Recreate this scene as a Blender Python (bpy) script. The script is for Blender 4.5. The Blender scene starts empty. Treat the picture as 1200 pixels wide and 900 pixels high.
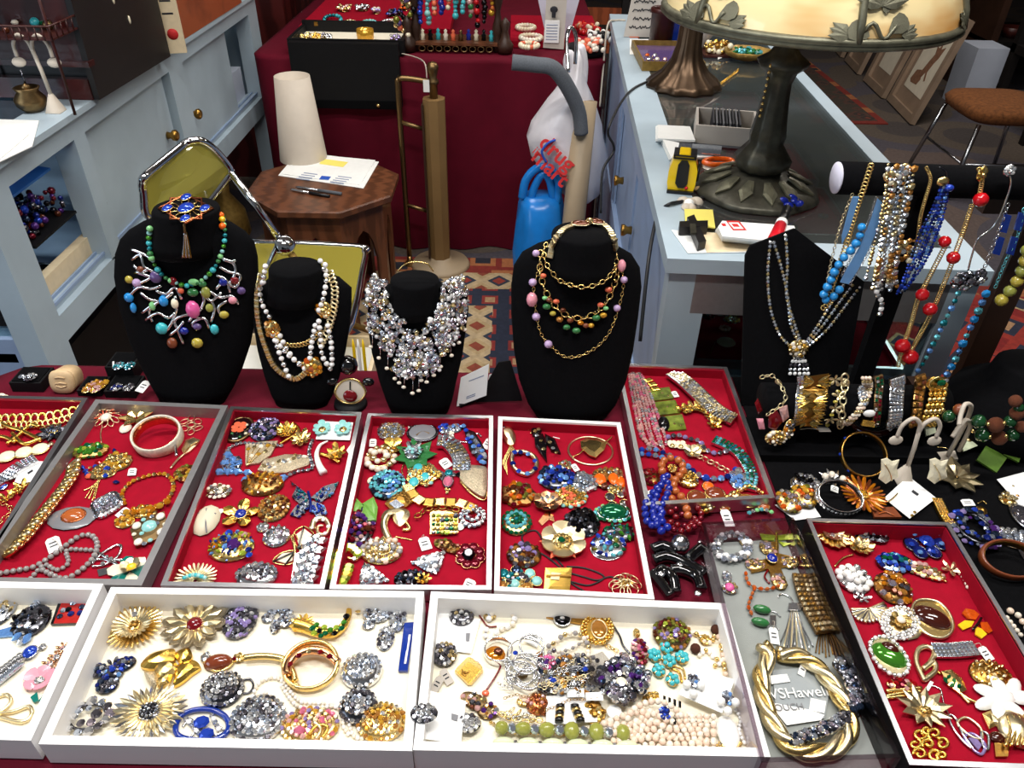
import bpy,bmesh,math,random
import numpy as np
NPA=np.array;RNU=random.uniform;RNC=random.choice;CO_=math.cos;SI_=math.sin;LSP=np.linspace;RAD_=math.radians
from mathutils import Vector,Matrix
from mathutils.bvhtree import BVHTree
random.seed(7)
PI=math.pi
SC=bpy.context.scene
COL=SC.collection
# camera
FPX=900.0
def _basis(pitch,roll,yaw):
 p,r,w=map(RAD_,(pitch,roll,yaw))
 fw=NPA([SI_(w)*CO_(p),CO_(w)*CO_(p),-SI_(p)])
 rt=NPA([CO_(w),-SI_(w),0.0]);up=np.cross(rt,fw)
 return fw,rt*CO_(r)+up*SI_(r),-rt*SI_(r)+up*CO_(r)
FW,RT,UP=_basis(36.3,1.2,0.3)
EYE=NPA([0.0,0.0,1.6])
cam=bpy.data.cameras.new('camera');camo=bpy.data.objects.new('camera',cam);COL.objects.link(camo)
m3=Matrix((RT.tolist(),UP.tolist(),(-FW).tolist())).transposed()
camo.matrix_world=Matrix.Translation(EYE.tolist())@m3.to_4x4()
cam.sensor_width=36.0;cam.lens=36.0*FPX/1200.0;cam.clip_start=0.02
SC.camera=camo
# world, lights, exposure
W=bpy.data.worlds.new('hall_air');SC.world=W;W.use_nodes=True
bg=W.node_tree.nodes['Background'];bg.inputs[0].default_value=(0.85,0.92,1.0,1);bg.inputs[1].default_value=0.13
def area(name,loc,sx,sy,power,color=(1,1,1),aim=None):
 l=bpy.data.lights.new(name,'AREA');l.shape='RECTANGLE';l.size=sx;l.size_y=sy;l.energy=power;l.color=color
 o=bpy.data.objects.new(name,l);COL.objects.link(o);o.location=loc
 if aim is not None:o.rotation_euler=(Vector(aim)-Vector(loc)).to_track_quat('-Z','Y').to_euler()
 return o
for lx,ly,le,lc in((-1.1,1.1,30,(1,.98,.95)),(.1,.35,34,(1,.98,.95)),(1.1,1.2,24,(1,.97,.93)),(-.5,2.7,22,(1,.96,.91)),(.6,3.4,14,(1,.96,.9)),(2.4,4.4,34,(1,.93,.85))):
 area('ceiling_lamp',(lx,ly,3.0),1.1,.16,le,lc)
area('window_daylight',(-3.4,-0.6,1.9),2.0,1.4,34,(0.72,0.85,1.0),aim=(0.2,1.4,0.8))
SC.view_settings.view_transform='Standard';SC.view_settings.look='None'
SC.view_settings.exposure=0.15;SC.view_settings.gamma=1.0;SC.view_settings.use_curve_mapping=False
# pixel rays onto real surfaces
def ray(x,y):return FW+RT*((x-600)/FPX)+UP*((450-y)/FPX)
def at(x,y,z):d=ray(x,y);return EYE+d*((z-EYE[2])/d[2])
def aty(x,y,Y):d=ray(x,y);return EYE+d*((Y-EYE[1])/d[1])
def atx(x,y,X):d=ray(x,y);return EYE+d*((X-EYE[0])/d[0])
def pxm(p):return float((np.asarray(p)-EYE)@FW)/FPX
# materials
def _s2l(c):return tuple(((v/255.0)/12.92 if v/255.0<=0.04045 else((v/255.0+0.055)/1.055)**2.4)for v in c)
def pm(name,rgb,rough=0.5,metal=0.0,ns=30.0,na=0.12,bump=0.0,bs=None,coat=0.0,trans=0.0,sheen=0.0,ior=1.45,wood=False,stretch=(1,1,1),alpha=1.0,emit=0.0,spec=0.5,rgb2=None):
 """procedural Principled material: colour broken up by object-space noise, optional bump"""
 mt=bpy.data.materials.new(name);mt.use_nodes=True
 nt=mt.node_tree;b=nt.nodes['Principled BSDF']
 c=_s2l(rgb)
 tc=nt.nodes.new('ShaderNodeTexCoord');mp=nt.nodes.new('ShaderNodeMapping');mp.inputs['Scale'].default_value=stretch
 nt.links.new(tc.outputs['Object'],mp.inputs[0])
 if na>0:
  if wood:
   n=nt.nodes.new('ShaderNodeTexWave');n.inputs['Scale'].default_value=ns;n.inputs['Distortion'].default_value=6;n.inputs['Detail'].default_value=3
  else:
   n=nt.nodes.new('ShaderNodeTexNoise');n.inputs['Scale'].default_value=ns;n.inputs['Detail'].default_value=3
  nt.links.new(mp.outputs[0],n.inputs['Vector'])
  r=nt.nodes.new('ShaderNodeValToRGB')
  r.color_ramp.elements[0].position=0.25;r.color_ramp.elements[1].position=0.75
  r.color_ramp.elements[0].color=tuple(v*(1-na)for v in c)+(1,);r.color_ramp.elements[1].color=tuple(min(1,v*(1+na))for v in c)+(1,)
  nt.links.new(n.outputs['Fac' if 'Fac' in n.outputs else 0],r.inputs[0]);nt.links.new(r.outputs[0],b.inputs['Base Color'])
 else:b.inputs['Base Color'].default_value=c+(1,)
 if rgb2:r.color_ramp.elements[0].color=_s2l(rgb2)+(1,);r.color_ramp.elements[0].position=.38;r.color_ramp.elements[1].position=.56
 b.inputs['Roughness'].default_value=rough;b.inputs['Metallic'].default_value=metal
 b.inputs['Coat Weight'].default_value=coat;b.inputs['Coat Roughness'].default_value=0.05
 b.inputs['Transmission Weight'].default_value=trans;b.inputs['IOR'].default_value=ior
 b.inputs['Sheen Weight'].default_value=sheen;b.inputs['Sheen Roughness'].default_value=0.4;b.inputs['Alpha'].default_value=alpha
 b.inputs['Specular IOR Level'].default_value=spec
 if emit:b.inputs['Emission Color'].default_value=c+(1,);b.inputs['Emission Strength'].default_value=emit
 if bump>0:
  n2=nt.nodes.new('ShaderNodeTexNoise');n2.inputs['Scale'].default_value=bs or ns;n2.inputs['Detail'].default_value=4
  nt.links.new(mp.outputs[0],n2.inputs['Vector'])
  bp=nt.nodes.new('ShaderNodeBump');bp.inputs['Strength'].default_value=bump;bp.inputs['Distance'].default_value=0.002
  nt.links.new(n2.outputs[0],bp.inputs['Height']);nt.links.new(bp.outputs[0],b.inputs['Normal'])
 return mt
def glassmat(name,tint=(235,245,245),rough=0.0,refl=0.0,diff_mix=0.0,dcol=(200,200,200)):
 """thin pane: clear transmission with fresnel reflection"""
 mt=bpy.data.materials.new(name);mt.use_nodes=True;nt=mt.node_tree
 nt.nodes.remove(nt.nodes['Principled BSDF'])
 t=nt.nodes.new('ShaderNodeBsdfTransparent');t.inputs[0].default_value=_s2l(tint)+(1,)
 g=nt.nodes.new('ShaderNodeBsdfGlossy');g.inputs['Roughness'].default_value=rough
 f=nt.nodes.new('ShaderNodeFresnel');ge=nt.nodes.new('ShaderNodeNewGeometry');io=nt.nodes.new('ShaderNodeMath');io.operation='MULTIPLY_ADD';io.inputs[1].default_value=-.8333;io.inputs[2].default_value=1.5
 nt.links.new(ge.outputs['Backfacing'],io.inputs[0]);nt.links.new(io.outputs[0],f.inputs[0])
 a=nt.nodes.new('ShaderNodeMath');a.operation='ADD';a.inputs[1].default_value=refl
 mx=nt.nodes.new('ShaderNodeMixShader')
 nt.links.new(f.outputs[0],a.inputs[0]);nt.links.new(a.outputs[0],mx.inputs[0]);nt.links.new(t.outputs[0],mx.inputs[1]);nt.links.new(g.outputs[0],mx.inputs[2])
 if diff_mix:
  df=nt.nodes.new('ShaderNodeBsdfDiffuse');df.inputs[0].default_value=_s2l(dcol)+(1,);m2=nt.nodes.new('ShaderNodeMixShader');m2.inputs[0].default_value=diff_mix
  nt.links.new(mx.outputs[0],m2.inputs[1]);nt.links.new(df.outputs[0],m2.inputs[2]);mx=m2
 nt.links.new(mx.outputs[0],nt.nodes['Material Output'].inputs[0])
 return mt
def rugmat(name,cols,scale=8.0,metric='MANHATTAN',stretch=(1,1,1),noise=0.25):
 mt=bpy.data.materials.new(name);mt.use_nodes=True;nt=mt.node_tree;b=nt.nodes['Principled BSDF']
 tc=nt.nodes.new('ShaderNodeTexCoord');mp=nt.nodes.new('ShaderNodeMapping');mp.inputs['Scale'].default_value=stretch
 nt.links.new(tc.outputs['Object'],mp.inputs[0])
 v=nt.nodes.new('ShaderNodeTexVoronoi');v.distance=metric;v.inputs['Scale'].default_value=scale;v.inputs['Randomness'].default_value=noise
 nt.links.new(mp.outputs[0],v.inputs['Vector'])
 r=nt.nodes.new('ShaderNodeValToRGB');r.color_ramp.interpolation='CONSTANT'
 while len(r.color_ramp.elements)<len(cols):r.color_ramp.elements.new(0.5)
 for e,(p,c)in zip(r.color_ramp.elements,cols):e.position=p;e.color=_s2l(c)+(1,)
 nt.links.new(v.outputs['Distance'],r.inputs[0])
 n=nt.nodes.new('ShaderNodeTexNoise');n.inputs['Scale'].default_value=60
 nt.links.new(tc.outputs['Object'],n.inputs['Vector'])
 mx=nt.nodes.new('ShaderNodeMixRGB');mx.blend_type='MULTIPLY';mx.inputs[0].default_value=0.6
 nt.links.new(r.outputs[0],mx.inputs[1]);nt.links.new(n.outputs[0],mx.inputs[2]);nt.links.new(mx.outputs[0],b.inputs['Base Color'])
 b.inputs['Roughness'].default_value=0.95
 return mt
PAL={}
def _metal(k,rgb,r=0.22):PAL[k]=dict(rgb=rgb,rough=r,metal=1.0,ns=400,na=0.15)
for k,c,r in[('gold',(232,200,128),.27),('palegold',(238,220,176),.3),('richgold',(234,190,92),.27),('bronze',(164,126,74),.33),('dkgold',(170,128,62),.3),('rosegold',(222,165,120),.22),
    ('silver',(214,214,216),.18),('steel',(170,172,176),.25),('gun',(96,96,102),.22),('copper',(190,110,70),.3),('antique',(128,104,70),.4)]:_metal(k,c,r)
for k,c in[('clear',(238,238,238)),('aurora',(214,200,214)),('smoke',(120,116,124)),('black',(22,20,24)),('sapph',(24,40,120)),('blue',(42,74,190)),('sky',(110,160,226)),('ice',(206,216,232)),
             ('teal',(20,120,130)),('aqua',(110,200,210)),('emer',(10,98,60)),('green',(70,140,40)),('olive',(120,120,40)),('lime',(170,190,60)),('amber',(200,120,20)),('topaz',(214,160,50)),('orange',(226,96,24)),
             ('red',(170,14,24)),('ruby',(110,8,30)),('pink',(226,120,150)),('rose',(226,176,170)),('purple',(84,40,120)),('lilac',(160,140,196)),('brown',(92,44,20)),('honey',(176,118,50)),('champ',(222,196,140)),('montana',(60,76,104))]:
 PAL['g_'+k]=dict(rgb=c,rough=0.12,metal=0.45,ns=250,na=0.25,coat=0.3)
for k,c,r in[('white',(240,238,232),.35),('cream',(228,216,184),.4),('pearl',(236,224,206),.18),('gpearl',(150,144,142),.2),('wpearl',(240,238,236),.18),('ppearl',(232,206,184),.18),('turq',(60,178,186),.3),('aquam',(140,200,196),.3),('lapis',(20,36,136),.18),
    ('jade',(48,112,60),.2),('jadel',(130,200,130),.25),('dkgreen',(22,66,34),.12),('coral',(226,104,70),.3),('redbead',(190,16,26),.08),('cherry',(110,10,18),.1),('amberb',(176,92,44),.15),('lilacb',(190,160,200),.25),('pinkb',(214,90,150),.2),
    ('mustard',(178,160,62),.15),('olivebead',(146,148,66),.2),('brownb',(120,58,28),.4),('blueb',(40,140,210),.12),('orangee',(240,100,20),.2),('yellowe',(236,190,30),.2),('bluee',(20,50,140),.12),('greene',(110,160,70),.25),('tealen',(10,110,100),.2),
    ('pinken',(228,150,165),.25),('blacke',(14,12,14),.12),('rede',(176,30,24),.25),('grey',(120,120,124),.35),('ivory',(236,226,196),.4),('greenpl',(88,120,44),.3),('greenpale',(206,214,180),.35),('purpb',(90,70,120),.25),('brownen',(60,22,14),.1)]:
 PAL['o_'+k]=dict(rgb=c,rough=r,ns=160,na=0.12,coat=0.4)
PAL.update(
 paper=dict(rgb=(238,238,234),rough=.8,ns=40,na=.03),card=dict(rgb=(244,244,242),rough=.6,ns=40,na=.02),ink=dict(rgb=(40,40,46),rough=.7,ns=90,na=.1),inkred=dict(rgb=(200,40,40),rough=.7,ns=90,na=.1),inkblue=dict(rgb=(30,80,180),rough=.7,ns=90,na=.1),
 inkgrey=dict(rgb=(140,150,175),rough=.8,ns=90,na=.1),velvet=dict(rgb=(7,7,9),rough=.95,ns=200,na=.3,bump=.2,bs=900,spec=.12),redfelt=dict(rgb=(152,4,33),rough=.9,ns=60,na=.1,bump=.25,bs=1200,spec=.2),creamfelt=dict(rgb=(246,238,216),rough=.9,ns=40,na=.03,bump=.25,bs=700),
 greyfelt=dict(rgb=(142,146,142),rough=.85,ns=30,na=.06,bump=.2,bs=900),cloth=dict(rgb=(92,8,30),rough=.85,ns=12,na=.1,bump=.2,bs=500,spec=.2),whitetray=dict(rgb=(240,238,236),rough=.45,ns=20,na=.02,bump=.05,bs=600),alu=dict(rgb=(205,205,208),rough=.3,metal=1,ns=90,na=.06,stretch=(1,12,1)),
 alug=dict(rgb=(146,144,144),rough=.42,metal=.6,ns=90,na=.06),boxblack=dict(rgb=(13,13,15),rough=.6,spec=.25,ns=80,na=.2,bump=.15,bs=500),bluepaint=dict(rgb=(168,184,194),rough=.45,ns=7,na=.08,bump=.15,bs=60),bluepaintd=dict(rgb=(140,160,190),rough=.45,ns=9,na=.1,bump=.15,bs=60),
 mahog=dict(rgb=(64,20,18),rough=.35,ns=3,na=.4,wood=True,stretch=(1,6,1),coat=.3),blackwood=dict(rgb=(24,22,22),rough=.4,ns=6,na=.4),oak=dict(rgb=(96,56,34),rough=.4,ns=5,na=.25,wood=True,stretch=(1,7,1),coat=.2),pole=dict(rgb=(128,100,62),rough=.45,ns=5,na=.15),pole2=dict(rgb=(160,140,112),rough=.5,ns=6,na=.12),
 dkpost=dict(rgb=(52,32,22),rough=.45,ns=8,na=.3),foam=dict(rgb=(92,96,102),rough=.9,ns=300,na=.2,bump=.3),chrome=dict(rgb=(210,210,212),rough=.08,metal=1,ns=60,na=.03),verdi=dict(rgb=(112,110,92),rough=.45,metal=.6,ns=40,na=.4,bump=.3,bs=90),verdid=dict(rgb=(74,72,62),rough=.42,metal=.6,ns=40,na=.4,bump=.3,bs=90),
 bronzefoot=dict(rgb=(84,66,50),rough=.35,metal=.8,ns=14,na=.45),vinyl=dict(rgb=(202,190,174),rough=.6,ns=20,na=.05),yellow=dict(rgb=(236,196,10),rough=.3,ns=30,na=.05,coat=.4),blackpl=dict(rgb=(18,18,20),rough=.35,ns=60,na=.2),blackgl=dict(rgb=(10,10,12),rough=.06,ns=60,na=.2,coat=1),redpl=dict(rgb=(206,24,40),rough=.3,ns=30,na=.05),
 postit=dict(rgb=(240,224,110),rough=.8,ns=20,na=.03),cordb=dict(rgb=(24,24,26),rough=.5,ns=60,na=.1),cordw=dict(rgb=(190,180,165),rough=.6,ns=60,na=.1),bagblue=dict(rgb=(26,120,200),rough=.25,ns=14,na=.15,bump=.8,bs=24),bagwhite=dict(rgb=(226,222,226),rough=.3,ns=9,na=.06,bump=.8,bs=18),kraft=dict(rgb=(188,158,116),rough=.7,ns=14,na=.08),
 beige=dict(rgb=(226,206,170),rough=.7,ns=60,na=.06),darkred=dict(rgb=(110,20,26),rough=.6,ns=12,na=.2),brownfur=dict(rgb=(112,66,30),rough=.95,ns=60,na=.4,bump=.8,bs=120),framewood=dict(rgb=(148,126,106),rough=.5,ns=8,na=.2),printpaper=dict(rgb=(224,214,192),rough=.8,ns=20,na=.06),printink=dict(rgb=(136,96,72),rough=.8,ns=50,na=.25),
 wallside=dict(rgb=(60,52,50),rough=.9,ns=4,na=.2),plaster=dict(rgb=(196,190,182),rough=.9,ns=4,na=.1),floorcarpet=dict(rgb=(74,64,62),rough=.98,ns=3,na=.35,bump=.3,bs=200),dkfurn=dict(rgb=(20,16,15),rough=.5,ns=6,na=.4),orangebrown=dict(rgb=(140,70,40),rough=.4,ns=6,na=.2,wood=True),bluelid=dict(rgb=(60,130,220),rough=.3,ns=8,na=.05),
 ceram=dict(rgb=(30,50,110),rough=.12,ns=8,na=.3,coat=1),whitebox=dict(rgb=(196,204,220),rough=.6,ns=8,na=.05),lav=dict(rgb=(206,204,220),rough=.7,ns=12,na=.03),leather=dict(rgb=(60,20,16),rough=.4,ns=60,na=.2,bump=.3),gilt=dict(rgb=(150,120,60),rough=.45,metal=.6,ns=60,na=.3,bump=.3),skin=dict(rgb=(222,214,196),rough=.45,ns=160,na=.25,coat=.3),
 carved=dict(rgb=(216,184,140),rough=.5,ns=120,na=.08),turqw=dict(rgb=(60,178,186),rough=.3,ns=60,na=.2),stone=dict(rgb=(212,202,176),rough=.45,ns=70,na=.2),tortoise=dict(rgb=(120,54,30),rough=.12,ns=60,na=.5,coat=.6),pouchtxt=dict(rgb=(236,236,232),rough=.6,ns=40,na=.02),pouch=dict(rgb=(150,156,158),rough=.3,ns=40,na=.1,coat=.5),
 greenmarb=dict(rgb=(104,116,40),rough=.15,ns=70,na=.8,coat=.6),champ_pave=dict(rgb=(206,190,160),rough=.3,metal=.8,ns=600,na=.5,bump=.9,bs=700),brown_velvet=dict(rgb=(70,34,16),rough=.9,ns=90,na=.3),rustbead=dict(rgb=(120,62,34),rough=.7,ns=200,na=.4,bump=.9,bs=400),denim=dict(rgb=(110,160,214),rough=.7,ns=40,na=.1),tanpanel=dict(rgb=(120,84,66),rough=.4,ns=10,na=.3),signgrey=dict(rgb=(186,178,168),rough=.7,ns=10,na=.05))
for k in('clear','ice','smoke','aurora','champ','montana','black'):PAL['g_'+k].update(metal=.85,rough=.1)
MATS={}
def M(k):
 if k not in MATS:MATS[k]=pm(k,**PAL[k])
 return MATS[k]
MATS['glass']=glassmat('glass');MATS['acrylic']=glassmat('acrylic',(228,222,226),0.02,0.02);MATS['yacrylic']=glassmat('yellow_acrylic',(226,214,140),0.03,0.06,.38,(196,186,84));MATS['mirror']=glassmat('painted_sheen_glass',(206,212,212),0.06,0.12,.045,(190,200,196));MATS['bagfilm']=glassmat('clear_film',(225,225,228),0.15,0.08)  # showcase top's grey sheen, the hall's reflection, painted in as diffuse colour
# mesh builder
def _unit_sphere(nu,nv,half=False):
 v=[];f=[]
 for j in range(nv+1):
  ph=(PI/2 if half else PI)*j/nv
  for i in range(nu):a=2*PI*i/nu;v.append((SI_(ph)*CO_(a),SI_(ph)*SI_(a),CO_(ph)))
 for j in range(nv):
  for i in range(nu):
   a,b,c,d=j*nu+i,j*nu+(i+1)%nu,(j+1)*nu+(i+1)%nu,(j+1)*nu+i
   if j==0:f.append((a,d,c))
   elif j==nv-1 and not half:f.append((a,d,b))
   else:f.append((a,d,c,b))
 return NPA(v),f,True
def _gem(n,rfun=None):
 v=[];f=[]
 for i in range(n):
  a=2*PI*(i+.5)/n;r=rfun(a)if rfun else 1;v.append((.58*r*CO_(a),.58*r*SI_(a),.62))
 for i in range(n):
  a=2*PI*i/n;r=rfun(a)if rfun else 1;v.append((r*CO_(a),r*SI_(a),0.05))
 for i in range(n):
  a=2*PI*i/n;r=rfun(a)if rfun else 1;v.append((.8*r*CO_(a),.8*r*SI_(a),-.4))
 f.append(tuple(range(n)))
 for i in range(n):
  j=(i+1)%n
  f.append((i,n+i,n+j));f.append((i,n+j,j));f.append((n+i,2*n+i,2*n+j,n+j))
 return NPA(v),f,False
def _marq(a):return 1.0/(abs(CO_(a))**1.25/1.0+abs(SI_(a))**1.25/0.45)**(1/1.25)
def _drop(a):return 1.0/(abs(CO_(a))**1.6+abs(SI_(a)/0.62)**1.6)**(1/1.6)*(1.0 if CO_(a)<0 else 1.1)
def _petal(outline,hz=.16,thick=.05):
 """flat closed petal along +x with a raised mid rib"""
 up=[(x,y)for x,y in outline];n=len(up)
 v=[(0,0,thick)];ridge=[]
 pts=[(0,0)]+up+[(1,0)]+[(x,-y)for x,y in reversed(up)]
 N=len(pts)
 v=[(x,y,0)for x,y in pts]+[(x,y,thick)for x,y in pts]
 c=len(v);v.append((.5,0,hz))
 f=[tuple(reversed(range(N)))]
 for i in range(N):
  j=(i+1)%N;f.append((i,j,N+j,N+i));f.append((N+i,N+j,c))
 return NPA(v),f,False
def _torus(n=10,m=5,r=.28,sx=1.0):
 v=[];f=[]
 for i in range(n):
  a=2*PI*i/n
  for j in range(m):b=2*PI*j/m;q=1+r*CO_(b)-r;v.append((sx*q*CO_(a),q*SI_(a),r*SI_(b)))
 for i in range(n):
  for j in range(m):f.append((i*m+j,((i+1)%n)*m+j,((i+1)%n)*m+(j+1)%m,i*m+(j+1)%m))
 return NPA(v),f,True
def _box(bev=0.0):
 b=.5;c=.5-bev
 if bev==0:
  v=[(x,y,z)for z in(-b,b)for y in(-b,b)for x in(-b,b)]
  return NPA(v),[(0,2,3,1),(4,5,7,6),(0,1,5,4),(2,6,7,3),(0,4,6,2),(1,3,7,5)],False
 v=[]
 for z,q in((-b,b),(b-bev,b),(b,c)):
  v+=[(-q,-q,z),(q,-q,z),(q,q,z),(-q,q,z)]
 f=[(3,2,1,0),(8,9,10,11)]
 for k in(0,4):
  for i in range(4):j=(i+1)%4;f.append((k+i,k+j,k+4+j,k+4+i))
 return NPA(v),f,False
def _cyl(n=12):
 v=[(CO_(2*PI*i/n),SI_(2*PI*i/n),z)for z in(0,1)for i in range(n)]
 return NPA(v),[tuple(reversed(range(n))),tuple(range(n,2*n))]+[(i,(i+1)%n,n+(i+1)%n,n+i)for i in range(n)],True
TM=dict(gem=_gem(8),gem6=_gem(6),marq=_gem(8,_marq),drop=_gem(8,_drop),baguette=_gem(4),bead=_unit_sphere(10,6),bead6=_unit_sphere(7,4),dome=_unit_sphere(12,3,True),dome24=_unit_sphere(24,5,True),
          petal=_petal([(.15,.1),(.5,.2),(.82,.17)]),round=_petal([(.1,.12),(.45,.33),(.8,.36),(.95,.2)],.1,.06),leaf=_petal([(.2,.14),(.45,.22),(.75,.1)],.1,.04),ray=_petal([(.1,.045),(.6,.07),(.92,.05)],.09,.03),lily=_petal([(.12,.1),(.5,.26),(.78,.12)],.12,.05),
          torus=_torus(),oval=_torus(10,5,.2,1.5),hoop=_torus(20,5,.1),box=_box(),bev=_box(.12),cyl=_cyl())
def frame(n=(0,0,1),ang=0.0,xdir=None):
 n=np.asarray(n,float);n=n/np.linalg.norm(n)
 x=np.asarray(xdir,float)if xdir is not None else NPA([1.0,0,0])
 x=x-n*(x@n)
 if np.linalg.norm(x)<1e-5:x=NPA([0,1.0,0])-n*n[1]
 x/=np.linalg.norm(x);y=np.cross(n,x)
 c,s=CO_(ang),SI_(ang)
 return np.stack([x*c+y*s,-x*s+y*c,n],axis=1)
I3=np.eye(3)
class MB:
 def __init__(s):s.V=[];s.F=[];s.mi=[];s.sm=[];s.n=0;s.mats=[]
 def m(s,k):
  if k not in s.mats:s.mats.append(k)
  return s.mats.index(k)
 def raw(s,v,f,mat,smooth=False):
  i=s.m(mat);s.V.append(np.asarray(v,float));n=s.n
  s.F+=[tuple(a+n for a in t)for t in f];s.mi+=[i]*len(f);s.sm+=[smooth]*len(f);s.n+=len(v)
  return s
 def t(s,tm,mat,loc,scale=1,R=I3):
  v,f,sm=TM[tm];sc=NPA([scale]*3 if np.isscalar(scale)else scale,float)
  return s.raw((v*sc)@R.T+np.asarray(loc),f,mat,sm)
 def box(s,lo,hi,mat,R=I3,o=(0,0,0)):
  lo=np.asarray(lo,float);hi=np.asarray(hi,float)
  v,f,_=TM['box'];return s.raw((v*(hi-lo)+(lo+hi)/2)@R.T+np.asarray(o),f,mat)
 def tube(s,P,r,mat,n=8,closed=False,cap=True):
  P=[np.asarray(p,float)for p in P];N=len(P);V=[]
  ref=None
  for i in range(N):
   a=P[(i-1)%N]if(closed or i>0)else P[i];b=P[(i+1)%N]if(closed or i<N-1)else P[i]
   t=b-a;t=t/(np.linalg.norm(t)+1e-12)
   if ref is None:ref=NPA([0,0,1.0])if abs(t[2])<.9 else NPA([1.0,0,0])
   u=ref-t*(ref@t);u/=(np.linalg.norm(u)+1e-12);w=np.cross(t,u);ref=u
   rr=r[i]if not np.isscalar(r)else r
   for k in range(n):q=2*PI*k/n;V.append(P[i]+(u*CO_(q)+w*SI_(q))*rr)
  F=[]
  for i in range(N if closed else N-1):
   j=(i+1)%N
   for k in range(n):l=(k+1)%n;F.append((i*n+k,i*n+l,j*n+l,j*n+k))
  if cap and not closed:F.append(tuple(reversed(range(n))));F.append(tuple((N-1)*n+k for k in range(n)))
  return s.raw(V,F,mat,True)
 def lathe(s,prof,mat,o=(0,0,0),n=24,R=I3,sx=1,sy=1,mod=None,smooth=True,caps=True):
  V=[];F=[];N=len(prof)
  for r,z in prof:
   for k in range(n):a=2*PI*k/n;q=r*(mod(a,z)if mod else 1);V.append((q*CO_(a)*sx,q*SI_(a)*sy,z))
  for i in range(N-1):
   for k in range(n):l=(k+1)%n;F.append((i*n+k,i*n+l,(i+1)*n+l,(i+1)*n+k))
  if caps:F.append(tuple(reversed(range(n))));F.append(tuple((N-1)*n+k for k in range(n)))
  return s.raw(NPA(V)@R.T+np.asarray(o),F,mat,smooth)
 def loft(s,rings,mat,smooth=True,caps=True):
  n=len(rings[0]);V=[p for r in rings for p in r];F=[]
  for i in range(len(rings)-1):
   for k in range(n):l=(k+1)%n;F.append((i*n+k,i*n+l,(i+1)*n+l,(i+1)*n+k))
  if caps:F.append(tuple(reversed(range(n))));F.append(tuple((len(rings)-1)*n+k for k in range(n)))
  return s.raw(V,F,mat,smooth)
 def prism(s,pts,th,mat,dome=0.0,normal=None):
  """pts: world points of the outline (ccw seen from the normal), extruded by th along the normal"""
  P=NPA(pts,float);n=NPA(normal if normal is not None else(0,0,1.0),float);N=len(P)
  area2=sum(np.cross(P[i]-P[0],P[(i+1)%N]-P[0])@n for i in range(N))
  if area2<0:P=P[::-1]
  V=list(P)+list(P+n*th);F=[tuple(reversed(range(N)))]
  for i in range(N):j=(i+1)%N;F.append((i,j,N+j,N+i))
  if dome>0:
   c=P.mean(axis=0);k=len(V);V+=list(c+(P-c)*.6+n*(th+dome*.75));V.append(c+n*(th+dome))
   for i in range(N):j=(i+1)%N;F.append((N+i,N+j,k+j,k+i));F.append((k+i,k+j,k+N))
  else:F.append(tuple(range(N,2*N)))
  return s.raw(V,F,mat)
 def build(s,name,parent=None,o=(0,0,0),kind=None,label=None):
  me=bpy.data.meshes.new(name);V=np.concatenate(s.V)-np.asarray(o,float)
  me.from_pydata(V.tolist(),[],s.F)
  for k in s.mats:me.materials.append(M(k))
  me.polygons.foreach_set('material_index',s.mi);me.polygons.foreach_set('use_smooth',s.sm)
  ob=bpy.data.objects.new(name,me);COL.objects.link(ob)
  if parent is not None:ob.parent=parent
  if kind:ob['kind']=kind
  if label:ob['label']=label
  return ob
UC={}
def umesh(tm,mat):
 k=(tm,mat)
 if k not in UC:
  v,f,sm=TM[tm];me=bpy.data.meshes.new(tm+'_'+mat);me.from_pydata(v.tolist(),[],f);me.materials.append(M(mat))
  me.polygons.foreach_set('use_smooth',[sm]*len(f));UC[k]=me
 return UC[k]
def catmull(P,closed=False,k=6):
 P=[np.asarray(p,float)for p in P];n=len(P);out=[]
 if n<3 and not closed:return[P[0]+(P[-1]-P[0])*t/k for t in range(k+1)]
 for i in range(n if closed else n-1):
  g=(lambda j:P[j%n])if closed else(lambda j:P[min(max(j,0),n-1)])
  a,b,c,d=g(i-1),g(i),g(i+1),g(i+2)
  for t in range(k):u=t/k;out.append(.5*((2*b)+(c-a)*u+(2*a-5*b+4*c-d)*u*u+(3*b-a-3*c+d)*u**3))
 if not closed:out.append(P[-1])
 return out
def walk(P,step,closed=False):
 """points and tangents at equal steps along a polyline"""
 P=[np.asarray(p)for p in P]
 if closed:P=P+[P[0]]
 L=[0.0]
 for a,b in zip(P,P[1:]):L.append(L[-1]+np.linalg.norm(b-a))
 n=max(1,int(round(L[-1]/step)));out=[];j=0
 for i in range(n if closed else n+1):
  d=min(L[-1]*i/n,L[-1]-1e-9)
  while j<len(L)-2 and L[j+1]<d:j+=1
  u=(d-L[j])/max(1e-9,L[j+1]-L[j]);t=P[j+1]-P[j];out.append((P[j]+t*u,t/(np.linalg.norm(t)+1e-12),i))
 return out
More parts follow.
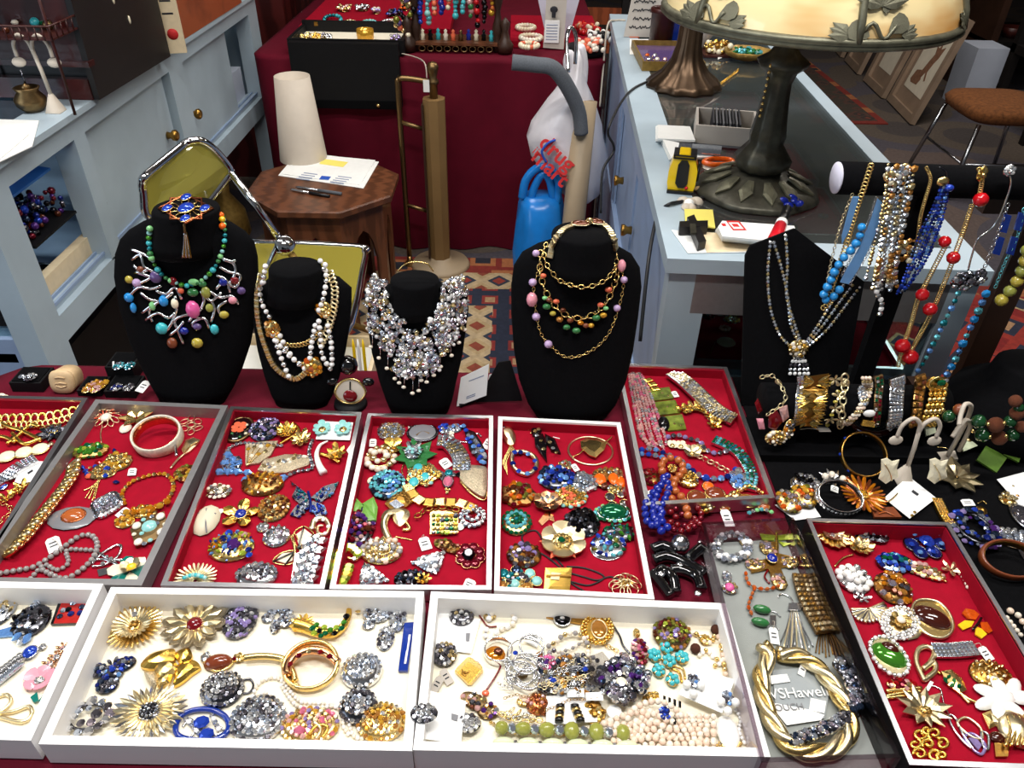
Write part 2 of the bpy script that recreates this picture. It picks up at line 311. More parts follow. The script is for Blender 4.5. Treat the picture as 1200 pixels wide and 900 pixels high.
# things
def tagp(o,label=None,cat=None,group=None,kind=None):
 if label:o['label']=label
 if cat:o['category']=cat
 if group:o['group']=group
 if kind:o['kind']=kind
 return o
ZF=0.757
class T:
 def __init__(s,name,label,cat,loc,group=None,surf=None,zf=None):
  s.zf=ZF if zf is None else zf;s.surf=surf
  if len(loc)==2:
   if surf is not None:loc=s.P(loc[0],loc[1],0)[0]
   else:loc=at(loc[0],loc[1],s.zf)
  s.o=bpy.data.objects.new(name,None);s.o.empty_display_size=.01;COL.objects.link(s.o)
  s.loc=np.asarray(loc,float);s.o.location=s.loc.tolist();tagp(s.o,label,cat,group)
 def P(s,x,y,dz=0.0):
  if s.surf is not None:
   d=ray(x,y);d=d/np.linalg.norm(d);h=s.surf.ray_cast(Vector(EYE.tolist()),Vector(d.tolist()))
   if h[0]is not None:
    n=NPA(h[1]);n=n if n@d<0 else-n
    p=NPA(h[0]);s._last=(p,n);return p+n*dz,n
   p,n=getattr(s,'_last',(NPA([0,1.05,.9]),NPA([0,-1.0,.2])))
   return aty(x,y,p[1]-.004),NPA([0,-1.0,.3])
  return at(x,y,s.zf+dz),NPA([0,0,1.0])
 def mb(s,name,mb,parent=None,kind=None,label=None):
  return mb.build(name,parent or s.o,s.loc,kind,label)
 def unit(s,name,tm,mat,loc,scale,R=I3,label=None):
  ob=bpy.data.objects.new(name,umesh(tm,mat));COL.objects.link(ob);ob.parent=s.o
  sc=NPA([scale]*3 if np.isscalar(scale)else scale,float)
  A=np.eye(4);A[:3,:3]=R*sc;A[:3,3]=np.asarray(loc)-s.loc;ob.matrix_basis=Matrix(A.tolist())
  if label:ob['label']=label
  return ob
 def many(s,name,lst,big,stuff=None):
  """lst of (tm, mat, loc, scale, R): separate objects if they show big, else one joined part"""
  if big:
   for a in lst:s.unit(name,*a)
  elif lst:
   b=MB()
   for a in lst:b.t(*a)
   s.mb(stuff or name+'s',b,kind='stuff' if len(lst)>1 else None)
 def rr(s,cx,cy,w,h,dz=0.002):
  c,n=s.P(cx,cy,dz);w*=1.13;h*=1.08;k=pxm(c);rx=w/2*k
  if s.surf is None:ry=abs(at(cx,cy+h/2,s.zf+dz)[1]-at(cx,cy-h/2,s.zf+dz)[1])/2
  else:ry=h/2*k
  return c,n,k,rx,ry
 def clus(s,cx,cy,w,h,cols,d=5,dome=.4,metal='gold',hole=0.0,jit=.15,dz=.002,nm='stone',tm='gem',rot=0,shape=None,base=True,xd=None,ringc=False):
  c,n,k,rx,ry=s.rr(cx,cy,w,h,dz);R0=frame(n,RAD_(rot),xd);H=dome*min(rx,ry);dm=d*k;rm=(rx+ry)/2
  nr=max(1,int(round(rm*(1-hole)/dm-.2)));lst=[];cols=[cols]if isinstance(cols,str)else cols
  for i in range(nr+1):
   rho=hole+(1-hole)*i/nr if nr else 0
   if hole and i==0:rho=hole+.5*(1-hole)/max(1,nr)*.3
   q=rho*max(.2,1-dm/2/rm)
   m_=max(1,int(round(2*PI*rm*q/(dm*.98))))
   for j in range(m_):
    a=2*PI*(j+.5*(i%2))/m_;g=shape(a)if shape else 1.0
    x,y=rx*q*CO_(a)*g,ry*q*SI_(a)*g
    z=H*math.sqrt(max(0,1-.92*rho*rho))if not hole else H*math.sqrt(max(0,1-(2*(rho-hole)/(1-hole)-1)**2*.9))
    nn=NPA([x*H/rx/rx,y*H/ry/ry,1.0])*NPA([.8,.8,1])if not hole else NPA([0,0,1.0])
    z+=RNU(-jit,jit)*dm
    col=cols[i%len(cols)]if ringc else RNC(cols)
    sz=dm*.5*RNU(1-jit,1+jit)
    lst.append((tm,col,c+R0@NPA([x,y,z+dm*.12]),(sz,sz,sz*.8),R0@frame(nn,RNU(0,6))))
  if base:
   b=MB()
   if hole:b.t('hoop',metal,c+R0@NPA([0,0,H*.35]),(rx*(1+hole)*.52,ry*(1+hole)*.52,H*2.2+.006),R0)
   elif shape:b.prism([c+R0@NPA([rx*.96*CO_(t)*shape(t),ry*.96*SI_(t)*shape(t),0])for t in LSP(0,2*PI,25)[:-1]],max(.0015,H*.5),metal,H*.35,n)
   else:b.t('dome24',metal,c,(rx*.96,ry*.96,max(.002,H*.88)),R0)
   s.mb('setting',b)
  s.many(nm,lst,d>=10)
  return s
 def flower(s,cx,cy,w,n,mat,h=None,r0=.08,wid=1.0,shape='petal',tilt=15,dz=.002,nm='petal',a0=0,ln=1.0,thick=1.0,mat2=None):
  c,nn,k,rx,ry=s.rr(cx,cy,w,h or w*.8,dz);R0=frame(nn);lst=[]
  for j in range(n):
   a=2*PI*j/n+a0;L=1/math.sqrt((CO_(a)/rx)**2+(SI_(a)/ry)**2)*ln*RNU(.95,1.05);t=RAD_(tilt)
   xd=R0@NPA([CO_(a)*CO_(t),SI_(a)*CO_(t),SI_(t)]);nrm=R0@NPA([-CO_(a)*SI_(t),-SI_(a)*SI_(t),CO_(t)])
   p=c+R0@NPA([CO_(a)*L*r0,SI_(a)*L*r0,0])
   lst.append((shape,mat2 if(mat2 and j%2)else mat,p,(L*(1-r0),L*wid,L*thick),frame(nrm,0,xd)))
  s.many(nm,lst,w/2>=11 and n<=40)
  return s
 def gem(s,cx,cy,d,mat,tm='dome',h=None,dz=.003,nm='stone',rim=None,ang=0,up=.6,label=None):
  c,n,k,rx,ry=s.rr(cx,cy,d,(h or d*.8),dz);R=frame(n,RAD_(ang));z=min(rx,ry)*up
  s.unit(nm,tm,mat,c,(rx,ry,z),R,label)
  if rim:s.unit('bezel','hoop',rim,c,(rx*1.12,ry*1.12,max(rx,ry)*.9),R)
  return s
 def path(s,pts,dz=.003,closed=False,k=6):
  return[s.P(x,y,dz)for x,y in catmull(pts,closed,k)]
 def beads(s,pts,d,cols,closed=False,dz=None,nm='bead',tm='bead',cord='cordb',gap=1.0,jit=.05,seq=True,el=1.0,lay=0.0):
  c0,_=s.P(*pts[0],0);dm=d*pxm(c0);Q=s.path(pts,dm/2+lay if dz is None else dz,closed);W=[q[0]for q in Q];cols=[cols]if isinstance(cols,str)else cols;lst=[]
  for p,t,i in walk(W,dm*gap*el,closed):
   j=min(len(Q)-1,max(0,int(i/max(1,len(W))*0)));n=Q[j][1]
   sz=dm*.5*RNU(1-jit,1+jit);lst.append((tm,cols[i%len(cols)]if seq else RNC(cols),p,(sz*el,sz,sz),frame(n,0,t)))
  if cord:
   b=MB();b.tube(W,dm*.09,cord,5,closed);s.mb('string',b)
  s.many(nm,lst,d>=9)
  return s
 def links(s,pts,w,mat,style='cable',closed=False,dz=None,nm='link',L=1.3,col=None,lay=0.0,gs=.5,th=.35,mat2=None):
  c0,_=s.P(*pts[0],0);wm=w*pxm(c0);Q=s.path(pts,(wm*.3 if dz is None else dz)+lay,closed);W=[q[0]for q in Q];lst=[];gl=[]
  step=wm*L*(.72 if style in('cable','curb')else 1.0);wk=walk(W,step,closed)
  for p,t,i in wk:
   n=Q[min(len(Q)-1,int(len(Q)*i/max(1,len(wk))))][1];R=frame(n,0,t)
   if style=='cable':
    if i%2:R=R@NPA([[1,0,0],[0,0,-1],[0,1,0.]])
    lst.append(('oval',mat,p,(wm*.42*L/1.3,wm*.5,wm*.5),R))
   elif style=='curb':
    ca=CO_(.6);sa=SI_(.6);R=R@NPA([[1,0,0],[0,ca,-sa],[0,sa,ca]]);lst.append(('torus',mat2 if(mat2 and i%2)else mat,p,(wm*.66*L/1.3,wm*.6,wm*.55),R))
   else:
    lst.append(('bev',mat2 if(mat2 and i%2)else mat,p,(step*.9,wm,wm*th),R))
    if col:
     cc=[col]if isinstance(col,str)else col
     if style=='band':gl.append(('gem',cc[i%len(cc)],p+n*wm*th*.5,(wm*gs*.9,wm*gs,wm*gs*.6),R))
     else:
      nn=int(style[4:]or 3)
      for q in range(nn):
       y=(q+.5)/nn-.5;e=wm/nn*.46;gl.append(('gem6',RNC(cc),p+R@NPA([0,y*wm*.95,wm*th*.5]),(min(step*.46,e*1.4),e,e*.7),R))
  s.many(nm,lst,w>=9 and len(lst)<60)
  if gl:s.many('stone',gl,w*gs>=6 and style=='band')
  return s
 def ring(s,cx,cy,w,hb,th,mat,tilt=0,tdir=(1,0,0),dz=0.0,nm='band',mat2=None,lay=0,n=36,ry=1.0,parent=None):
  """bangle: outer diameter w px, height hb and wall th in metres; tilt degrees about tdir"""
  c,nn=s.P(cx,cy,hb/2+dz);r=w/2*pxm(c);b=MB()
  Rt=NPA(Matrix.Rotation(RAD_(tilt),3,Vector(tdir)));h=hb/2;e=th*.3
  prof=[(r-th,-h+e),(r-th+e,-h),(r-e,-h),(r,-h+e),(r+th*.15,0),(r,h-e),(r-e,h),(r-th+e,h),(r-th,h-e)]
  b.lathe(prof+[prof[0]],mat,c+NPA([0,0,r*SI_(RAD_(abs(tilt)))*.98+lay]),n,Rt,1,ry,caps=False)
  s.mb(nm,b);s.rc=c;s.rR=Rt;s.rrad=r
  return s
 def plate(s,pts,th,mat,dz=.001,dome=0.0,nm='plate',smooth=False,label=None):
  if smooth:pts=[tuple(p)for p in catmull(pts,True,4)]
  Q=[s.P(x,y,dz)for x,y in pts];n=np.mean([q[1]for q in Q],axis=0);n/=np.linalg.norm(n)
  b=MB();b.prism([q[0]for q in Q],th,mat,dome,n);s.mb(nm,b,label=label)
  return s
 def tube(s,pts,r,mat,dz=None,nm='wire',closed=False,n=6,k=6,taper=None):
  Q=s.path(pts,r if dz is None else dz,closed,k);W=[q[0]for q in Q]
  rr_=r if taper is None else[r*(taper[0]+(taper[1]-taper[0])*i/(len(W)-1))for i in range(len(W))]
  b=MB();b.tube(W,rr_,mat,n,closed);s.mb(nm,b)
  return s
 def scat(s,pts,d,cols,tm='gem',nm='stone',dz=.003,ang=None,jit=.1,el=1.0):
  """stones at listed pixels"""
  lst=[];cols=[cols]if isinstance(cols,str)else cols
  for i,q in enumerate(pts):
   p,n=s.P(q[0],q[1],dz);m_=d*pxm(p)*.5*RNU(1-jit,1+jit);a=RAD_(q[2])if len(q)>2 else(ang or RNU(0,6));lst.append((tm,cols[i%len(cols)],p,(m_*el,m_,m_*.8),frame(n,a)))
  s.many(nm,lst,d>=9)
  return s
 def tag(s,cx,cy,w=10,h=14,ang=0,to=None,dz=.004,txt=True,mat='paper'):
  """paper price tag on a thread"""
  p,n=s.P(cx,cy,dz);k=pxm(p);a=RAD_(ang);R=frame((.12,-.2,1)if s.surf is None else n,a);b=MB()
  W2,H2=w*k/2,h*k/2*1.15
  b.prism([p+R@NPA(q+(0,))for q in[(-W2,-H2),(W2,-H2),(W2,H2*.7),(W2*.6,H2),(-W2*.6,H2),(-W2,H2*.7)]],.0005,mat,0,R[:,2])
  if txt:
   for j in(.25,-.2):b.prism([p+R@NPA([x,y,.0006])for x,y in[(-W2*.6,H2*(j-.08)),(W2*.5,H2*(j-.08)),(W2*.5,H2*(j+.08)),(-W2*.6,H2*(j+.08))]],.0001,'ink',0,R[:,2])
  o=s.mb('price_tag',b)
  if to:
   q,_=s.P(to[0],to[1],dz+.002);b=MB();e=p+R@NPA([0,H2*.8,.001]);m_=(e+q)/2+NPA([.002,.002,.004]);b.tube([tuple(v)for v in catmull([e,m_,q])],.0004,'cordw',4);s.mb('thread',b)
  return s
def text(body,size,mat,Mx,parent=None,name='lettering',o=(0,0,0),ext=.0002,italic=0.0,bold=0.0):
 cu=bpy.data.curves.new(name,'FONT');cu.body=body;cu.size=size;cu.extrude=ext;cu.shear=italic;cu.offset=bold;cu.align_x='CENTER';cu.align_y='CENTER'
 tmp=bpy.data.objects.new(name,cu);COL.objects.link(tmp);dg=bpy.context.evaluated_depsgraph_get()
 me=bpy.data.meshes.new_from_object(tmp.evaluated_get(dg));bpy.data.objects.remove(tmp);me.materials.clear();me.materials.append(M(mat))
 ob=bpy.data.objects.new(name,me);COL.objects.link(ob)
 if parent is not None:ob.parent=parent
 A=NPA(Mx,float);A[:3,3]-=np.asarray(o);ob.matrix_basis=Matrix(A.tolist())
 return ob
def mat4(R,p):A=np.eye(4);A[:3,:3]=R;A[:3,3]=p;return A
def struct(name,mb):o=mb.build(name);o['kind']='structure';return o
def solo(name,label,cat,mb,group=None,o=None):
 """a thing that is one mesh, origin at the middle of its base"""
 V=np.concatenate(mb.V);c=(V.min(0)+V.max(0))/2;c[2]=V[:,2].min()
 ob=mb.build(name,None,c);ob.location=c.tolist();return tagp(ob,label,cat,group)
# the setting
MATS['hallcarpet']=rugmat('hallcarpet',[(0,(78,70,68)),(.35,(98,86,76)),(.55,(86,80,88)),(.75,(106,90,84))],1.6,'EUCLIDEAN',noise=1)
struct('floor',MB().box((-4,-1.2,-.05),(6.5,9.6,0),'hallcarpet'))
struct('wall_back',MB().box((-4,9.5,0),(6.5,9.6,3.0),'wallside'))
struct('wall_left',MB().box((-4.1,-1.2,0),(-4,9.6,3.0),'wallside'))
struct('wall_right',MB().box((6.4,-1.2,0),(6.5,9.6,3.0),'wallside'))
struct('ceiling',MB().box((-4,-1.2,3.12),(6.5,9.6,3.2),'plaster'))
# rugs
def rug(name,label,x0,y0,x1,y1,field,border,ang,cols,bw=.12,stripes=2):
 c=NPA([(x0+x1)/2,(y0+y1)/2,0]);R=frame((0,0,1),RAD_(ang));hx,hy=(x1-x0)/2,(y1-y0)/2
 t=T(name,label,'rug',c);q=bw*stripes
 t.mb('field',MB().box((-hx+q,-hy+q,.001),(hx-q,hy-q,.008),field,R,c))
 for i in range(stripes):
  a,b=bw*i,bw*(i+1);mt=border[i%len(border)]
  for lo,hi in(((-hx+a,-hy+a),(hx-a,-hy+b)),((-hx+a,hy-b),(hx-a,hy-a)),((-hx+a,-hy+b),(-hx+b,hy-b)),((hx-b,-hy+b),(hx-a,hy-b))):
   t.mb('border',MB().box((lo[0],lo[1],.001),(hi[0],hi[1],.0085),mt,R,c))
 return t
MATS['rugred']=rugmat('rugred',[(0,(46,54,78)),(.2,(206,176,130)),(.26,(150,34,32)),(.55,(170,52,40)),(.72,(44,48,70)),(.85,(196,150,110))],3.2,'MANHATTAN',noise=.35)
MATS['rugcream']=rugmat('rugcream',[(0,(160,60,46)),(.22,(50,58,76)),(.36,(206,180,140)),(.62,(196,168,124)),(.8,(150,70,50))],7,'MANHATTAN',noise=.1)
MATS['rugnavy']=rugmat('rugnavy',[(0,(190,150,110)),(.18,(150,50,44)),(.3,(40,46,66)),(.75,(52,58,84))],9,'CHEBYCHEV',noise=.1)
MATS['rugrust']=rugmat('rugrust',[(0,(40,40,52)),(.2,(180,110,66)),(.34,(140,44,34)),(.7,(160,66,44)),(.85,(60,50,56))],6,'CHEBYCHEV',noise=.6)
MATS['rugdark']=rugmat('rugdark',[(0,(120,60,46)),(.25,(60,50,46)),(.5,(92,60,50)),(.75,(70,60,50))],8,'MANHATTAN',noise=.6)
rug('oriental_rug','red and navy oriental rug with cream borders on the floor behind the front table',-.75,1.25,.35,3.12,'rugred',['rugrust','rugcream','rugnavy','rugcream'],0,None,.14,4)
rug('oriental_rug','red oriental rug with blue zigzags on the floor at the right edge of the photo',1.25,1.35,2.9,2.95,'rugred',['rugrust','rugred'],-3,None,.09,2)
a,b=at(925,78,0),at(1000,130,0)
rug('hall_runner','narrow dark patterned runner in the passage behind the bronze lamp',a[0]-.25,b[1]-.3,a[0]+.22,a[1]+.6,'rugdark',['rugrust'],1,None,.05,1)
# front table
def cloth_slab(name,label,x0,y0,x1,y1,z,drop,mat,rad=.08,amp=.008,thick=.004):
 """cloth lying on a table and hanging over its edges in soft folds"""
 cx,cy=(x0+x1)/2,(y0+y1)/2;out=[]
 n=160
 def edge(i):
  segs=[];hx,hy=(x1-x0)/2-rad,(y1-y0)/2-rad;per=4*(hx+hy)+2*PI*rad;d=per*i/n
  for(ox,oy,dx,dy,L,a0)in((-hx,-hy-rad,1,0,2*hx,-PI/2),(hx+rad,-hy,0,1,2*hy,0),(hx,hy+rad,-1,0,2*hx,PI/2),(-hx-rad,hy,0,-1,2*hy,PI)):
   if d<L:return cx+ox+dx*d,cy+oy+dy*d,(dy,-dx)
   d-=L;arc=PI/2*rad
   if d<arc:
    a=a0+d/rad;q=(ox+dx*L-CO_(a0)*rad,oy+dy*L-SI_(a0)*rad);return cx+q[0]+rad*CO_(a),cy+q[1]+rad*SI_(a),(CO_(a),SI_(a))
   d-=arc
  return cx-hx,cy-hy-rad,(0,-1)
 E=[edge(i)for i in range(n)];rings=[]
 for f,zz,s in((.0,z,0),(.97,z,0),(1.0,z-.004,0),(1,z-.02,.25),(1,z-drop*.4,.8),(1,z-drop,1.3)):
  rg=[]
  for i,(x,y,nn)in enumerate(E):
   w=amp*s*(SI_(i*.9)+.6*SI_(i*.37+1));px,py=x+nn[0]*(w+.004*s),y+nn[1]*(w+.004*s)
   if f<1:px,py=cx+(px-cx)*f,cy+(py-cy)*f
   rg.append((px,py,zz))
  rings.append(rg)
 b=MB();b.loft(rings,mat,True,False);return solo(name,label,'tablecloth',b)
t=T('display_table','long table hidden under the crimson cloth at the front','table',(0.1,.78,0))
t.mb('table_top',MB().box((-.93,.42,.715),(1.12,1.16,.745),'oak'))
for x,y in((-.9,.46),(1.08,.46),(-.9,1.12),(1.08,1.12)):t.mb('leg',MB().box((x-.02,y-.02,0),(x+.02,y+.02,.715),'steel'))
cloth_slab('crimson_tablecloth','crimson cloth draped over the front table beneath all the trays',-.965,.385,1.16,1.197,.75,.5,'cloth')
solo('black_velvet_cloth','black velvet cloth spread over the right end of the front table','cloth',MB().box((.425,.45,.7503),(1.14,1.19,.7525),'velvet'))
# back table
cloth_slab('crimson_tablecloth','crimson cloth hanging to the floor in front of the back table',-1.05,3.23,.372,4.6,.83,.825,'cloth',.05,.012)
t=T('back_table','table hidden under the crimson cloth at the back of the stall','table',(-.2,3.9,0))
t.mb('table_top',MB().box((-1.02,3.26,.79),(.35,4.56,.825),'oak'))
for x,y in((-.98,3.32),(.32,3.32),(-.98,4.5),(.32,4.5)):t.mb('leg',MB().box((x-.025,y-.025,0),(x+.025,y+.025,.79),'steel'))
SHN=['clear stone','gold','bronze','silver','pearl','brown stone','turquoise','green stone','antique brass','violet stone']
ORD='leftmost second third fourth fifth sixth seventh eighth ninth tenth'.split()
SHJ=['g_clear','gold','bronze','silver','o_pearl','g_brown','o_turq','g_emer','antique','g_aurora']
# left showcase, painted pale blue
LX=-1.1
def LB(y0,y1,z0,z1,d=.05,mat='bluepaint',x=LX):return MB().box((x-d,y0,z0),(x,y1,z1),mat)
t=T('blue_showcase','pale blue painted wooden showcase with sliding doors along the left side','cabinet',(-1.42,2.6,0))
for y0,y1 in((1.50,1.60),(1.905,1.965),(2.55,2.67),(3.44,3.56)):t.mb('post',LB(y0,y1,0 if y0 in(1.5,3.44)else.6,.935,.06))
t.mb('rail',LB(1.50,3.56,.935,.985,.07));t.mb('rail',LB(1.60,3.44,.535,.605,.07));t.mb('sill',LB(1.60,3.44,.605,.618,.045,'bluepaint',LX-.02))
t.mb('track',LB(1.60,3.44,.618,.626,.006,'bluepaintd',LX-.016));t.mb('track',LB(1.60,3.44,.618,.626,.006,'bluepaintd',LX-.038))
for nm,y0,y1,xo,ky in(('door',1.935,2.535,-.022,2.475),('door',2.66,3.18,-.022,2.70)):
 d=t.mb(nm,LB(y0,y1,.612,.938,.016,'bluepaint',LX+xo))
 b=MB();b.lathe([(.001,0),(.012,.002),(.009,.012),(.017,.02),(.018,.03),(.012,.036),(.001,.037)],'brass' if 'brass' in PAL else 'dkgold',(LX+xo+.0005,ky,.757),14,frame((1,0,0)));k=b.build('knob',d,t.loc)
b=MB();b.lathe([(.0095,0),(.0095,.003),(.006,.003),(.006,.001)],'steel',(LX-.0218,1.99,.727),12,frame((1,0,0)));t.mb('lock',b)
t.mb('top_rail',MB().box((-1.2,1.47,.985),(-1.085,3.58,1.0),'bluepaint'));t.mb('top_rail',MB().box((-1.76,1.47,.985),(-1.66,3.58,1.0),'bluepaint'))
t.mb('top_rail',MB().box((-1.66,1.47,.985),(-1.2,1.56,1.0),'bluepaint'));t.mb('top_rail',MB().box((-1.66,3.5,.985),(-1.2,3.58,1.0),'bluepaint'))
t.mb('glass_top',MB().box((-1.66,1.56,.988),(-1.2,3.5,.997),'glass'))
t.mb('back_panel',MB().box((-1.76,1.5,.3),(-1.74,3.56,.985),'bluepaintd'));t.mb('side_panel',MB().box((-1.74,3.54,.535),(-1.16,3.56,.985),'bluepaint'))
t.mb('base_panel',MB().box((-1.74,1.5,.535),(-1.17,3.54,.56),'bluepaintd'))
for z0,z1 in((.93,.985),(.48,.60)):t.mb('end_rail',MB().box((-1.74,1.5,z0),(-1.16,1.55,z1),'bluepaintd'))
t.mb('post',MB().box((-1.76,1.5,0),(-1.69,1.57,.985),'bluepaintd'));t.mb('post',MB().box((-1.76,3.48,0),(-1.69,3.56,.985),'bluepaintd'))
t.mb('glass_pane',MB().box((-1.69,1.515,.6),(-1.16,1.52,.93),'glass'))
t.mb('shelf',MB().box((-1.72,1.66,.735),(-1.18,1.90,.75),'bluepaintd'))
b=MB();b.box((-1.72,1.95,.735),(-1.18,3.40,.745),'glass')
tt=T('bead_tray','blue lidded tray full of dark bead strands on the shelf of the left showcase','tray',(-1.4,1.78,.75))
tt.mb('tray',MB().box((-1.68,1.67,.7505),(-1.14,1.88,.757),'boxblack'));lst=[]
for i in range(700):lst.append(('bead6',RNC(['g_montana','g_smoke','g_black','g_sapph','g_purple','g_brown','g_ruby','gun','g_blue']),NPA([RNU(-1.68,-1.16),RNU(1.67,1.88),.757+RNU(.004,.07)]),RNU(.006,.011),I3))
tt.many('bead',lst,False)
b=MB();b.prism([(-1.17,1.64,.865),(-1.17,1.88,.865),(-1.5,1.88,.925),(-1.5,1.64,.925)],.006,'bluelid',0,(.17,0,.98));tt.mb('lid',b)
tt=T('necklace_board','black board holding grey and gold chains on the bottom of the left showcase','display',(-1.4,1.74,.56))
tt.mb('board',MB().box((-1.68,1.62,.561),(-1.16,1.90,.585),'velvet'))
for i in range(9):
 y=1.65+.028*i;b=MB();x0=RNU(-1.5,-1.4);b.tube([tuple(v)for v in catmull([(x0,y,.59),(x0+.1,y+RNU(-.03,.03),.60),(x0+.18,y+RNU(-.03,.03),.592),(-1.19,y+RNU(-.01,.02),.59)])],.0032,['silver','dkgold','gun'][i%3],5);tt.mb('chain',b)
solo('wooden_box','long pale beige box lying inside the left showcase below the shelf','box',MB().box((-1.175,1.62,.619),(-1.15,1.93,.668),'beige'))
solo('white_carton','white box inside the far window of the left showcase','box',MB().box((-1.45,3.17,.561),(-1.165,3.42,.735),'whitebox'))
b=MB();b.lathe([(.001,0),(.036,0),(.038,.006),(.038,.03),(.034,.034),(.001,.034)],'boxblack',(-1.14,3.235,.66),20);b2=b
b=MB();b.lathe([(.001,0),(.04,0),(.042,.006),(.042,.05),(.038,.055),(.001,.055)],'boxblack',(-1.21,3.235,.736),24);solo('round_tin','round black tin on the white box in the left showcase','tin',b)
tt=T('brass_samovar','gilt brass vessel with hanging fringe behind the far window of the left showcase','vessel',(-1.42,3.3,.735))
b=MB();b.lathe([(.001,0),(.05,0),(.04,.02),(.07,.05),(.075,.09),(.04,.12),(.03,.14),(.06,.16),(.065,.19),(.02,.21),(.001,.212)],'gilt',tt.loc,20);tt.mb('body',b)
for i in range(14):a=2*PI*i/14;b=MB();b.tube([tt.loc+NPA([.067*CO_(a),.067*SI_(a),.185]),tt.loc+NPA([.07*CO_(a),.07*SI_(a),.15])],[.004,.002],'gold',5);tt.mb('drop',b)
def slanted_box(name,label,cat,c0,c1,depth,h,mat,z=1.0):
 """upright box whose front base edge runs from c0 to c1"""
 c0=NPA(c0[:2]);c1=NPA(c1[:2]);d=(c1-c0)/np.linalg.norm(c1-c0);n=NPA([-d[1],d[0]])*depth
 return(c0,c1,c1+n,c0+n)
p0,p1=at(117,117,1.001),at(200,66,1.001)
tt=T('mahogany_chest','dark mahogany chest with a black side standing on the left showcase','chest',((p0+p1)/2+NPA([-.2,0,0])))
u=(p1-p0);u[2]=0;L=np.linalg.norm(u);u/=L;w=NPA([-u[1],u[0],0]);R=np.stack([u,w,NPA([0,0,1])],1)
tt.mb('side_panel',MB().box((0,0,0),(L,.015,.5),'blackwood',R,p0))
tt.mb('front_panel',MB().box((0,.0155,.09),(.02,.42,.5),'mahog',R,p0));tt.mb('plinth',MB().box((-.004,.0155,0),(.02,.42,.05),'mahog',R,p0));tt.mb('moulding',MB().box((-.012,-.004,.082),(.02,.42,.095),'mahog',R,p0))
tt.mb('body',MB().box((.03,.016,.002),(L,.42,.5),'blackwood',R,p0))
for x,z in((.3,.16),(.22,.11),(.17,.17)):
 b=MB();b.lathe([(.001,0),(.007,0),(.006,.002),(.001,.0025)],'ivory' if 'ivory' in PAL else 'o_ivory',p0+R@NPA([x*L/.35*.9,-.0005,z+.03]),10,frame(-w)@np.diag([.7,1.6,1]));tt.mb('inlay',b)
p0=at(196,63,1.001)+NPA([0,0,0]);
tt=T('price_board','cream upright board with writing and a red dot on the left showcase','sign',p0+NPA([.035,.0,0]))
p1=at(219,62,1.001);u=p1-p0;u[2]=0;L=np.linalg.norm(u);u/=L;R=frame((0,0,1),0,u)
tt.mb('board',MB().box((0,0,0),(L,.02,.32),'beige',R,p0))
for i in range(5):tt.mb('line_of_writing',MB().box((L*.2,-.0006,.11+.035*i),(L*.75,0,.115+.035*i),'ink',R,p0))
b=MB();b.lathe([(.001,0),(.016,0),(.016,.001),(.001,.001)],'inkred',p0+R@NPA([L*.5,0,.055]),18,frame(-R[:,1])@np.diag([1,1,1]));tt.mb('red_dot',b)
p0,p1=at(218,52,1.001),at(292,3,1.001);u=p1-p0;u[2]=0;L=np.linalg.norm(u);R=frame((0,0,1),0,u)
solo('brown_wooden_box','reddish brown wooden box beside the cream board on the left showcase','box',MB().box((0,.03,0),(L,.3,.34),'orangebrown',R,p0))
def earring_tree(label,base,scale,mat,name='earring_stand',lean=(0,0)):
 tt=T(name,label,'stand',base);s=scale;b=MB();b.lathe([(.001,0),(.24*s,0),(.235*s,.02*s),(.05*s,.42*s),(.001,.43*s)],mat,base,4,frame((0,0,1),PI/4));tt.mb('base',b)
 b=MB();b.tube([base+NPA(q)*s for q in((0,0,.4),(-.03,0,.9),(-.08,0,1.35))],.045*s,mat,8);tt.mb('stem',b)
 for sg in(-1,1):
  b=MB();b.tube(catmull([base+NPA(q)*s for q in((-.08,0,1.3),(-.08+.05*sg,0,1.55),(-.08+.22*sg,0,1.68),(-.08+.38*sg,0,1.5),(-.08+.4*sg,0,1.22))]),.042*s,mat,8);tt.mb('arm',b)
  tt.unit('pad','dome',mat,base+NPA([-.08+.4*sg,0,1.1])*s,(.11*s,.16*s,.05*s),frame((.1,-1,.25),PI/2))
 return tt
b0=at(66,131,1.0);tt=earring_tree('white earring stand with two curved arms on the left showcase',b0,.105,'vinyl')
for dx in(-.045,):b=MB();b.tube([b0+NPA([-.048,-.008,.1]),b0+NPA([-.046,-.01,.07])],.0025,'gun',5);tt.mb('earring',b)
tt=T('brass_pot','small tarnished brass pot beside the white earring stand','pot',at(40,130,1.0));b=MB();b.lathe([(.001,0),(.02,0),(.034,.014),(.037,.03),(.024,.047),(.03,.057),(.027,.058),(.02,.047)],'antique',tt.loc,18);tt.mb('pot',b)
b=MB();b.lathe([(.001,.0),(.008,0),(.012,.01),(.001,.02)],'antique',tt.loc+NPA([0,0,.048]),10);tt.mb('lid',b)
tt=T('papers','white papers lying on the near corner of the left showcase','papers',at(15,165,1.0))
for i,(q,z)in enumerate((([(-25,140),(46,142),(38,172),(-10,195)],1.001),([(-30,152),(34,158),(0,187),(-40,190)],1.004))):
 b=MB();b.prism([at(x,y,z)for x,y in q],.002,'paper');tt.mb('sheet',b)
c=at(62,48,1.17)-NPA([.1,-.06,.17]);tt=T('wire_rack','dark two-tier metal rack with a railing and jewellery at the top left corner','rack',c)
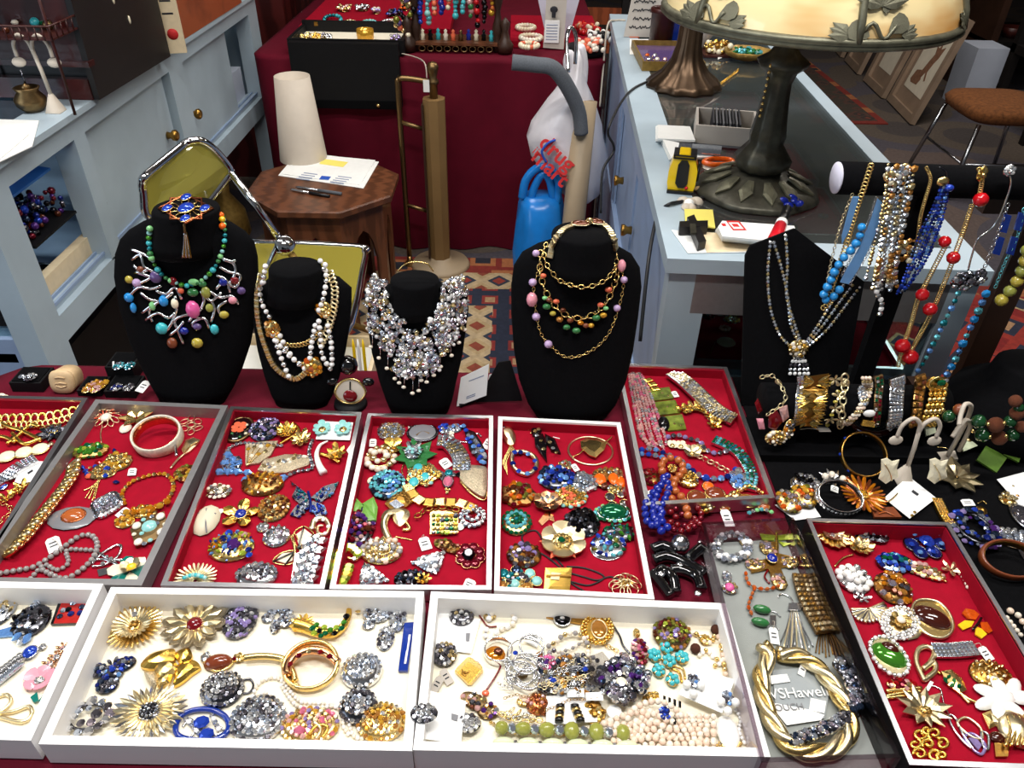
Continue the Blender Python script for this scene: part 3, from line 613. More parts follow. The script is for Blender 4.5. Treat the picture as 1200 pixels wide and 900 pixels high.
for z in(.17,.32):
 q=[c+NPA(v)for v in((-.16,-.06,z),(.1,-.06,z),(.1,.1,z),(-.16,.1,z))]
 b=MB();b.prism(q,.004,'leather');tt.mb('shelf',b);b=MB();b.tube([p+NPA([0,0,.03])for p in q],.003,'leather',5,True);tt.mb('rail',b)
 for i in range(16):p=q[0]+(q[1]-q[0])*i/15;b=MB();b.tube([p,p+NPA([0,0,.03])],.002,'leather',5);tt.mb('baluster',b)
 for i in range(7):p=q[1]+(q[2]-q[1])*i/6;b=MB();b.tube([p,p+NPA([0,0,.03])],.002,'leather',5);tt.mb('baluster',b)
for x,y in((-.155,-.055),(.095,-.055),(.095,.095),(-.155,.095)):b=MB();b.tube([c+NPA([x,y,0]),c+NPA([x,y,.36])],.004,'leather',6);tt.mb('leg',b)
for z in(.175,.325):
 for i in range(9):g=T('trinket',f'small {SHN[i]} trinket, {ORD[i]} from left on the {"upper" if z > .2 else "lower"} shelf of the metal rack','trinket',c+NPA([-.14+.023*i,RNU(-.03,.08),z]),'trinkets on the metal rack');g.unit('stone',RNC(['gem','bead']),SHJ[i],g.loc+NPA([0,0,.008]),RNU(.007,.014))
solo('dark_cupboard','tall dark red cupboard behind the far end of the left showcase','cupboard',MB().box((-1.7,4.05,0),(-1.12,4.7,1.9),'mahog'))
b=MB();P=at(42,92,1.0)
solo('carved_screen','dark carved wooden screen behind the brass pot at the left','panel',MB().box((-1.9,2.5,1.0),(-1.5,2.54,1.22),'oak'))
# right showcase
RA=RAD_(-2.7);RO=NPA([.298,1.286,0]);RR=frame((0,0,1),RA);RW,RD,RZ=.57,2.2,.955
def RB(lo,hi,mat):return MB().box(lo,hi,mat,RR,RO)
t=T('glass_showcase','pale blue glass-topped showcase on the right holding the bronze lamps','cabinet',RO+RR@NPA([RW/2,RD/2,0]))
for x in(0,RW-.05):
 for y in(0,RD-.05):t.mb('post',RB((x,y,0),(x+.05,y+.05,RZ-.03),'bluepaint'))
t.mb('top_rail',RB((-.01,-.01,RZ-.03),(.075,RD+.01,RZ),'bluepaint'));t.mb('top_rail',RB((RW-.03,-.01,RZ-.03),(RW+.01,RD+.01,RZ),'bluepaint'))
t.mb('top_rail',RB((.075,-.01,RZ-.03),(RW-.03,.08,RZ),'bluepaint'));t.mb('top_rail',RB((.075,RD-.06,RZ-.03),(RW-.03,RD+.01,RZ),'bluepaint'))
t.mb('glass_top',RB((.06,.065,RZ-.008),(RW-.025,RD-.05,RZ-.001),'mirror'))
t.mb('front_rail',RB((.05,.0,RZ-.12),(RW-.05,.03,RZ-.03),'alug'));t.mb('front_rail',RB((.05,0,.42),(RW-.05,.03,.5),'bluepaint'))
t.mb('front_stile',RB((.05,.0,.5),(.075,.03,RZ-.12),'bluepaint'))
t.mb('front_glass',RB((.075,.012,.5),(RW-.05,.016,RZ-.12),'glass'));t.mb('side_glass',RB((RW-.02,.05,.5),(RW-.016,RD-.05,RZ-.03),'glass'))
t.mb('side_rail',RB((RW-.03,.05,.42),(RW,RD-.05,.5),'bluepaint'))
t.mb('base',RB((.02,.03,.42),(RW-.03,RD-.02,.45),'bluepaintd'));t.mb('back_panel',RB((.05,RD-.02,.42),(RW-.05,RD,RZ-.03),'bluepaintd'))
t.mb('side_rail',RB((0,.05,RZ-.11),(.03,RD-.05,RZ-.03),'bluepaintd'));t.mb('side_rail',RB((0,.05,.40),(.03,RD-.05,.48),'bluepaintd'))
for y0,y1,x in((.05,.72,.006),(.66,1.42,.016),(1.36,RD-.05,.006)):
 d=t.mb('door',RB((x,y0,.48),(x+.008,y1,RZ-.11),'bluepaintd'))
for y0 in(.05,.7,1.4):t.mb('stile',RB((.0,y0,.48),(.012,y0+.05,RZ-.11),'bluepaintd'))
for y in(1.02,.66):
 b=MB();b.lathe([(.001,0),(.012,0),(.01,.012),(.016,.02),(.016,.028),(.001,.03)],'dkgold',RO+RR@NPA([-.0005,y,.70]),12,frame(-RR[:,0]));t.mb('lock' if y==.66 else 'knob',b)
t.mb('lower_panel',RB((.004,.05,.0),(.012,RD-.05,.40),'bluepaintd'))
for z in(.80,.66):t.mb('glass_shelf',RB((.06,.05,z),(RW-.03,RD-.1,z+.006),'glass'))
def rtray(y0,y1,x0,x1,z,label,mat='redfelt'):
 tt=T('felt_tray',label,'tray',RO+RR@NPA([(x0+x1)/2,(y0+y1)/2,z]))
 tt.mb('felt',RB((x0+.008,y0+.008,z+.001),(x1-.008,y1-.008,z+.004),mat))
 for lo,hi in(((x0,y0),(x1,y0+.008)),((x0,y1-.008),(x1,y1)),((x0,y0+.008),(x0+.008,y1-.008)),((x1-.008,y0+.008),(x1,y1-.008))):tt.mb('rim',RB((lo[0],lo[1],z+.001),(hi[0],hi[1],z+.02),'alu'))
 return tt
def strew(n,y0,y1,x0,x1,z,group,label,big=1.0):
 for i in range(n):
  j=i*7%len(SHJ);p=RO+RR@NPA([x0+.03+(x1-x0-.06)*(i+RNU(.2,.8))/n,RNU(y0+.03,y1-.03),z+.0045]);g=T('brooch',f'{SHN[j]} brooch, {ORD[i]} from left on the {label}','jewel',p,group)
  r=RNU(.012,.022)*big;g.unit('setting','dome',RNC(['gold','bronze','silver','antique']),p,(r,r*.8,.004));mt=SHJ[j]
  lst=[('gem6',mt,p+NPA([r*.75*CO_(a),r*.6*SI_(a),.004]),.0045*big,I3)for a in LSP(0,6.28,9)[:-1]];g.many('stone',lst,False);g.unit('stone','dome',RNC(SHJ),p+NPA([0,0,.003]),(r*.45,r*.4,.005))
for(y0,y1,x0,x1,z,lab,n)in((.08,.34,.08,.28,.806,'red felt tray of old brooches on the upper shelf, left front of the right showcase',7),(.08,.34,.3,.52,.806,'red felt tray of brooches on the upper shelf, right front of the right showcase',6),
  (.06,.38,.09,.29,.666,'red felt tray on the lower shelf of the right showcase, left front',6),(.06,.38,.3,.53,.666,'red felt tray on the lower shelf of the right showcase, right front',6),(.75,1.05,.1,.5,.806,'red felt tray in the right showcase below the grey stationery box',10),(1.25,1.6,.1,.5,.806,'red felt tray in the right showcase below the flared lamp foot',10),(.4,.7,.1,.5,.806,'red felt tray in the right showcase below the bronze lamp',8)):
 rtray(y0,y1,x0,x1,z,lab);strew(n,y0,y1,x0,x1,z,'brooches in the right showcase',lab.replace(' of old brooches','').replace(' of brooches','').replace('red felt tray','tray').replace(' of the right showcase','').replace(' in the right showcase',''))
q=T('ribbon_brooch','silver pearl-edged ribbon brooch on the upper red tray behind the showcase glass','brooch',(858,340),zf=.812)
q.beads([(838,342),(846,338),(856,341),(862,350),(868,357),(874,357)],3.5,'o_gpearl');q.clus(843,344,14,8,['g_champ','g_smoke'],3)
q=T('stone_plaque','grey green oval stone plaque on the upper red tray behind the showcase glass','brooch',(845,363),zf=.812);q.gem(846,363,28,'verdi',h=9,up=.25);q.tube([(836,368),(850,370),(860,366)],.001,'silver')
q=T('stone_plaque','tan oval stone pin on the lower red tray behind the showcase glass','brooch',(850,401),zf=.672);q.gem(851,401,20,'o_ivory',h=11,up=.3);q.tube([(838,401),(832,415)],.001,'dkgold',nm='pin')
# back of the stall
t=T('jewellery_case','black jewellery case on the back table with its flap hanging down in front','case',(-.66,3.32,.834))
t.mb('flap',MB().box((-.885,3.185,.645),(-.455,3.222,.888),'boxblack'));t.mb('lid_edge',MB().box((-.885,3.18,.64),(-.455,3.186,.672),'velvet'))
t.mb('bottom',MB().box((-.9,3.24,.836),(-.44,3.52,.846),'boxblack'))
for lo,hi in(((-.9,3.24),(-.44,3.255)),((-.9,3.505),(-.44,3.52)),((-.9,3.255),(-.885,3.505)),((-.455,3.255),(-.44,3.505))):t.mb('side',MB().box((lo[0],lo[1],.846),(hi[0],hi[1],.905 if lo[1]>3.5 else.89),'boxblack'))
t.mb('lining',MB().box((-.885,3.255,.846),(-.455,3.505,.862),'creamfelt'))
for x in(-.55,):b=MB();b.lathe([(.001,0),(.008,0),(.008,.004),(.001,.006)],'gold',(x,3.179,.655),10,frame((0,-1,0)));t.mb('clasp',b)
for x in(-.84,-.5):b=MB();b.box((x-.008,3.503,.885),(x+.008,3.5045,.9),'dkgold');t.mb('hinge',b)
def trinket(name,label,cat,p,kind,group=None):
 g=T(name,label,cat,p,group)
 return g
q=T('hinged_bangle','clear amber glass cuff standing in the black jewellery case','bangle',(-.61,3.36,.862));q.zf=.862
b=MB();b.lathe([(.03,0),(.034,.002),(.036,.03),(.034,.045),(.031,.045),(.03,.002)],'g_topaz',q.loc,24,caps=False);q.mb('band',b)
for(x,lab,cols)in((-.86,'pale gold cluster brooch at the left end of the black jewellery case',['g_champ','gold']),(-.81,'golden flower brooch in the black jewellery case',['gold','g_topaz']),(-.77,'white and grey cluster in the black jewellery case',['g_clear','g_smoke']),(-.49,'purple grey draped beads at the right end of the black case',['g_lilac','o_gpearl'])):
 q=T('cluster_brooch',lab,'brooch',(x,3.37,.862),zf=.862);lst=[('gem6',RNC(cols),q.loc+NPA([RNU(-.02,.02),RNU(-.02,.02),RNU(.004,.02)]),.007,I3)for _ in range(26)];q.unit('setting','dome','gold',q.loc,(.025,.022,.012));q.many('stone',lst,False)
PADZ=.9
t=T('red_display_pad','raised red felt pad with jewellery behind the black case on the back table','tray',(-.62,3.8,.834))
pa=[NPA(v)for v in((-.93,3.56,.87),(-.28,3.56,.87),(-.28,4.1,.93),(-.86,4.1,.93))];b=MB();b.prism([p-NPA([0,0,.036])for p in pa],.036,'redfelt');t.mb('pad',b)
def padp(x,y):
 d=ray(x,y);n=np.cross(pa[1]-pa[0],pa[3]-pa[0]);return EYE+d*(((pa[0]-EYE)@n)/(d@n))
for(x,y,w,h,cols,name,lab,cat)in((403,13,14,10,['g_champ','gold','g_rose'],'cluster_brooch','gold and pink cluster at the back left of the red pad behind the black case','brooch'),(425,12,14,8,['g_clear','g_smoke','silver'],'cluster_brooch','silver spray brooch on the red pad behind the black case','brooch'),(441,16,8,10,['o_pearl','g_lilac'],'cluster_brooch','pale looped bracelet on the red pad behind the black case','bracelet'),
  (462,18,16,10,['g_sapph','g_black','o_purpb'],'cluster_brooch','dark blue cluster near the right of the red pad behind the black case','brooch'),(390,25,22,8,['o_turq','g_teal'],'bead_bracelet','turquoise bead bracelet at the front left of the red pad behind the black case','bracelet'),(410,31,18,5,['g_champ','o_cream'],'bead_bracelet','cream bead strand at the front of the red pad behind the black case','bracelet'),
  (433,31,20,5,['g_aqua','o_aquam'],'bead_bracelet','pale aqua strand at the front of the red pad behind the black case','bracelet'),(456,30,18,6,['g_clear','o_cream','g_lilac'],'bead_bracelet','white and lilac strand at the front right of the red pad behind the black case','bracelet'),(480,27,16,16,['o_ivory','g_champ','o_cream'],'bead_bracelet','cream shell bracelet at the right corner of the red pad beside the carved rack','bracelet'),(474,12,10,8,['g_orange','g_black'],'cluster_brooch','orange and black pin at the back right of the red pad behind the black case','brooch')):
 p=padp(x,y);k=pxm(p);q=T(name,lab,cat,p)
 if name=='bead_bracelet':
  lst=[('bead6',RNC(cols),p+NPA([w*k*.45*CO_(a),w*k*.45*SI_(a)*max(.7,h/w),.008+.02*SI_(a)*max(.7,h/w)*w*k/.1]),.0085,I3)for a in LSP(0,6.28,17)[:-1]];q.many('bead',lst,False)
 else:
  q.unit('setting','dome','gold',p,(w*k*.4,w*k*.4,.008));q.many('stone',[('gem6',RNC(cols),p+NPA([RNU(-.5,.5)*w*k,RNU(-.6,.6)*w*k,RNU(.008,.02)]),.009,I3)for _ in range(26)],False)
t=T('carved_rack','dark carved wooden rack hung with bead strands on the back table','rack',(-.22,3.42,.834))
turn=[(.018,0),(.02,.02),(.012,.04),(.018,.06),(.022,.09),(.014,.12),(.01,.15),(.018,.18),(.022,.22),(.013,.26),(.018,.30),(.012,.34),(.016,.42),(.012,.55)]
for x in(-.40,-.07):b=MB();b.lathe(turn,'dkpost',(x,3.34,.836),10);t.mb('post',b)
for x in(-.43,-.04):b=MB();b.lathe([(.001,0),(.03,0),(.035,.03),(.02,.05),(.012,.08),(.02,.11),(.004,.13)],'dkpost',(x,3.32,.836),10);t.mb('finial',b)
t.mb('shelf',MB().box((-.40,3.30,.862),(-.07,3.46,.872),'oak'));t.mb('back_rail',MB().box((-.40,3.34,1.2),(-.07,3.352,1.22),'dkpost'))
for i in range(9):x=-.375+i*.034;b=MB();b.tube([NPA([x+.013*CO_(a),3.305,.849+.011*SI_(a)])for a in LSP(0,6.28,11)[:-1]],.0028,'antique',5,True);t.mb('fretwork',b)
for i in range(11):
 x=-.375+.028*i;cl=[['g_blue','o_lapis'],['o_aquam','g_aqua'],['o_coral','o_ivory'],['o_lapis'],['o_cream','o_coral'],['o_turq'],['o_turq','g_aqua'],['o_jade','g_rose'],['g_black','o_redbead'],['g_black'],['g_topaz','o_amberb']][i]
 q=T('bead_strand',['blue bead strand second from left','aqua bead strand','coral and ivory strand','navy bead strand','cream and coral strand','solid turquoise strand','turquoise and clear strand','jade and rose strand','black and red strand','all black strand','amber strand'][i]+' hanging in the carved dark rack','beads',(x,3.35,.90),'strands on the carved rack')
 ln=RNU(.2,.27);b=MB();b.tube([(x,3.342,1.2),(x,3.33,1.2-ln)],.0012,'cordb',4);q.mb('string',b)
 q.many('bead',[('bead6',cl[j%len(cl)],NPA([x+RNU(-.004,.004),3.328+RNU(-.006,.004),1.2-ln+j*.017]),RNU(.008,.014),I3)for j in range(int(ln/.017))],False)
FC=[('o_ivory','ivory'),('g_black','black'),('o_turq','turquoise'),('o_pearl','pearly'),('o_coral','coral'),('antique','bronze'),('o_lapis','navy')]
for i in range(10):
 p=NPA([-.375+.031*i,3.335+RNU(0,.04),.8725]);q=T('figurine',f'tiny carved {FC[i%7][1]} figure, {ORD[i]} from left on the shelf of the dark rack','trinket',p,'figures on the rack shelf');mt=FC[i%7][0]
 b=MB();b.lathe([(.001,0),(.011,0),(.008,.012),(.011,.02),(.005,.028),(.008,.035),(.001,.042)],mt,p,8);q.mb('body',b)
q=T('necklace','mixed dark bead necklace with cream tufts slung over the left post of the carved rack','necklace',(-.44,3.36,.85))
q.many('bead',[('bead6',RNC(['o_ivory','g_black','g_olive','o_coral','o_purpb','g_champ']),NPA([-.44+.03*SI_(a*3)+RNU(-.02,.02),3.33+RNU(-.02,.02),.86+a*.05]),RNU(.009,.015),I3)for a in LSP(0,6,50)],False)
solo('red_scarf','bright red scarf end hanging at the right of the carved rack','scarf',MB().t('bead','o_redbead',(-.035,3.36,1.10),(.022,.02,.05)).t('bead','o_redbead',(-.02,3.36,1.15),(.02,.02,.04)))
pz=.86;b=MB();b.box((-.02,3.42,.8335),(.21,3.95,.858),'redfelt');solo('red_display_pad','flat red felt pad with cream bracelets between the carved rack and the lilac panel','tray',b)
for i,(x,y,w,lab)in enumerate(((616,35,20,'looped cream chain on the red pad left of the lilac panel'),(622,47,24,'thick ivory bead strand on the red pad left of the lilac panel'),(620,56,20,'tan and ivory bangle at the front of the red pad left of the lilac panel'))):
 p=at(x,y,.8585);k=pxm(p);q=T('ivory_bracelet',lab,'bracelet',p);q.many('bead',[('bead6',RNC(['o_ivory','o_cream','o_coral' if i==2 else 'o_pearl']),p+NPA([w*k*.5*CO_(a),w*k*.55*SI_(a),.01]),.011,I3)for a in LSP(0,6.28,20)[:-1]],False)
t=T('lilac_screen','tall lilac white tapered panel standing on the back table','panel',(.1,3.5,.834));b=MB();Q=[aty(x,y,3.5)for x,y in((641,62),(664,62),(690,-40),(622,-40))];Q=[q+(NPA([0,0,.8345-Q[0][2]])if i<2 else 0)for i,q in enumerate(Q)];b.prism(Q,.012,'lav',0,(0,1,0));t.mb('panel',b)
t=T('sign_card','small cream sign card with a dark figure and fine print leaning by the lilac panel','sign',at(650,66,.834));b=MB();Q=[aty(x,y,3.4)for x,y in((636,66),(660,68),(664,11),(640,10))];dz_=.8345-min(q[2]for q in Q);b.prism([q+NPA([0,.02*(i>1),dz_])for i,q in enumerate(Q)],.003,'signgrey',0,(0,-1,.05));t.mb('card',b)
Q0=aty(648,40,3.39);t.mb('print_panel',MB().box((Q0[0]-.035,3.392,.86),(Q0[0]+.025,3.3965,.945),'card'))
for i in range(6):t.mb('line_of_writing',MB().box((Q0[0]-.028,3.391,.872+.011*i),(Q0[0]+.018,3.392,.875+.011*i),'inkgrey'))
b=MB();b.t('dome','ink',(Q0[0]+.0,3.396,.985),(.016,.013,.002),frame((0,-1,0)));b.box((Q0[0]-.008,3.3945,.955),(Q0[0]+.008,3.3965,.985),'ink');t.mb('figure',b)
b=MB();b.box((.215,3.42,.8335),(.365,3.98,.856),'redfelt');solo('red_display_pad','red felt pad with black and white beads beside the right showcase','tray',b)
for i,(x,y,cols,lab)in enumerate(((690,38,['o_coral','o_redbead','o_ivory'],'red and ivory bead heap on the red pad beside the right showcase'),(703,46,['o_white','o_blacke'],'black and white bead strand on the red pad beside the right showcase'),(692,58,['o_coral','o_pearl'],'pink bead strand at the front of the red pad beside the right showcase'))):
 p=at(x,y,.857);q=T('bead_strand',lab,'beads',p);q.many('bead',[('bead6',RNC(cols),p+NPA([RNU(-.05,.05),RNU(-.07,.07),RNU(.008,.03)]),.011,I3)for _ in range(42)],False)
b=MB();b.lathe([(.001,0),(.075,0),(.08,.01),(.08,.028),(.07,.034),(.001,.036)],'boxblack',(.285,3.33,.834),28);solo('round_case','round black case on the front corner of the back table beside the right showcase','case',b)
t=T('wooden_chair','dark chair with an orange wooden back standing behind the back table','chair',(.45,5.0,0))
for x in(.25,.65):t.mb('leg',MB().box((x-.02,4.98,0),(x+.02,5.02,1.05),'dkfurn'));t.mb('leg',MB().box((x-.02,5.4,0),(x+.02,5.44,.46),'dkfurn'))
t.mb('seat',MB().box((.22,4.98,.46),(.68,5.45,.5),'orangebrown'))
for z in(.62,.78,.94):t.mb('back_slat',MB().box((.27,4.99,z),(.63,5.01,z+.09),'orangebrown'))
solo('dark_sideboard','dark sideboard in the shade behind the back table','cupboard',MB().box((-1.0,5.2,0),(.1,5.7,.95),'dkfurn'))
solo('orange_cabinet','orange brown wooden cabinet glimpsed behind the carved rack','cabinet',MB().box((-.5,4.75,0),(.12,5.1,1.05),'orangebrown'))
solo('tan_cushion','dull tan bolster lying behind the red pad at the top of the photo','cushion',MB().lathe([(.001,0),(.07,.01),(.08,.05),(.08,.4),(.07,.44),(.001,.45)],'pole2',(-.72,4.22,.92),16,frame((1,0,0))))
t=T('floor_stand','floor stand with a thick tan post, round foot and thin brass side rod','stand',(-.32,3.05,0))
px_,py_=-.31,3.05;b=MB();b.lathe([(.001,0),(.125,0),(.13,.01),(.12,.025),(.05,.035),(.045,.05),(.001,.051)],'pole2',(px_,py_,0),28);t.mb('foot',b)
b=MB();Z1=aty(512,115,py_)[2];n8=[(.045*CO_(a),.045*SI_(a))for a in LSP(PI/8,2*PI+PI/8,9)[:-1]];b.loft([[(px_+x,py_+y,z)for x,y in n8]for z in(.05,Z1)],'pole',False);t.mb('post',b)
t.mb('dark_strip',MB().box((px_-.048,py_-.03,.052),(px_-.04,py_+.03,Z1-.02),'dkpost'))
b=MB();b.lathe([(.016,0),(.016,.05),(.022,.055),(.022,.065),(.014,.075),(.02,.10),(.024,.115),(.016,.13),(.001,.135)],'antique',(px_,py_,Z1),14);t.mb('finial',b)
rx_=aty(473,200,py_)[0];za=aty(473,92,py_)[2];b=MB();b.tube(catmull([(px_,py_,za-.012),(rx_+.04,py_,za),(rx_+.005,py_,za-.005),(rx_,py_,za-.04),(rx_,py_,.5),(rx_,py_,.05)]),.011,'antique',8);t.mb('side_rod',b)
for y0 in(143,240):z=aty(473,y0,py_)[2];b=MB();b.tube([(rx_,py_,z),(px_-.03,py_,z-.03)],.009,'antique',8);t.mb('cross_bar',b)
b=MB();b.lathe([(.001,0),(.03,0),(.03,.01),(.011,.03),(.011,.05)],'bronze',(rx_,py_,0),12);t.mb('rod_foot',b)
t.mb('price_tag',MB().box((px_-.035,py_-.03,Z1+.03),(px_-.012,py_-.029,Z1+.075),'paper'))
b=MB();b.tube(catmull([(px_-.02,py_-.028,Z1+.08),(px_-.03,py_,Z1+.13),(px_-.09,3.2,.842),(px_-.14,3.24,.842)]),.0025,'cordw',5);t.mb('string',b)
A,B_=aty(672,262,2.55),aty(686,118,2.62);dirn=(B_-A);G=A-dirn*(A[2]/dirn[2])
t=T('foam_handled_pole','tan wooden pole with a bent grey foam grip leaning by the right showcase','pole',(G[0],G[1],0.0))
b=MB();b.tube([G+dirn*.02/dirn[2],A,B_],.04,'pole2',14);t.mb('shaft',b)
b=MB();b.tube(catmull([aty(600,73,2.5),aty(628,76,2.5),aty(648,80,2.5),aty(664,100,2.52),aty(678,130,2.55),aty(681,156,2.56)]),.024,'foam',12);t.mb('foam_grip',b)
b=MB();b.tube(catmull([aty(666,85,2.52),aty(664,45,2.58),aty(669,32,2.6),aty(675,44,2.6),aty(674,75,2.6)]),.006,'chrome',8);t.mb('hook',b)
def bag(name,label,rows,Y,D,mat,handles,hmat=None):
 t=T(name,label,'bag',aty((rows[0][1]+rows[0][2])/2,rows[0][0],Y));rg=[];n=28
 for i,(py,xl,xr)in enumerate(rows):
  c=aty((xl+xr)/2,py,Y);hw=(aty(xr,py,Y)[0]-aty(xl,py,Y)[0])/2;d=D*(.35+.65*SI_(PI*min(1,(i+.6)/len(rows))));r=[]
  for k in range(n):a=2*PI*k/n;wv=1+.05*SI_(a*5+i*1.3)+.03*SI_(a*9-i);r.append((c[0]+hw*wv*CO_(a),c[1]+d*wv*SI_(a),c[2]))
  rg.append(r)
 b=MB();b.loft(rg,mat);t.mb('body',b)
 for pts,r in handles:b=MB();b.tube(catmull([aty(x,y,Y-.02)for x,y in pts]),r,hmat or mat,8);t.mb('handle',b)
 return t
bw=bag('plastic_bag','bulging white plastic carrier bag with red and blue print hanging from the pole',[(232,676,692),(226,660,702),(205,640,708),(180,624,711),(160,618,708),(145,624,704),(120,640,696),(98,658,688),(84,666,684),(66,672,682),(56,675,679)],2.7,.12,'bagwhite',[([(668,95),(664,75),(667,62),(671,72),(672,92)],.012),([(680,90),(676,68),(681,55),(685,75),(684,96)],.012)])
def on_bag(x,y):return aty(x,y,2.565)
ux=on_bag(690,222)-on_bag(640,170);R=frame((-.12,-1,.25),0,on_bag(668,195)-on_bag(642,172))
for w_,(x,y)in(('drug',(653,180)),('mart',(645,197))):text(w_,.075,'inkred',mat4(R,on_bag(x,y)),bw.o,'lettering',bw.loc,.002,0,.0015)
text('ʺʺ' if False else 'ii',.04,'inkred',mat4(R,on_bag(628,177)),bw.o,'lettering',bw.loc,.002)
b=MB();b.tube(catmull([on_bag(640,190),on_bag(635,178),on_bag(642,168),on_bag(651,164)]),.004,'inkblue',6);bw.mb('blue_mark',b)
b=MB();b.t('bead','o_jadel',aty(677,118,2.56),(.008,.008,.02));bw.mb('green_clip',b)
bag('plastic_bag','blue plastic carrier bag standing on the floor below the white bag',[(395,606,668),(360,604,668),(320,602,666),(290,602,664),(260,605,662),(240,608,660),(228,610,657)],2.62,.1,'bagblue',[([(612,232),(616,212),(628,198),(642,197),(654,212),(652,238)],.015),([(622,236),(626,220),(636,204),(644,212),(648,232)],.014)])
solo('cardboard_roll','brown paper roll standing beside the right showcase behind the pole','roll',MB().lathe([(.055,0),(.055,.38),(.045,.38),(.045,.0)],'kraft',(.25,2.2,0),18))
# octagonal table, papers, pens, lampshade
OC=NPA([-.70,2.74,0]);OZ=.5;OR_=.285
t=T('octagonal_table','brown octagonal wooden side table with arched openings in its sides','table',OC)
oc=lambda r,i,z:OC+NPA([r*CO_(PI/8+i*PI/4),r*SI_(PI/8+i*PI/4),z])
b=MB();b.loft([[oc(OR_-.012,i,OZ-.03)for i in range(8)],[oc(OR_,i,OZ-.022)for i in range(8)],[oc(OR_,i,OZ-.004)for i in range(8)],[oc(OR_-.008,i,OZ)for i in range(8)]],'oak',False);t.mb('top',b)
for i in range(8):
 a0,a1=oc(OR_-.04,i,0),oc(OR_-.04,i+1,0);L=np.linalg.norm(a1-a0);x=(a1-a0)/L;n=NPA([-x[1],x[0],0]);H=OZ-.031;w0,w1=L*.2,L*.8
 pts=[(0,0),(w0,0),(w0,H*.55)]+[(w0+(w1-w0)*u,H*(.55+.27*SI_(PI*u)**.7))for u in(.15,.3,.5,.7,.85)]+[(w1,H*.55),(w1,0),(L,0),(L,H),(0,H)]
 b=MB();b.prism([a0+x*p+NPA([0,0,q])for p,q in pts],.014,'oak',0,n);t.mb('side_panel',b)
t=T('papers','white printed sheets with a yellow patch lying on the octagonal table','papers',at(385,200,OZ))
for i,q in enumerate(([(326,206),(350,178),(444,190),(426,221)],[(330,204),(354,180),(440,188),(422,217)])):b=MB();b.prism([at(x,y,OZ+.001+.002*i)for x,y in q],.0016,'paper');t.mb('sheet',b)
for q,mt in(([(378,186),(408,190),(402,196),(374,192)],'postit'),([(377,206),(388,207),(385,211),(374,210)],'inkblue')):b=MB();b.prism([at(x,y,OZ+.0047)for x,y in q],.0004,mt);t.mb('patch',b)
for j in range(4):b=MB();b.prism([at(x,y,OZ+.0047)for x,y in((356-j*3,202+j*2.2),(372-j*3,204+j*2.2),(372-j*3,205+j*2.2),(356-j*3,203+j*2.2))],.0004,'inkgrey');t.mb('line_of_writing',b);b=MB();b.prism([at(x,y,OZ+.0047)for x,y in((396-j*3,206+j*2.2),(412-j*3,208+j*2.2),(412-j*3,209+j*2.2),(396-j*3,207+j*2.2))],.0004,'inkgrey');t.mb('line_of_writing',b)
for a,b2,lab in(((346,219),(400,227),'grey capped pen lying on the octagonal table, the farther of two'),((340,222),(386,230),'clear and black pen lying on the octagonal table, the nearer of two')):
 p,q=at(*a,OZ+.006),at(*b2,OZ+.006);t=T('pen',lab,'pen',((p+q)/2));b=MB();b.tube([p,p+(q-p)*.08,p+(q-p)*.65],[.001,.0055,.0055],'steel' if a[0]>342 else 'silver',8);t.mb('barrel',b);b=MB();b.tube([p+(q-p)*.5,q],.0062,'foam' if a[0]>342 else 'blackpl',8);t.mb('cap',b)
b=MB();p=at(352,192,OZ);p=NPA([p[0],p[1]+.06,OZ]);b.lathe([(.092,.001),(.066,.315),(.063,.315),(.089,.001),(.092,.001)],'vinyl',p,32,caps=False);solo('lampshade','tall cream cone lampshade standing on the octagonal table','lampshade',b)
# yellow acrylic folding chair
t=T('folding_chair','folding chair with transparent yellow seat and back in a chrome frame','chair',(-.72,2.1,0))
bk=[aty(x,y,Y)for x,y,Y in((176,256,1.93),(168,226,1.93),(167,214,1.93),(172,205,1.94),(212,172,2.06),(222,166,2.08),(236,165,2.1),(250,174,2.12),(266,192,2.14),(270,201,2.14),(264,211,2.13),(226,252,2.05))]
def slab(pts,th,mat):
 P=NPA(pts);n=np.cross(P[2]-P[0],P[len(P)-3]-P[0]);n/=np.linalg.norm(n);n=n if n[1]>0 else-n;b=MB();b.prism(pts,th,mat,0,n);return b
t.mb('back_panel',slab(bk,.006,'yacrylic'));b=MB();b.tube(catmull(bk,True,4),.011,'chrome',8,True);t.mb('back_frame',b)
hub=aty(334,288,2.12);b=MB();b.tube([bk[9],hub],.011,'chrome',8);t.mb('strut',b)
b=MB();b.lathe([(.001,-.02),(.028,-.02),(.03,-.012),(.026,-.01),(.03,-.002),(.03,.006),(.026,.008),(.03,.016),(.024,.022),(.001,.022)],'chrome',hub,20,frame((.35,-.75,.55)));t.mb('hub',b)
st=[at(296,292,.45),at(300,285,.455),at(420,290,.455),at(427,297,.45),at(426,312,.45),at(400,400,.44),at(318,400,.44),at(306,380,.44)]
b=MB();b.prism(st,.006,'yacrylic');t.mb('seat',b);b=MB();b.tube(catmull([p+NPA([0,0,.003])for p in st],True,4),.011,'chrome',8,True);t.mb('seat_frame',b)
b=MB();b.tube([hub,at(398,375,.35),at(455,470,.0)+NPA([0,.35,.012])],.011,'gilt',8);t.mb('leg',b)
b=MB();b.tube([hub+NPA([-.02,.0,0]),(-1.02,2.35,.012)],.011,'chrome',8);t.mb('leg',b);b=MB();b.tube([st[5],(-.72,2.45,.012)],.011,'chrome',8);t.mb('leg',b);b=MB();b.tube([st[0],(-.8,1.62,.012)],.011,'chrome',8);t.mb('leg',b)
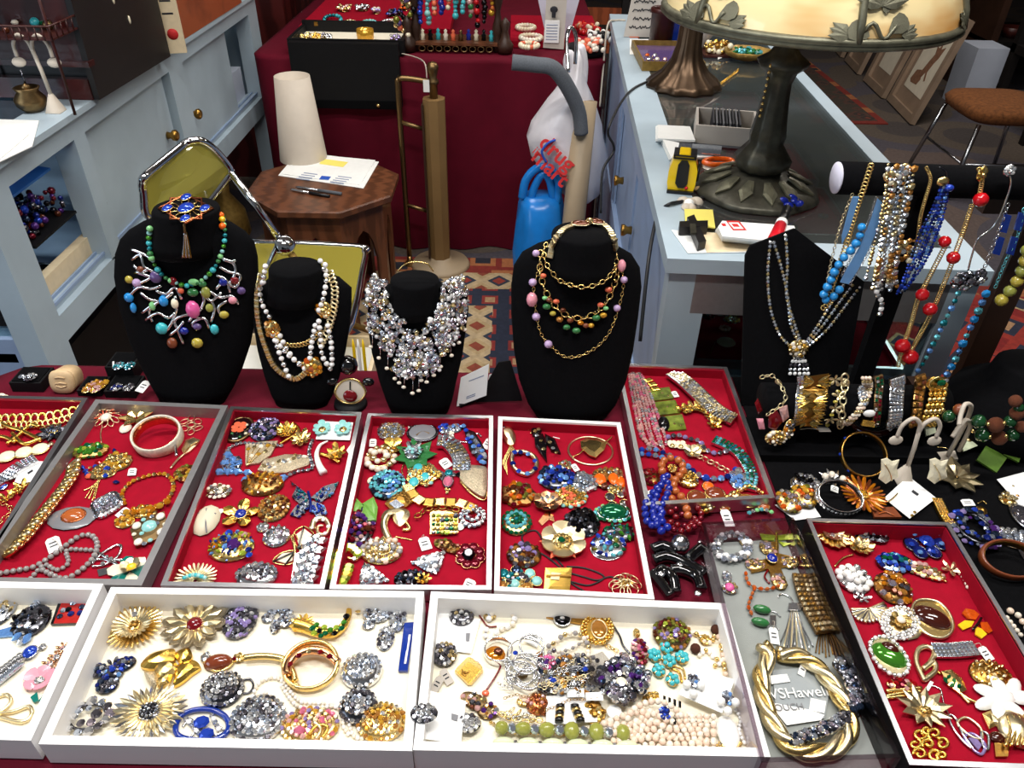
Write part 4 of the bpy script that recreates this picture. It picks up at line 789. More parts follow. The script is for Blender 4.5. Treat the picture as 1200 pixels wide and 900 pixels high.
t=T('carton','open pale beige carton on the floor beneath the folding chair','box',(-.55,1.85,0));t.mb('side',MB().box((-.85,1.66,.0),(-.40,1.672,.3),'beige'));t.mb('side',MB().box((-.85,2.0,.0),(-.40,2.012,.3),'beige'));t.mb('side',MB().box((-.85,1.672,0),(-.838,2.0,.3),'beige'));t.mb('side',MB().box((-.412,1.672,0),(-.40,2.0,.3),'beige'));t.mb('bottom',MB().box((-.838,1.672,.001),(-.412,2.0,.012),'beige'))
b=MB();b.tube([(-.41,1.60,.0),(-.405,1.6,.36)],.0045,'yellow',6);
solo('loose_papers','white wrapping paper lying in the carton beneath the folding chair','paper',MB().box((-.83,1.69,.013),(-.42,1.99,.27),'paper'))
for i in range(3):b=MB();x=-.38+.012*i;b.tube([(x-.01,1.56,.001),(x,1.56,.56),(x,1.56,.58)],[.004,.004,.001],['yellow','paper','yellow'][i],6);solo('long_pencil',['yellow rod nearest the clear dome behind the front table','white rod between two yellow rods behind the front table','yellow rod on the right of the white rod behind the front table'][i],'rod',b)
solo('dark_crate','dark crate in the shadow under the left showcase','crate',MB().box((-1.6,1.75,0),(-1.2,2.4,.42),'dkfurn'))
b=MB();b.lathe([(.001,0),(.06,0),(.05,.03),(.09,.1),(.08,.2),(.03,.28),(.035,.33),(.001,.34)],'gilt',(-1.25,3.15,0),18);solo('brass_vase','brass vase in the shadow under the far end of the left showcase','vase',b)
b=MB();b.lathe([(.001,0),(.05,0),(.08,.08),(.03,.2),(.02,.3),(.03,.36),(.001,.37)],'antique',(-1.22,2.9,0),18);solo('brass_candlestick','tarnished candlestick in the shadow under the left showcase','candlestick',b)
# on the right showcase
RT_=RZ
def flatpoly(t,pts,z,th,mat,nm):b=MB();b.prism([at(x,y,z)for x,y in pts],th,mat);return t.mb(nm,b)
LC=NPA([.53,1.60,RT_])
t=T('bronze_lamp','bronze lily lamp with an amber glass shade on the right showcase','lamp',LC)
b=MB();b.lathe([(.001,0),(.128,.0),(.132,.006),(.125,.014),(.10,.026),(.075,.034),(.05,.045),(.042,.05)],'verdid',LC,40,mod=lambda a,z:1+.02*SI_(a*8));t.mb('base',b)
for i in range(12):a=2*PI*i/12;b=MB();c_,s_=CO_(a),SI_(a);b.prism([LC+NPA([(r)*CO_(a+o),r*SI_(a+o),zz])for r,o,zz in((.062,-.1,.043),(.095,-.16,.030),(.12,0,.018),(.095,.16,.030),(.062,.1,.043))],.004,'verdi',.003,(c_*.3,s_*.3,.95));t.mb('base_leaf',b)
b=MB();b.lathe([(.04,.05),(.055,.062),(.058,.078),(.045,.095),(.034,.11),(.036,.125),(.032,.15),(.026,.2),(.024,.23),(.03,.25),(.045,.262),(.05,.272),(.03,.285),(.02,.3),(.02,.36),(.001,.361)],'verdid',LC,28,mod=lambda a,z:1+.05*SI_(a*10));t.mb('stem',b)
b=MB();ch=[LC+NPA([-.035,-.035,.27-.012*i])for i in range(9)];[b.t('bead6','gold',p,.0035)for p in ch];t.mb('pull_chain',b,kind='stuff')
SC_=NPA([.565,1.63,1.311]);SR=.272
MATS['amberglass']=pm('amberglass',(240,218,164),.25,rgb2=(222,164,92),ns=4,na=.1,coat=.6,stretch=(1,1,3))
prof=[(SR,0),(SR*.98,.03),(SR*.9,.085),(SR*.75,.14),(SR*.5,.185),(SR*.2,.205)]
for i in range(6):
 V=[];F=[];na_=9
 for r,z in prof:
  for k in range(na_):a=PI/6+i*PI/3+(k/(na_-1))*PI/3;V.append((SC_[0]+r*CO_(a),SC_[1]+r*SI_(a),SC_[2]+z))
 for j in range(len(prof)-1):
  for k in range(na_-1):F.append((j*na_+k,j*na_+k+1,(j+1)*na_+k+1,(j+1)*na_+k))
 b=MB();b.raw(V,F,'amberglass',True);t.mb('shade_panel',b)
 a=PI/6+i*PI/3;b=MB();b.tube([SC_+NPA([(r+.003)*CO_(a),(r+.003)*SI_(a),z])for r,z in prof],.007,'verdi',8);t.mb('shade_rib',b)
b=MB();b.lathe([(SR-.008,-.010),(SR+.003,-.012),(SR+.009,-.007),(SR+.004,-.003),(SR+.009,.001),(SR+.006,.007),(SR-.005,.009),(SR-.008,-.010)],'verdi',SC_,64,caps=False);t.mb('shade_rim',b)
b=MB();b.lathe([(SR*.2,.2),(SR*.22,.206),(.02,.23),(.012,.25),(.001,.26)],'verdi',SC_,24);t.mb('shade_cap',b)
def onshade(a,z,off=.004):
 zs=[p[1]for p in prof];r=np.interp(z,zs,[p[0]for p in prof])+off;p=SC_+NPA([r*CO_(a),r*SI_(a),z]);return p,NPA([CO_(a)*.9,SI_(a)*.9,.45])
for a0 in(-PI/2+.12,-PI/2+.12+PI/3*1.02,-PI/2-.95,PI/6,PI/2,PI*5/6):
 for da,z,r,tm in((-.17,.012,.024,'leaf'),(-.06,.012,.026,'dome'),(.06,.018,.026,'dome'),(.02,.045,.02,'dome'),(.15,.012,.02,'leaf')):
  p,n=onshade(a0+da,z)
  if tm=='dome':t.unit('lily_pad','round','verdi',p,(r*1.5,r*1.7,r*.7),frame(n,0,NPA([-SI_(a0)*(da-.01)*12,CO_(a0)*(da-.01)*12,.25+z*12])))
  else:
   for q in range(3):t.unit('lily_bud','leaf','verdi',p+NPA([0,0,.0]),(r*1.6,r*2,r*1.2),frame(n,0,NPA([-SI_(a0)*np.sign(da),CO_(a0)*np.sign(da),.1+.35*q])))
 for q in range(7):
  p,n=onshade(a0+.0,.055);an=PI*(.08+.14*q);t.unit('lily_petal','leaf','verdi',p,(.046,.044,.04),frame(n,0,NPA([-SI_(a0)*CO_(an),CO_(a0)*CO_(an),SI_(an)])))
 b=MB();b.tube([onshade(a0+u*.2-.1,.02+.012*SI_(u*7))[0]for u in LSP(0,1,10)],.0035,'verdi',5);t.mb('lily_stem',b)
t=T('lamp_cord','black cord running from the lamps over the left edge of the right showcase','cord',at(790,225,RT_))
b=MB();b.tube(catmull([at(866,229,RT_+.006),at(830,231,RT_+.004),at(800,236,RT_+.004),at(783,240,RT_+.004),aty(771,252,1.52),aty(763,285,1.42),aty(757,330,1.36),aty(750,400,1.3)]),.004,'cordb',7);t.mb('cord',b)
b=MB();b.tube(catmull([at(764,93,RT_+.004),at(742,104,RT_+.004),at(728,120,RT_+.003),aty(715,145,2.1),aty(713,158,2.1),aty(719,170,2.1),aty(718,180,2.1),aty(706,202,2.05),aty(704,250,2.0)]),.0035,'cordb',7);t.mb('cord',b)
t=T('lamp_cord','thin white cord hanging at the far corner of the right showcase','cord',at(722,25,RT_));b=MB();b.tube(catmull([at(733,24,RT_+.003),at(722,24,RT_+.003),aty(712,30,3.3),aty(707,80,3.25),aty(703,125,3.2)]),.004,'cordw',6);t.mb('cord',b)
c2=NPA([at(803,106,RT_)[0],at(803,102,RT_)[1]+.0,RT_])
t=T('bronze_lamp','second lamp with a fluted flared bronze foot behind the lily lamp','lamp',c2)
b=MB();b.lathe([(.001,0),(.108,0),(.112,.008),(.10,.022),(.07,.045),(.046,.08),(.036,.12),(.032,.2),(.03,.3),(.02,.34),(.001,.341)],'bronzefoot',c2,48,mod=lambda a,z:1+(.05 if z<.3 else 0)*SI_(a*12));t.mb('foot',b)
b=MB();b.lathe([(.02,.34),(.024,.36),(.02,.42),(.001,.425)],'verdid',c2,16);t.mb('socket',b)
t=T('handwritten_sign','grey card sign with handwriting leaning at the far end of the right showcase','sign',at(752,40,RT_));Y0=at(750,44,RT_)[1];Q=[aty(x,y,Y0)for x,y in((731,41),(764,44),(783,-12),(744,-14))];Q=[q+NPA([0,.03*(i>1),(RT_+.002-q[2])if i<2 else 0])for i,q in enumerate(Q)];b=MB();b.prism(Q,.003,'signgrey',0,(0,-1,.1));t.mb('card',b)
hz_=Q[3]-Q[0];wx=Q[1]-Q[0];n_=np.cross(wx,hz_);n_/=np.linalg.norm(n_);n_=n_ if n_[1]<0 else-n_
for i,w_ in enumerate(('Vintage & old','jewel and silver','signed pieces','and beads and','ask for prices')[:5]):
 b=MB();xs=LSP(.12,.85,40);b.tube([Q[0]+wx*x+hz_*(.88-.17*i+.022*SI_(x*70+i)+.012*SI_(x*31))+n_*.0045 for x in xs if int(x*11+i)%4],.0018,'ink',4);t.mb('line_of_writing',b)
solo('orange_slip','orange paper slip at the foot of the handwritten sign','paper',MB().prism([at(x,y,RT_+.001)for x,y in((734,40),(751,39),(749,44),(738,44))],.002,'o_orangee'))
p=at(775,58,RT_);b=MB();b.lathe([(.001,0),(.04,0),(.042,.11),(.047,.113),(.047,.125),(.042,.128),(.038,.12),(.036,.01),(.001,.01)],'leather',(p[0],p[1]+.04,RT_+.001),24);solo('leather_cup','dark brown leather cup near the handwritten sign on the right showcase','cup',b)
solo('navy_box','dark navy box behind the brown leather cup on the right showcase','box',MB().box((p[0]+.04,p[1]+.08,RT_+.001),(p[0]+.15,p[1]+.2,RT_+.14),'o_bluee'))
solo('note_paper','white note under the brown leather cup on the right showcase','paper',MB().prism([at(x,y,RT_+.001)for x,y in((738,46),(760,46),(758,64),(738,64))],.001,'paper'))
t=T('gilt_box','open gilt box lined in purple holding rings on the right showcase','box',at(772,70,RT_));p0,p1=at(752,83,RT_+.001),at(796,58,RT_+.001);x0,y0,x1,y1=p0[0],p0[1],p1[0]+.03,p1[1]
t.mb('bottom',MB().box((x0,y0,RT_+.001),(x1,y1,RT_+.006),'gilt'))
for lo,hi in(((x0,y0),(x1,y0+.006)),((x0,y1-.006),(x1,y1)),((x0,y0+.006),(x0+.006,y1-.006)),((x1-.006,y0+.006),(x1,y1-.006))):t.mb('side',MB().box((lo[0],lo[1],RT_+.006),(hi[0],hi[1],RT_+.03),'gilt'))
t.mb('lining',MB().box((x0+.007,y0+.007,RT_+.006),(x1-.007,y1-.007,RT_+.014),'o_purpb'))
for i in range(6):p=NPA([x0+.025+.025*(i%4),y0+.03+.05*(i//4),RT_+.0145]);g=T('ring',f'{ORD[i % 4]} gold ring with {"a clear pearl rose white orange diamond".split()[i+1-(i > 5)] if i < 5 else "glassy"} stone, {["near", "far"][i//4]} row of the gilt box','ring',p,'rings in the gilt box');g.unit('hoop','hoop','gold',p+NPA([0,0,.009]),(.009,.009,.012),frame((0,-1,.3)));g.unit('stone','gem',['g_clear','o_pearl','g_rose','o_white','g_orange','g_clear'][i],p+NPA([0,-.003,.017]),.008)
p=at(874,71,RT_);b=MB()
t=T('shell_dish','scalloped gilt dish full of green stones under the edge of the amber shade','dish',(p[0],p[1],RT_+.001));b.lathe([(.001,.004),(.03,.004),(.062,.02),(.07,.034),(.066,.034),(.058,.022),(.03,.009),(.001,.009)],'gilt',t.loc,32,mod=lambda a,z:1+.05*SI_(a*8),sx=1.15);t.mb('dish',b)
t.many('stone',[('gem6',RNC(['g_emer','o_jade','o_tealen','g_aqua']),t.loc+NPA([RNU(-.045,.045),RNU(-.04,.04),RNU(.018,.034)]),RNU(.006,.01),frame((RNU(-.4,.4),RNU(-.4,.4),1)))for _ in range(70)],False,'stones')
p=at(842,64,RT_);t=T('trinket_heap','heap of gold chains and trinkets left of the green stone dish','trinkets',(p[0],p[1],RT_+.001));t.mb('tray',MB().box((p[0]-.06,p[1]-.05,RT_+.001),(p[0]+.05,p[1]+.06,RT_+.008),'leather'))
t.many('piece',[('bead6',RNC(['gold','richgold','o_ivory','dkgold','g_champ']),t.loc+NPA([RNU(-.05,.045),RNU(-.04,.05),RNU(.012,.035)]),RNU(.005,.011),I3)for _ in range(60)],False)
b=MB();p=at(822,60,RT_);b.lathe([(.001,0),(.035,0),(.03,.03),(.045,.05),(.03,.08),(.001,.1)],'o_gpearl',(p[0],p[1]+.04,RT_+.001),16);solo('pearl_shell','grey pearly shell ornament between the two bronze lamps','shell',b)
solo('white_tag','white hanging price tag beside the gold trinket heap','tag',MB().prism([at(x,y,RT_+.002)for x,y in((842,62),(848,58),(846,68),(841,70))],.001,'paper'))
t=T('gold_chain','short gold rope chain on the glass beside the flared lamp foot','chain',(855,90),zf=RT_);t.links([(842,100),(850,94),(858,88),(865,82)],5,'richgold')
p0,p1=at(812,170,RT_+.002),at(885,176,RT_+.002)
t=T('stationery_box','grey plastic card box with dark dividers on the right showcase','box',at(850,160,RT_));u=p1-p0;L=np.linalg.norm(u);R=frame((0,0,1),0,u)
t.mb('bottom',MB().box((0,0,0),(L,.15,.006),'grey' if 'grey' in PAL else 'o_grey',R,p0));t.mb('front',MB().box((0,0,.006),(L,.006,.05),'signgrey',R,p0));t.mb('back',MB().box((0,.144,.006),(L,.15,.05),'signgrey',R,p0));t.mb('side',MB().box((0,.006,.006),(.006,.144,.05),'signgrey',R,p0));t.mb('side',MB().box((L-.006,.006,.006),(L,.144,.05),'signgrey',R,p0))
for i in range(9):t.mb('divider',MB().box((.04+.008*i,.012,.006),(.044+.008*i,.14,.055),'o_grey' if i%2 else 'ink',R,p0))
for i,(q,z,mt,lab)in enumerate((([(768,150),(806,152),(812,168),(768,166)],.0,'paper','white pad of paper at the left of the grey stationery box'),([(774,166),(838,178),(834,186),(784,188)],.0,'paper','loose white sheets in front of the grey stationery box'))):
 t=T('paper_pad',lab,'papers',at(*q[0],RT_))
 for j in range(3):b=MB();b.prism([at(x+j*1.2,y-j*.8,RT_+.002+.007*j)for x,y in q],.005 if i==0 else.002,mt);t.mb('sheet',b)
solo('plastic_sleeve','clear blue plastic sleeve on the loose sheets of the right showcase','sleeve',MB().prism([at(x,y,RT_+.022)for x,y in((796,168),(846,172),(844,182),(794,178))],.002,'g_ice'))
c=at(797,222,RT_);t=T('tape_measure','yellow and black tape measure standing on the right showcase','tape measure',(c[0],c[1],RT_+.001));h=.085;ax=frame((0,0,1),RAD_(-12))
ol=[(-.026,0),(.026,0),(.03,.02),(.03,.05),(.022,.075),(.008,h),(-.01,h),(-.023,.075),(-.03,.045),(-.03,.02)]
b=MB();[b.prism([t.loc+ax@NPA([x,-.022+.044*0,z])for x,z in ol],.044,'yellow',.004,ax@NPA([0,1,0.]))];t.mb('case',b)
b=MB();b.prism([t.loc+ax@NPA([x,-.0225,z])for x,z in((-.013,.022),(-.006,.012),(.006,.012),(.013,.022),(.012,.062),(.006,.072),(-.006,.072),(-.012,.062))],.003,'blackpl',0,ax@NPA([0,-1,0.]));t.mb('grip',b)
for z in(.074,.080):b=MB();b.box((-.024,-.0245,z),(.024,.023,z+.003),'blackpl',ax,t.loc);t.mb('stripe',b)
b=MB();b.lathe([(.001,0),(.022,0),(.02,.004),(.001,.005)],'blackpl',t.loc+ax@NPA([.0305,0,.042]),18,frame(ax@NPA([1,0,0.])));t.mb('side_disc',b);t.mb('foot',MB().box((-.028,-.03,.0),(.028,.022,.006),'blackpl',ax,t.loc));b=MB();b.t('dome','redpl',t.loc+ax@NPA([.012,-.0225,.012]),.004,frame(ax@NPA([0,-1,0.])));t.mb('button',b)
t=T('sticky_notes','pad of pale yellow sticky notes on the right showcase','notepad',at(818,257,RT_));[flatpoly(t,[(802,246),(835,247),(838,268),(803,264)],RT_+.001+.003*j,.0025,'postit','sheet')for j in range(3)]
t=T('white_cards','white cards under the dark wooden cross on the right showcase','card',at(830,285,RT_));flatpoly(t,[(787,270),(860,275),(875,296),(806,297)],RT_+.001,.001,'paper','card');flatpoly(t,[(820,272),(880,276),(885,294),(828,296)],RT_+.002,.001,'beige','card')
t=T('wooden_cross','dark carved wooden cross lying on the white cards','cross',at(812,278,RT_));z=RT_+.004
flatpoly(t,[(804,263),(812,260),(826,291),(817,294)],z,.016,'blackwood','upright');flatpoly(t,[(795,268),(828,267),(828,274),(795,275)],z+.001,.016,'blackwood','crossbar');flatpoly(t,[(808,264),(815,264),(816,275),(809,275)],z+.016,.004,'verdid','centre')
t=T('tag_stack','stack of white paper tags printed in red on the right showcase','tags',at(880,280,RT_))
for j in range(6):flatpoly(t,[(838+j*.6,272-j*.8),(846,284-j),(905,290-j),(934,283-j),(930,272-j),(846,266-j)],RT_+.001+.005*j,.0042,'paper','tag')
zt=RT_+.0305;flatpoly(t,[(851,259),(866,259),(875,270),(859,270)],zt,.0006,'inkred','red_frame');flatpoly(t,[(853.5,261),(865,261),(871.5,268.5),(860,268.5)],zt+.0003,.0006,'paper','frame_centre');flatpoly(t,[(857,262.5),(864,262.5),(867,266),(860,266)],zt+.0006,.0006,'inkred','mark');flatpoly(t,[(845,262),(850,262),(851,265),(847,265)],zt,.0006,'inkred','dot')
p,q=at(907,284,RT_+.03),at(925,238,RT_+.05);t=T('correction_bottle','brush with a red handle and black neck lying across the paper tags','brush',p)
b=MB();d=q-p;b.tube([p,p+d*.05,p+d*.42],[.012,.014,.011],'redpl',12);t.mb('handle',b);b=MB();b.tube([p+d*.42,p+d*.5],.011,'paper',12);t.mb('ferrule',b);b=MB();b.tube([p+d*.5,p+d*.85],.009,'blackpl',12);t.mb('neck',b)
t=T('ribbon_knot','crumpled royal blue ribbon beside the base of the lily lamp','ribbon',at(928,236,RT_));t.many('fold',[('dome','o_lapis',at(RNU(916,938),RNU(230,242),RT_+RNU(.01,.03)),(RNU(.008,.014),.007,.007),frame((RNU(-1,1),RNU(-1,0),1)))for _ in range(14)],False)
t=T('ribbon_knot','small blue cloth knot behind the stem of the lily lamp','ribbon',at(912,222,RT_));t.many('fold',[('dome','o_lapis',at(RNU(904,916),RNU(216,226),RT_+RNU(.006,.02)),(RNU(.007,.012),.007,.007),frame((RNU(-1,1),RNU(-1,0),1)))for _ in range(9)],False)
t=T('scissors','orange handled scissors lying in front of the grey stationery box','scissors',at(842,190,RT_));z=RT_+.003;b=MB();b.tube(catmull([at(825,190,z+.01),at(835,186,z+.01),at(855,187,z+.01),at(858,191,z+.01),at(838,193,z+.01)],True),.006,'o_orangee',8,True);t.mb('handle',b);flatpoly(t,[(850,192),(872,196),(872,198),(850,195)],z,.003,'steel','blade')
for a,b2,mt,lab in(((812,221),(856,222),'kraft','tan pencil lying beside the tape measure'),((820,216),(834,206),'blackpl','short black marker beside the tape measure'),((836,207),(870,207),'silver','silver letter knife lying behind the lily lamp base'),((846,215),(858,217),'o_bluee','stubby dark blue pen cap beside the lily lamp base')):
 p,q=at(*a,RT_+.008),at(*b2,RT_+.008);t=T('pencil',lab,'pencil',(p+q)/2);b=MB();b.tube([p,p+(q-p)*.1,q],[.002,.006,.006],mt,7);t.mb('shaft',b);b=MB();b.tube([q,q+(q-p)*.06],.0063,'steel',7);t.mb('end',b)
t=T('shell','mother of pearl oval beside the orange scissors','shell',at(832,196,RT_));t.unit('shell','dome','o_pearl',t.loc,(.018,.022,.009));t.mb('pin',MB().box(t.loc-NPA([.02,.002,-.001]),t.loc+NPA([.02,.002,.003]),'gold'))
t=T('stone_fragment','crumpled pale wrapping beside the yellow sticky notes','wrapping',at(806,243,RT_));t.many('fold',[('dome',RNC(['stone','paper','vinyl']),at(RNU(797,820),RNU(236,246),RT_+.001),(RNU(.01,.016),.012,.01),frame((RNU(-.5,.5),RNU(-.5,.5),1)))for _ in range(7)],False)
# passage on the right
def frame_pic(label,bl,br,lean,hgt,seed):
 """picture leaning against furniture, bottom edge on the floor from bl to br"""
 a,b_=at(*bl,0.003),at(*br,.003);u=b_-a;L=np.linalg.norm(u);u=u/L;nrm=NPA([u[1],-u[0],0]);nrm=nrm if nrm[0]<0 else-nrm;up=NPA([0,0,1])*CO_(lean)-nrm*SI_(lean);N=np.cross(u,up);N=N if N[0]<0 else-N
 t=T('framed_print',label,'picture',(a+b_)/2);R=np.stack([u,up,N],1)
 def bx_(x0,y0,x1,y1,z0,z1,m):return MB().box((x0,y0,z0),(x1,y1,z1),m,R,a)
 w=.05
 for q in((0,0,L,w),(0,hgt-w,L,hgt),(0,w,w,hgt-w),(L-w,w,L,hgt-w)):t.mb('frame_side',bx_(*q,0,.035,'framewood'))
 t.mb('mount',bx_(w,w,L-w,hgt-w,0.004,.012,'framewood'));m_=.1;t.mb('print',bx_(m_,m_+.04,L-m_,hgt-m_,.012,.0135,'printpaper'))
 rnd=random.Random(seed);W_,H_=L-2*m_,hgt-2*m_-.04
 if seed==1:
  for pts in([(.42,.34),(.5,.5),(.58,.62),(.5,.74),(.62,.72),(.68,.82),(.72,.72),(.86,.78),(.8,.6),(.72,.5),(.66,.36),(.76,.24),(.7,.22),(.6,.34),(.52,.24),(.46,.24)],[(.12,.14),(.2,.3),(.4,.34),(.56,.22),(.5,.12),(.2,.1)]):b=MB();b.prism([a+R@NPA([m_+x*W_,m_+.04+y*H_,.0135])for x,y in pts],.0008,'printink',0,N);t.mb('figure',b)
 else:
  for i in range(4):cx_,cy_=rnd.uniform(.25,.75),rnd.uniform(.3,.8);b=MB();b.prism([a+R@NPA([m_+(cx_+.14*CO_(v)*rnd.uniform(.6,1))*W_,m_+.04+(cy_+.12*SI_(v)*rnd.uniform(.6,1))*H_,.0135])for v in LSP(0,6.28,9)[:-1]],.0008,'printink',0,N);t.mb('figure',b)
 t.mb('price_sticker',bx_(w+.02,hgt-w-.05,w+.055,hgt-w,.014,.0145,'paper'))
 return t
frame_pic('nearest framed print of a brown leaping animal leaning in the passage',(1044,118),(1072,147),.24,.66,1)
frame_pic('second framed print from the front with brown shapes, leaning in the passage',(1016,95),(1038,116),.24,.66,2)
frame_pic('third framed print, half hidden under the lamp shade rim, leaning in the passage',(994,72),(1009,88),.24,.62,3)
frame_pic('farthest framed print, only a corner showing below the lamp shade',(980,57),(989,68),.24,.62,4)
p=at(1118,122,0);solo('white_carton','tall white carton behind the nearest leaning print','box',MB().box((p[0]-.02,p[1]-.1,0.001),(p[0]+.2,p[1]+.15,.40),'whitebox'))
t=T('dark_shelving','dark wooden shelf unit in the shade at the top right','shelf',(4.0,6.2,0))
for z in(.35,.8,1.3):t.mb('shelf',MB().box((3.4,5.9,z),(5.4,6.6,z+.03),'dkfurn'))
for x in(3.4,4.3,5.35):t.mb('upright',MB().box((x,5.9,0),(x+.05,6.6,1.8),'dkpost'))
p=aty(1128,12,6.1);c=NPA([p[0],6.2,.831]);b=MB();b.lathe([(.001,0),(.1,0),(.16,.08),(.17,.18),(.12,.27),(.07,.31),(.075,.33),(.001,.33)],'ceram',c,28);solo('blue_jar','glossy blue ceramic jar on the dark shelf at the top right','jar',b)
for x,r,mt,lab in((3.62,.09,'leather','dark brown bowl on the dark shelf beside the blue jar'),(3.85,.07,'g_aqua','small glass ornament on the dark shelf right of the blue jar')):b=MB();b.lathe([(.001,0),(r*.6,0),(r,r*.8),(r*.9,r*.8),(.001,r*.2)],mt,(x,6.05,.381),18);solo('bowl',lab,'bowl',b)
sc_=at(1175,118,.45);t=T('upholstered_stool','brown plush seated stool with metal legs at the right edge','stool',(sc_[0],sc_[1],0));b=MB();n=28
def sq(r,z,k=4):return[(sc_[0]+r*np.sign(CO_(a))*abs(CO_(a))**(2/k),sc_[1]+r*np.sign(SI_(a))*abs(SI_(a))**(2/k),z)for a in LSP(0,2*PI,n+1)[:-1]]
b.loft([sq(.2,.38),sq(.23,.4),sq(.24,.43),sq(.22,.455),sq(.15,.465),sq(.05,.468)],'brownfur');t.mb('seat',b)
for sx,sy in((-1,-1),(1,-1),(-1,1),(1,1)):b=MB();b.tube([(sc_[0]+.19*sx,sc_[1]+.19*sy,.38),(sc_[0]+.25*sx,sc_[1]+.25*sy,0)],.012,'steel',8);t.mb('leg',b)
for q in((-1,-1,1,-1),(-1,-1,-1,1)):b=MB();b.tube([(sc_[0]+.215*q[0],sc_[1]+.215*q[1],.18),(sc_[0]+.215*q[2],sc_[1]+.215*q[3],.18)],.008,'steel',6);t.mb('stretcher',b)
t=T('slatted_chair','dark slat-backed chair in the shade behind the brown stool','chair',(3.5,5.0,0))
t.mb('seat',MB().box((3.2,4.8,.45),(3.75,5.3,.5),'dkfurn'))
for x in(3.2,3.7):t.mb('leg',MB().box((x,4.8,0),(x+.05,4.85,.45),'dkfurn'));t.mb('leg',MB().box((x,5.25,0),(x+.05,5.3,1.1),'dkfurn'))
for i in range(5):t.mb('slat',MB().box((3.28+.085*i,5.26,.5),(3.31+.085*i,5.29,1.08),'dkpost'))
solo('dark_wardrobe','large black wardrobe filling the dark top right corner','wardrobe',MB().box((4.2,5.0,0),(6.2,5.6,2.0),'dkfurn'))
# busts on the front table
def bust(label,rows,Y0,Y1,neck,D=.05,name='necklace_bust',flip=None):
 """rows (pixel y, xl, xr) from the foot to the shoulders; the slab leans from Y0 at its foot to Y1 at the shoulders; neck (cx, y_top, w, y_foot)"""
 t=T(name,label,'bust',aty((rows[0][1]+rows[0][2])/2,rows[0][0],Y0));t.loc[2]=t.o.location[2]=.7505;rg=[];n=32;y0,y1=rows[0][0],rows[-1][0]
 for i,(py,xl,xr)in enumerate(rows):
  Y=Y0+(Y1-Y0)*(py-y0)/(y1-y0);c=aty((xl+xr)/2,py,Y);hw=(aty(xr,py,Y)[0]-aty(xl,py,Y)[0])/2;d=D*min(1,hw/.06)*(1 if i<len(rows)-2 else.85)
  if i==0:c[2]=.751
  rg.append([(c[0]+hw*CO_(a),c[1]+d*.55*SI_(a)*(1.0 if SI_(a)<0 else.5),c[2])for a in LSP(0,2*PI,n+1)[:-1]])
 b=MB();b.loft(rg,'velvet')
 cx,yt,w,yf=neck;ct=aty(cx,yt,Y1-.01);r=w/2*pxm(ct);cf=aty(cx,yf,Y1-.015);rr=[]
 for u,s in((0,1.12),(.25,1.03),(.6,1.0),(.93,1.0),(1,.96)):c=cf+(ct-cf)*u;rr.append([(c[0]+r*s*CO_(a),c[1]+r*.82*s*SI_(a),c[2])for a in LSP(0,2*PI,n+1)[:-1]])
 b2=MB();b2.loft(rr,'velvet')
 t.mb('torso',b);t.mb('neck',b2)
 t.mb('foot',MB().box((rg[0][0][0]-0,Y0-.005,.7505),(rg[0][0][0]+.001,Y0+.0,.752),'velvet'))if False else None
 c0=np.mean(NPA(rg[0]),axis=0);b=MB();b.prism([(c0[0]-.02,c0[1]+.015,.7515),(c0[0]+.02,c0[1]+.015,.7515),(c0[0]+.015,Y1+.03,rg[-3][0][2]-.06),(c0[0]-.015,Y1+.03,rg[-3][0][2]-.06)],.004,'velvet',0,(0,1,.2));t.mb('easel_leg',b)
 V=np.concatenate(b2.V+[np.concatenate(MBv.V)for MBv in[]])if False else None
 allv=[];allf=[]
 for m_ in(rg,rr):
  o=len(allv);allv+=[tuple(map(float,p))for R_ in m_ for p in R_]
  for i in range(len(m_)-1):
   for k in range(n):l=(k+1)%n;allf.append((o+i*n+k,o+i*n+l,o+(i+1)*n+l,o+(i+1)*n+k))
  allf.append(tuple(o+(len(m_)-1)*n+k for k in range(n)))
 t.bvh=BVHTree.FromPolygons([Vector(v)for v in allv],allf);t.neckc=ct;t.neckr=r;return t
B1=bust('largest black velvet bust, at the left, wearing a branching multicoloured necklace',[(468,188,264),(452,178,274),(430,166,284),(400,152,294),(360,140,301),(325,134,303),(300,135,302),(282,141,298),(270,152,288),(260,168,272),(254,182,258)],1.09,1.165,(218,243,78,292))
B2=bust('small black velvet bust, second from left, wearing gold and pearl strands',[(474,324,384),(462,318,390),(440,310,398),(410,302,405),(380,297,410),(355,297,412),(336,304,412),(324,318,398),(318,330,380)],1.085,1.14,(346,312,62,350),.045)
B3=bust('small black velvet bust, third from left, under a crystal bib necklace',[(481,458,525),(468,452,530),(445,444,535),(415,436,542),(385,431,546),(362,431,549),(345,438,548),(335,452,530),(328,466,512)],1.07,1.12,(486,327,58,365),.045)
B4=bust('large black velvet bust at the centre right, wearing four necklaces and collars',[(488,628,710),(472,618,722),(445,608,734),(410,602,742),(370,599,748),(335,599,752),(312,602,750),(296,612,740),(286,630,722),(280,648,712)],1.065,1.13,(684,272,76,320))
solo('bust_foot','black velvet block beside the foot of the third bust','block',MB().prism([at(x,y,.7505)for x,y in((505,455),(526,453),(524,482),(500,482))],.006,'velvet'))
P_=[aty(x,y,Y)for x,y,Y in((868,478,1.1),(985,478,1.1),(1013,330,1.16),(932,268,1.19),(880,288,1.18),(874,300,1.175))]
t=T('necklace_board','black velvet leaning board on the right holding a triple crystal necklace','display',(P_[0]+P_[1])/2);t.loc[2]=t.o.location[2]=.753
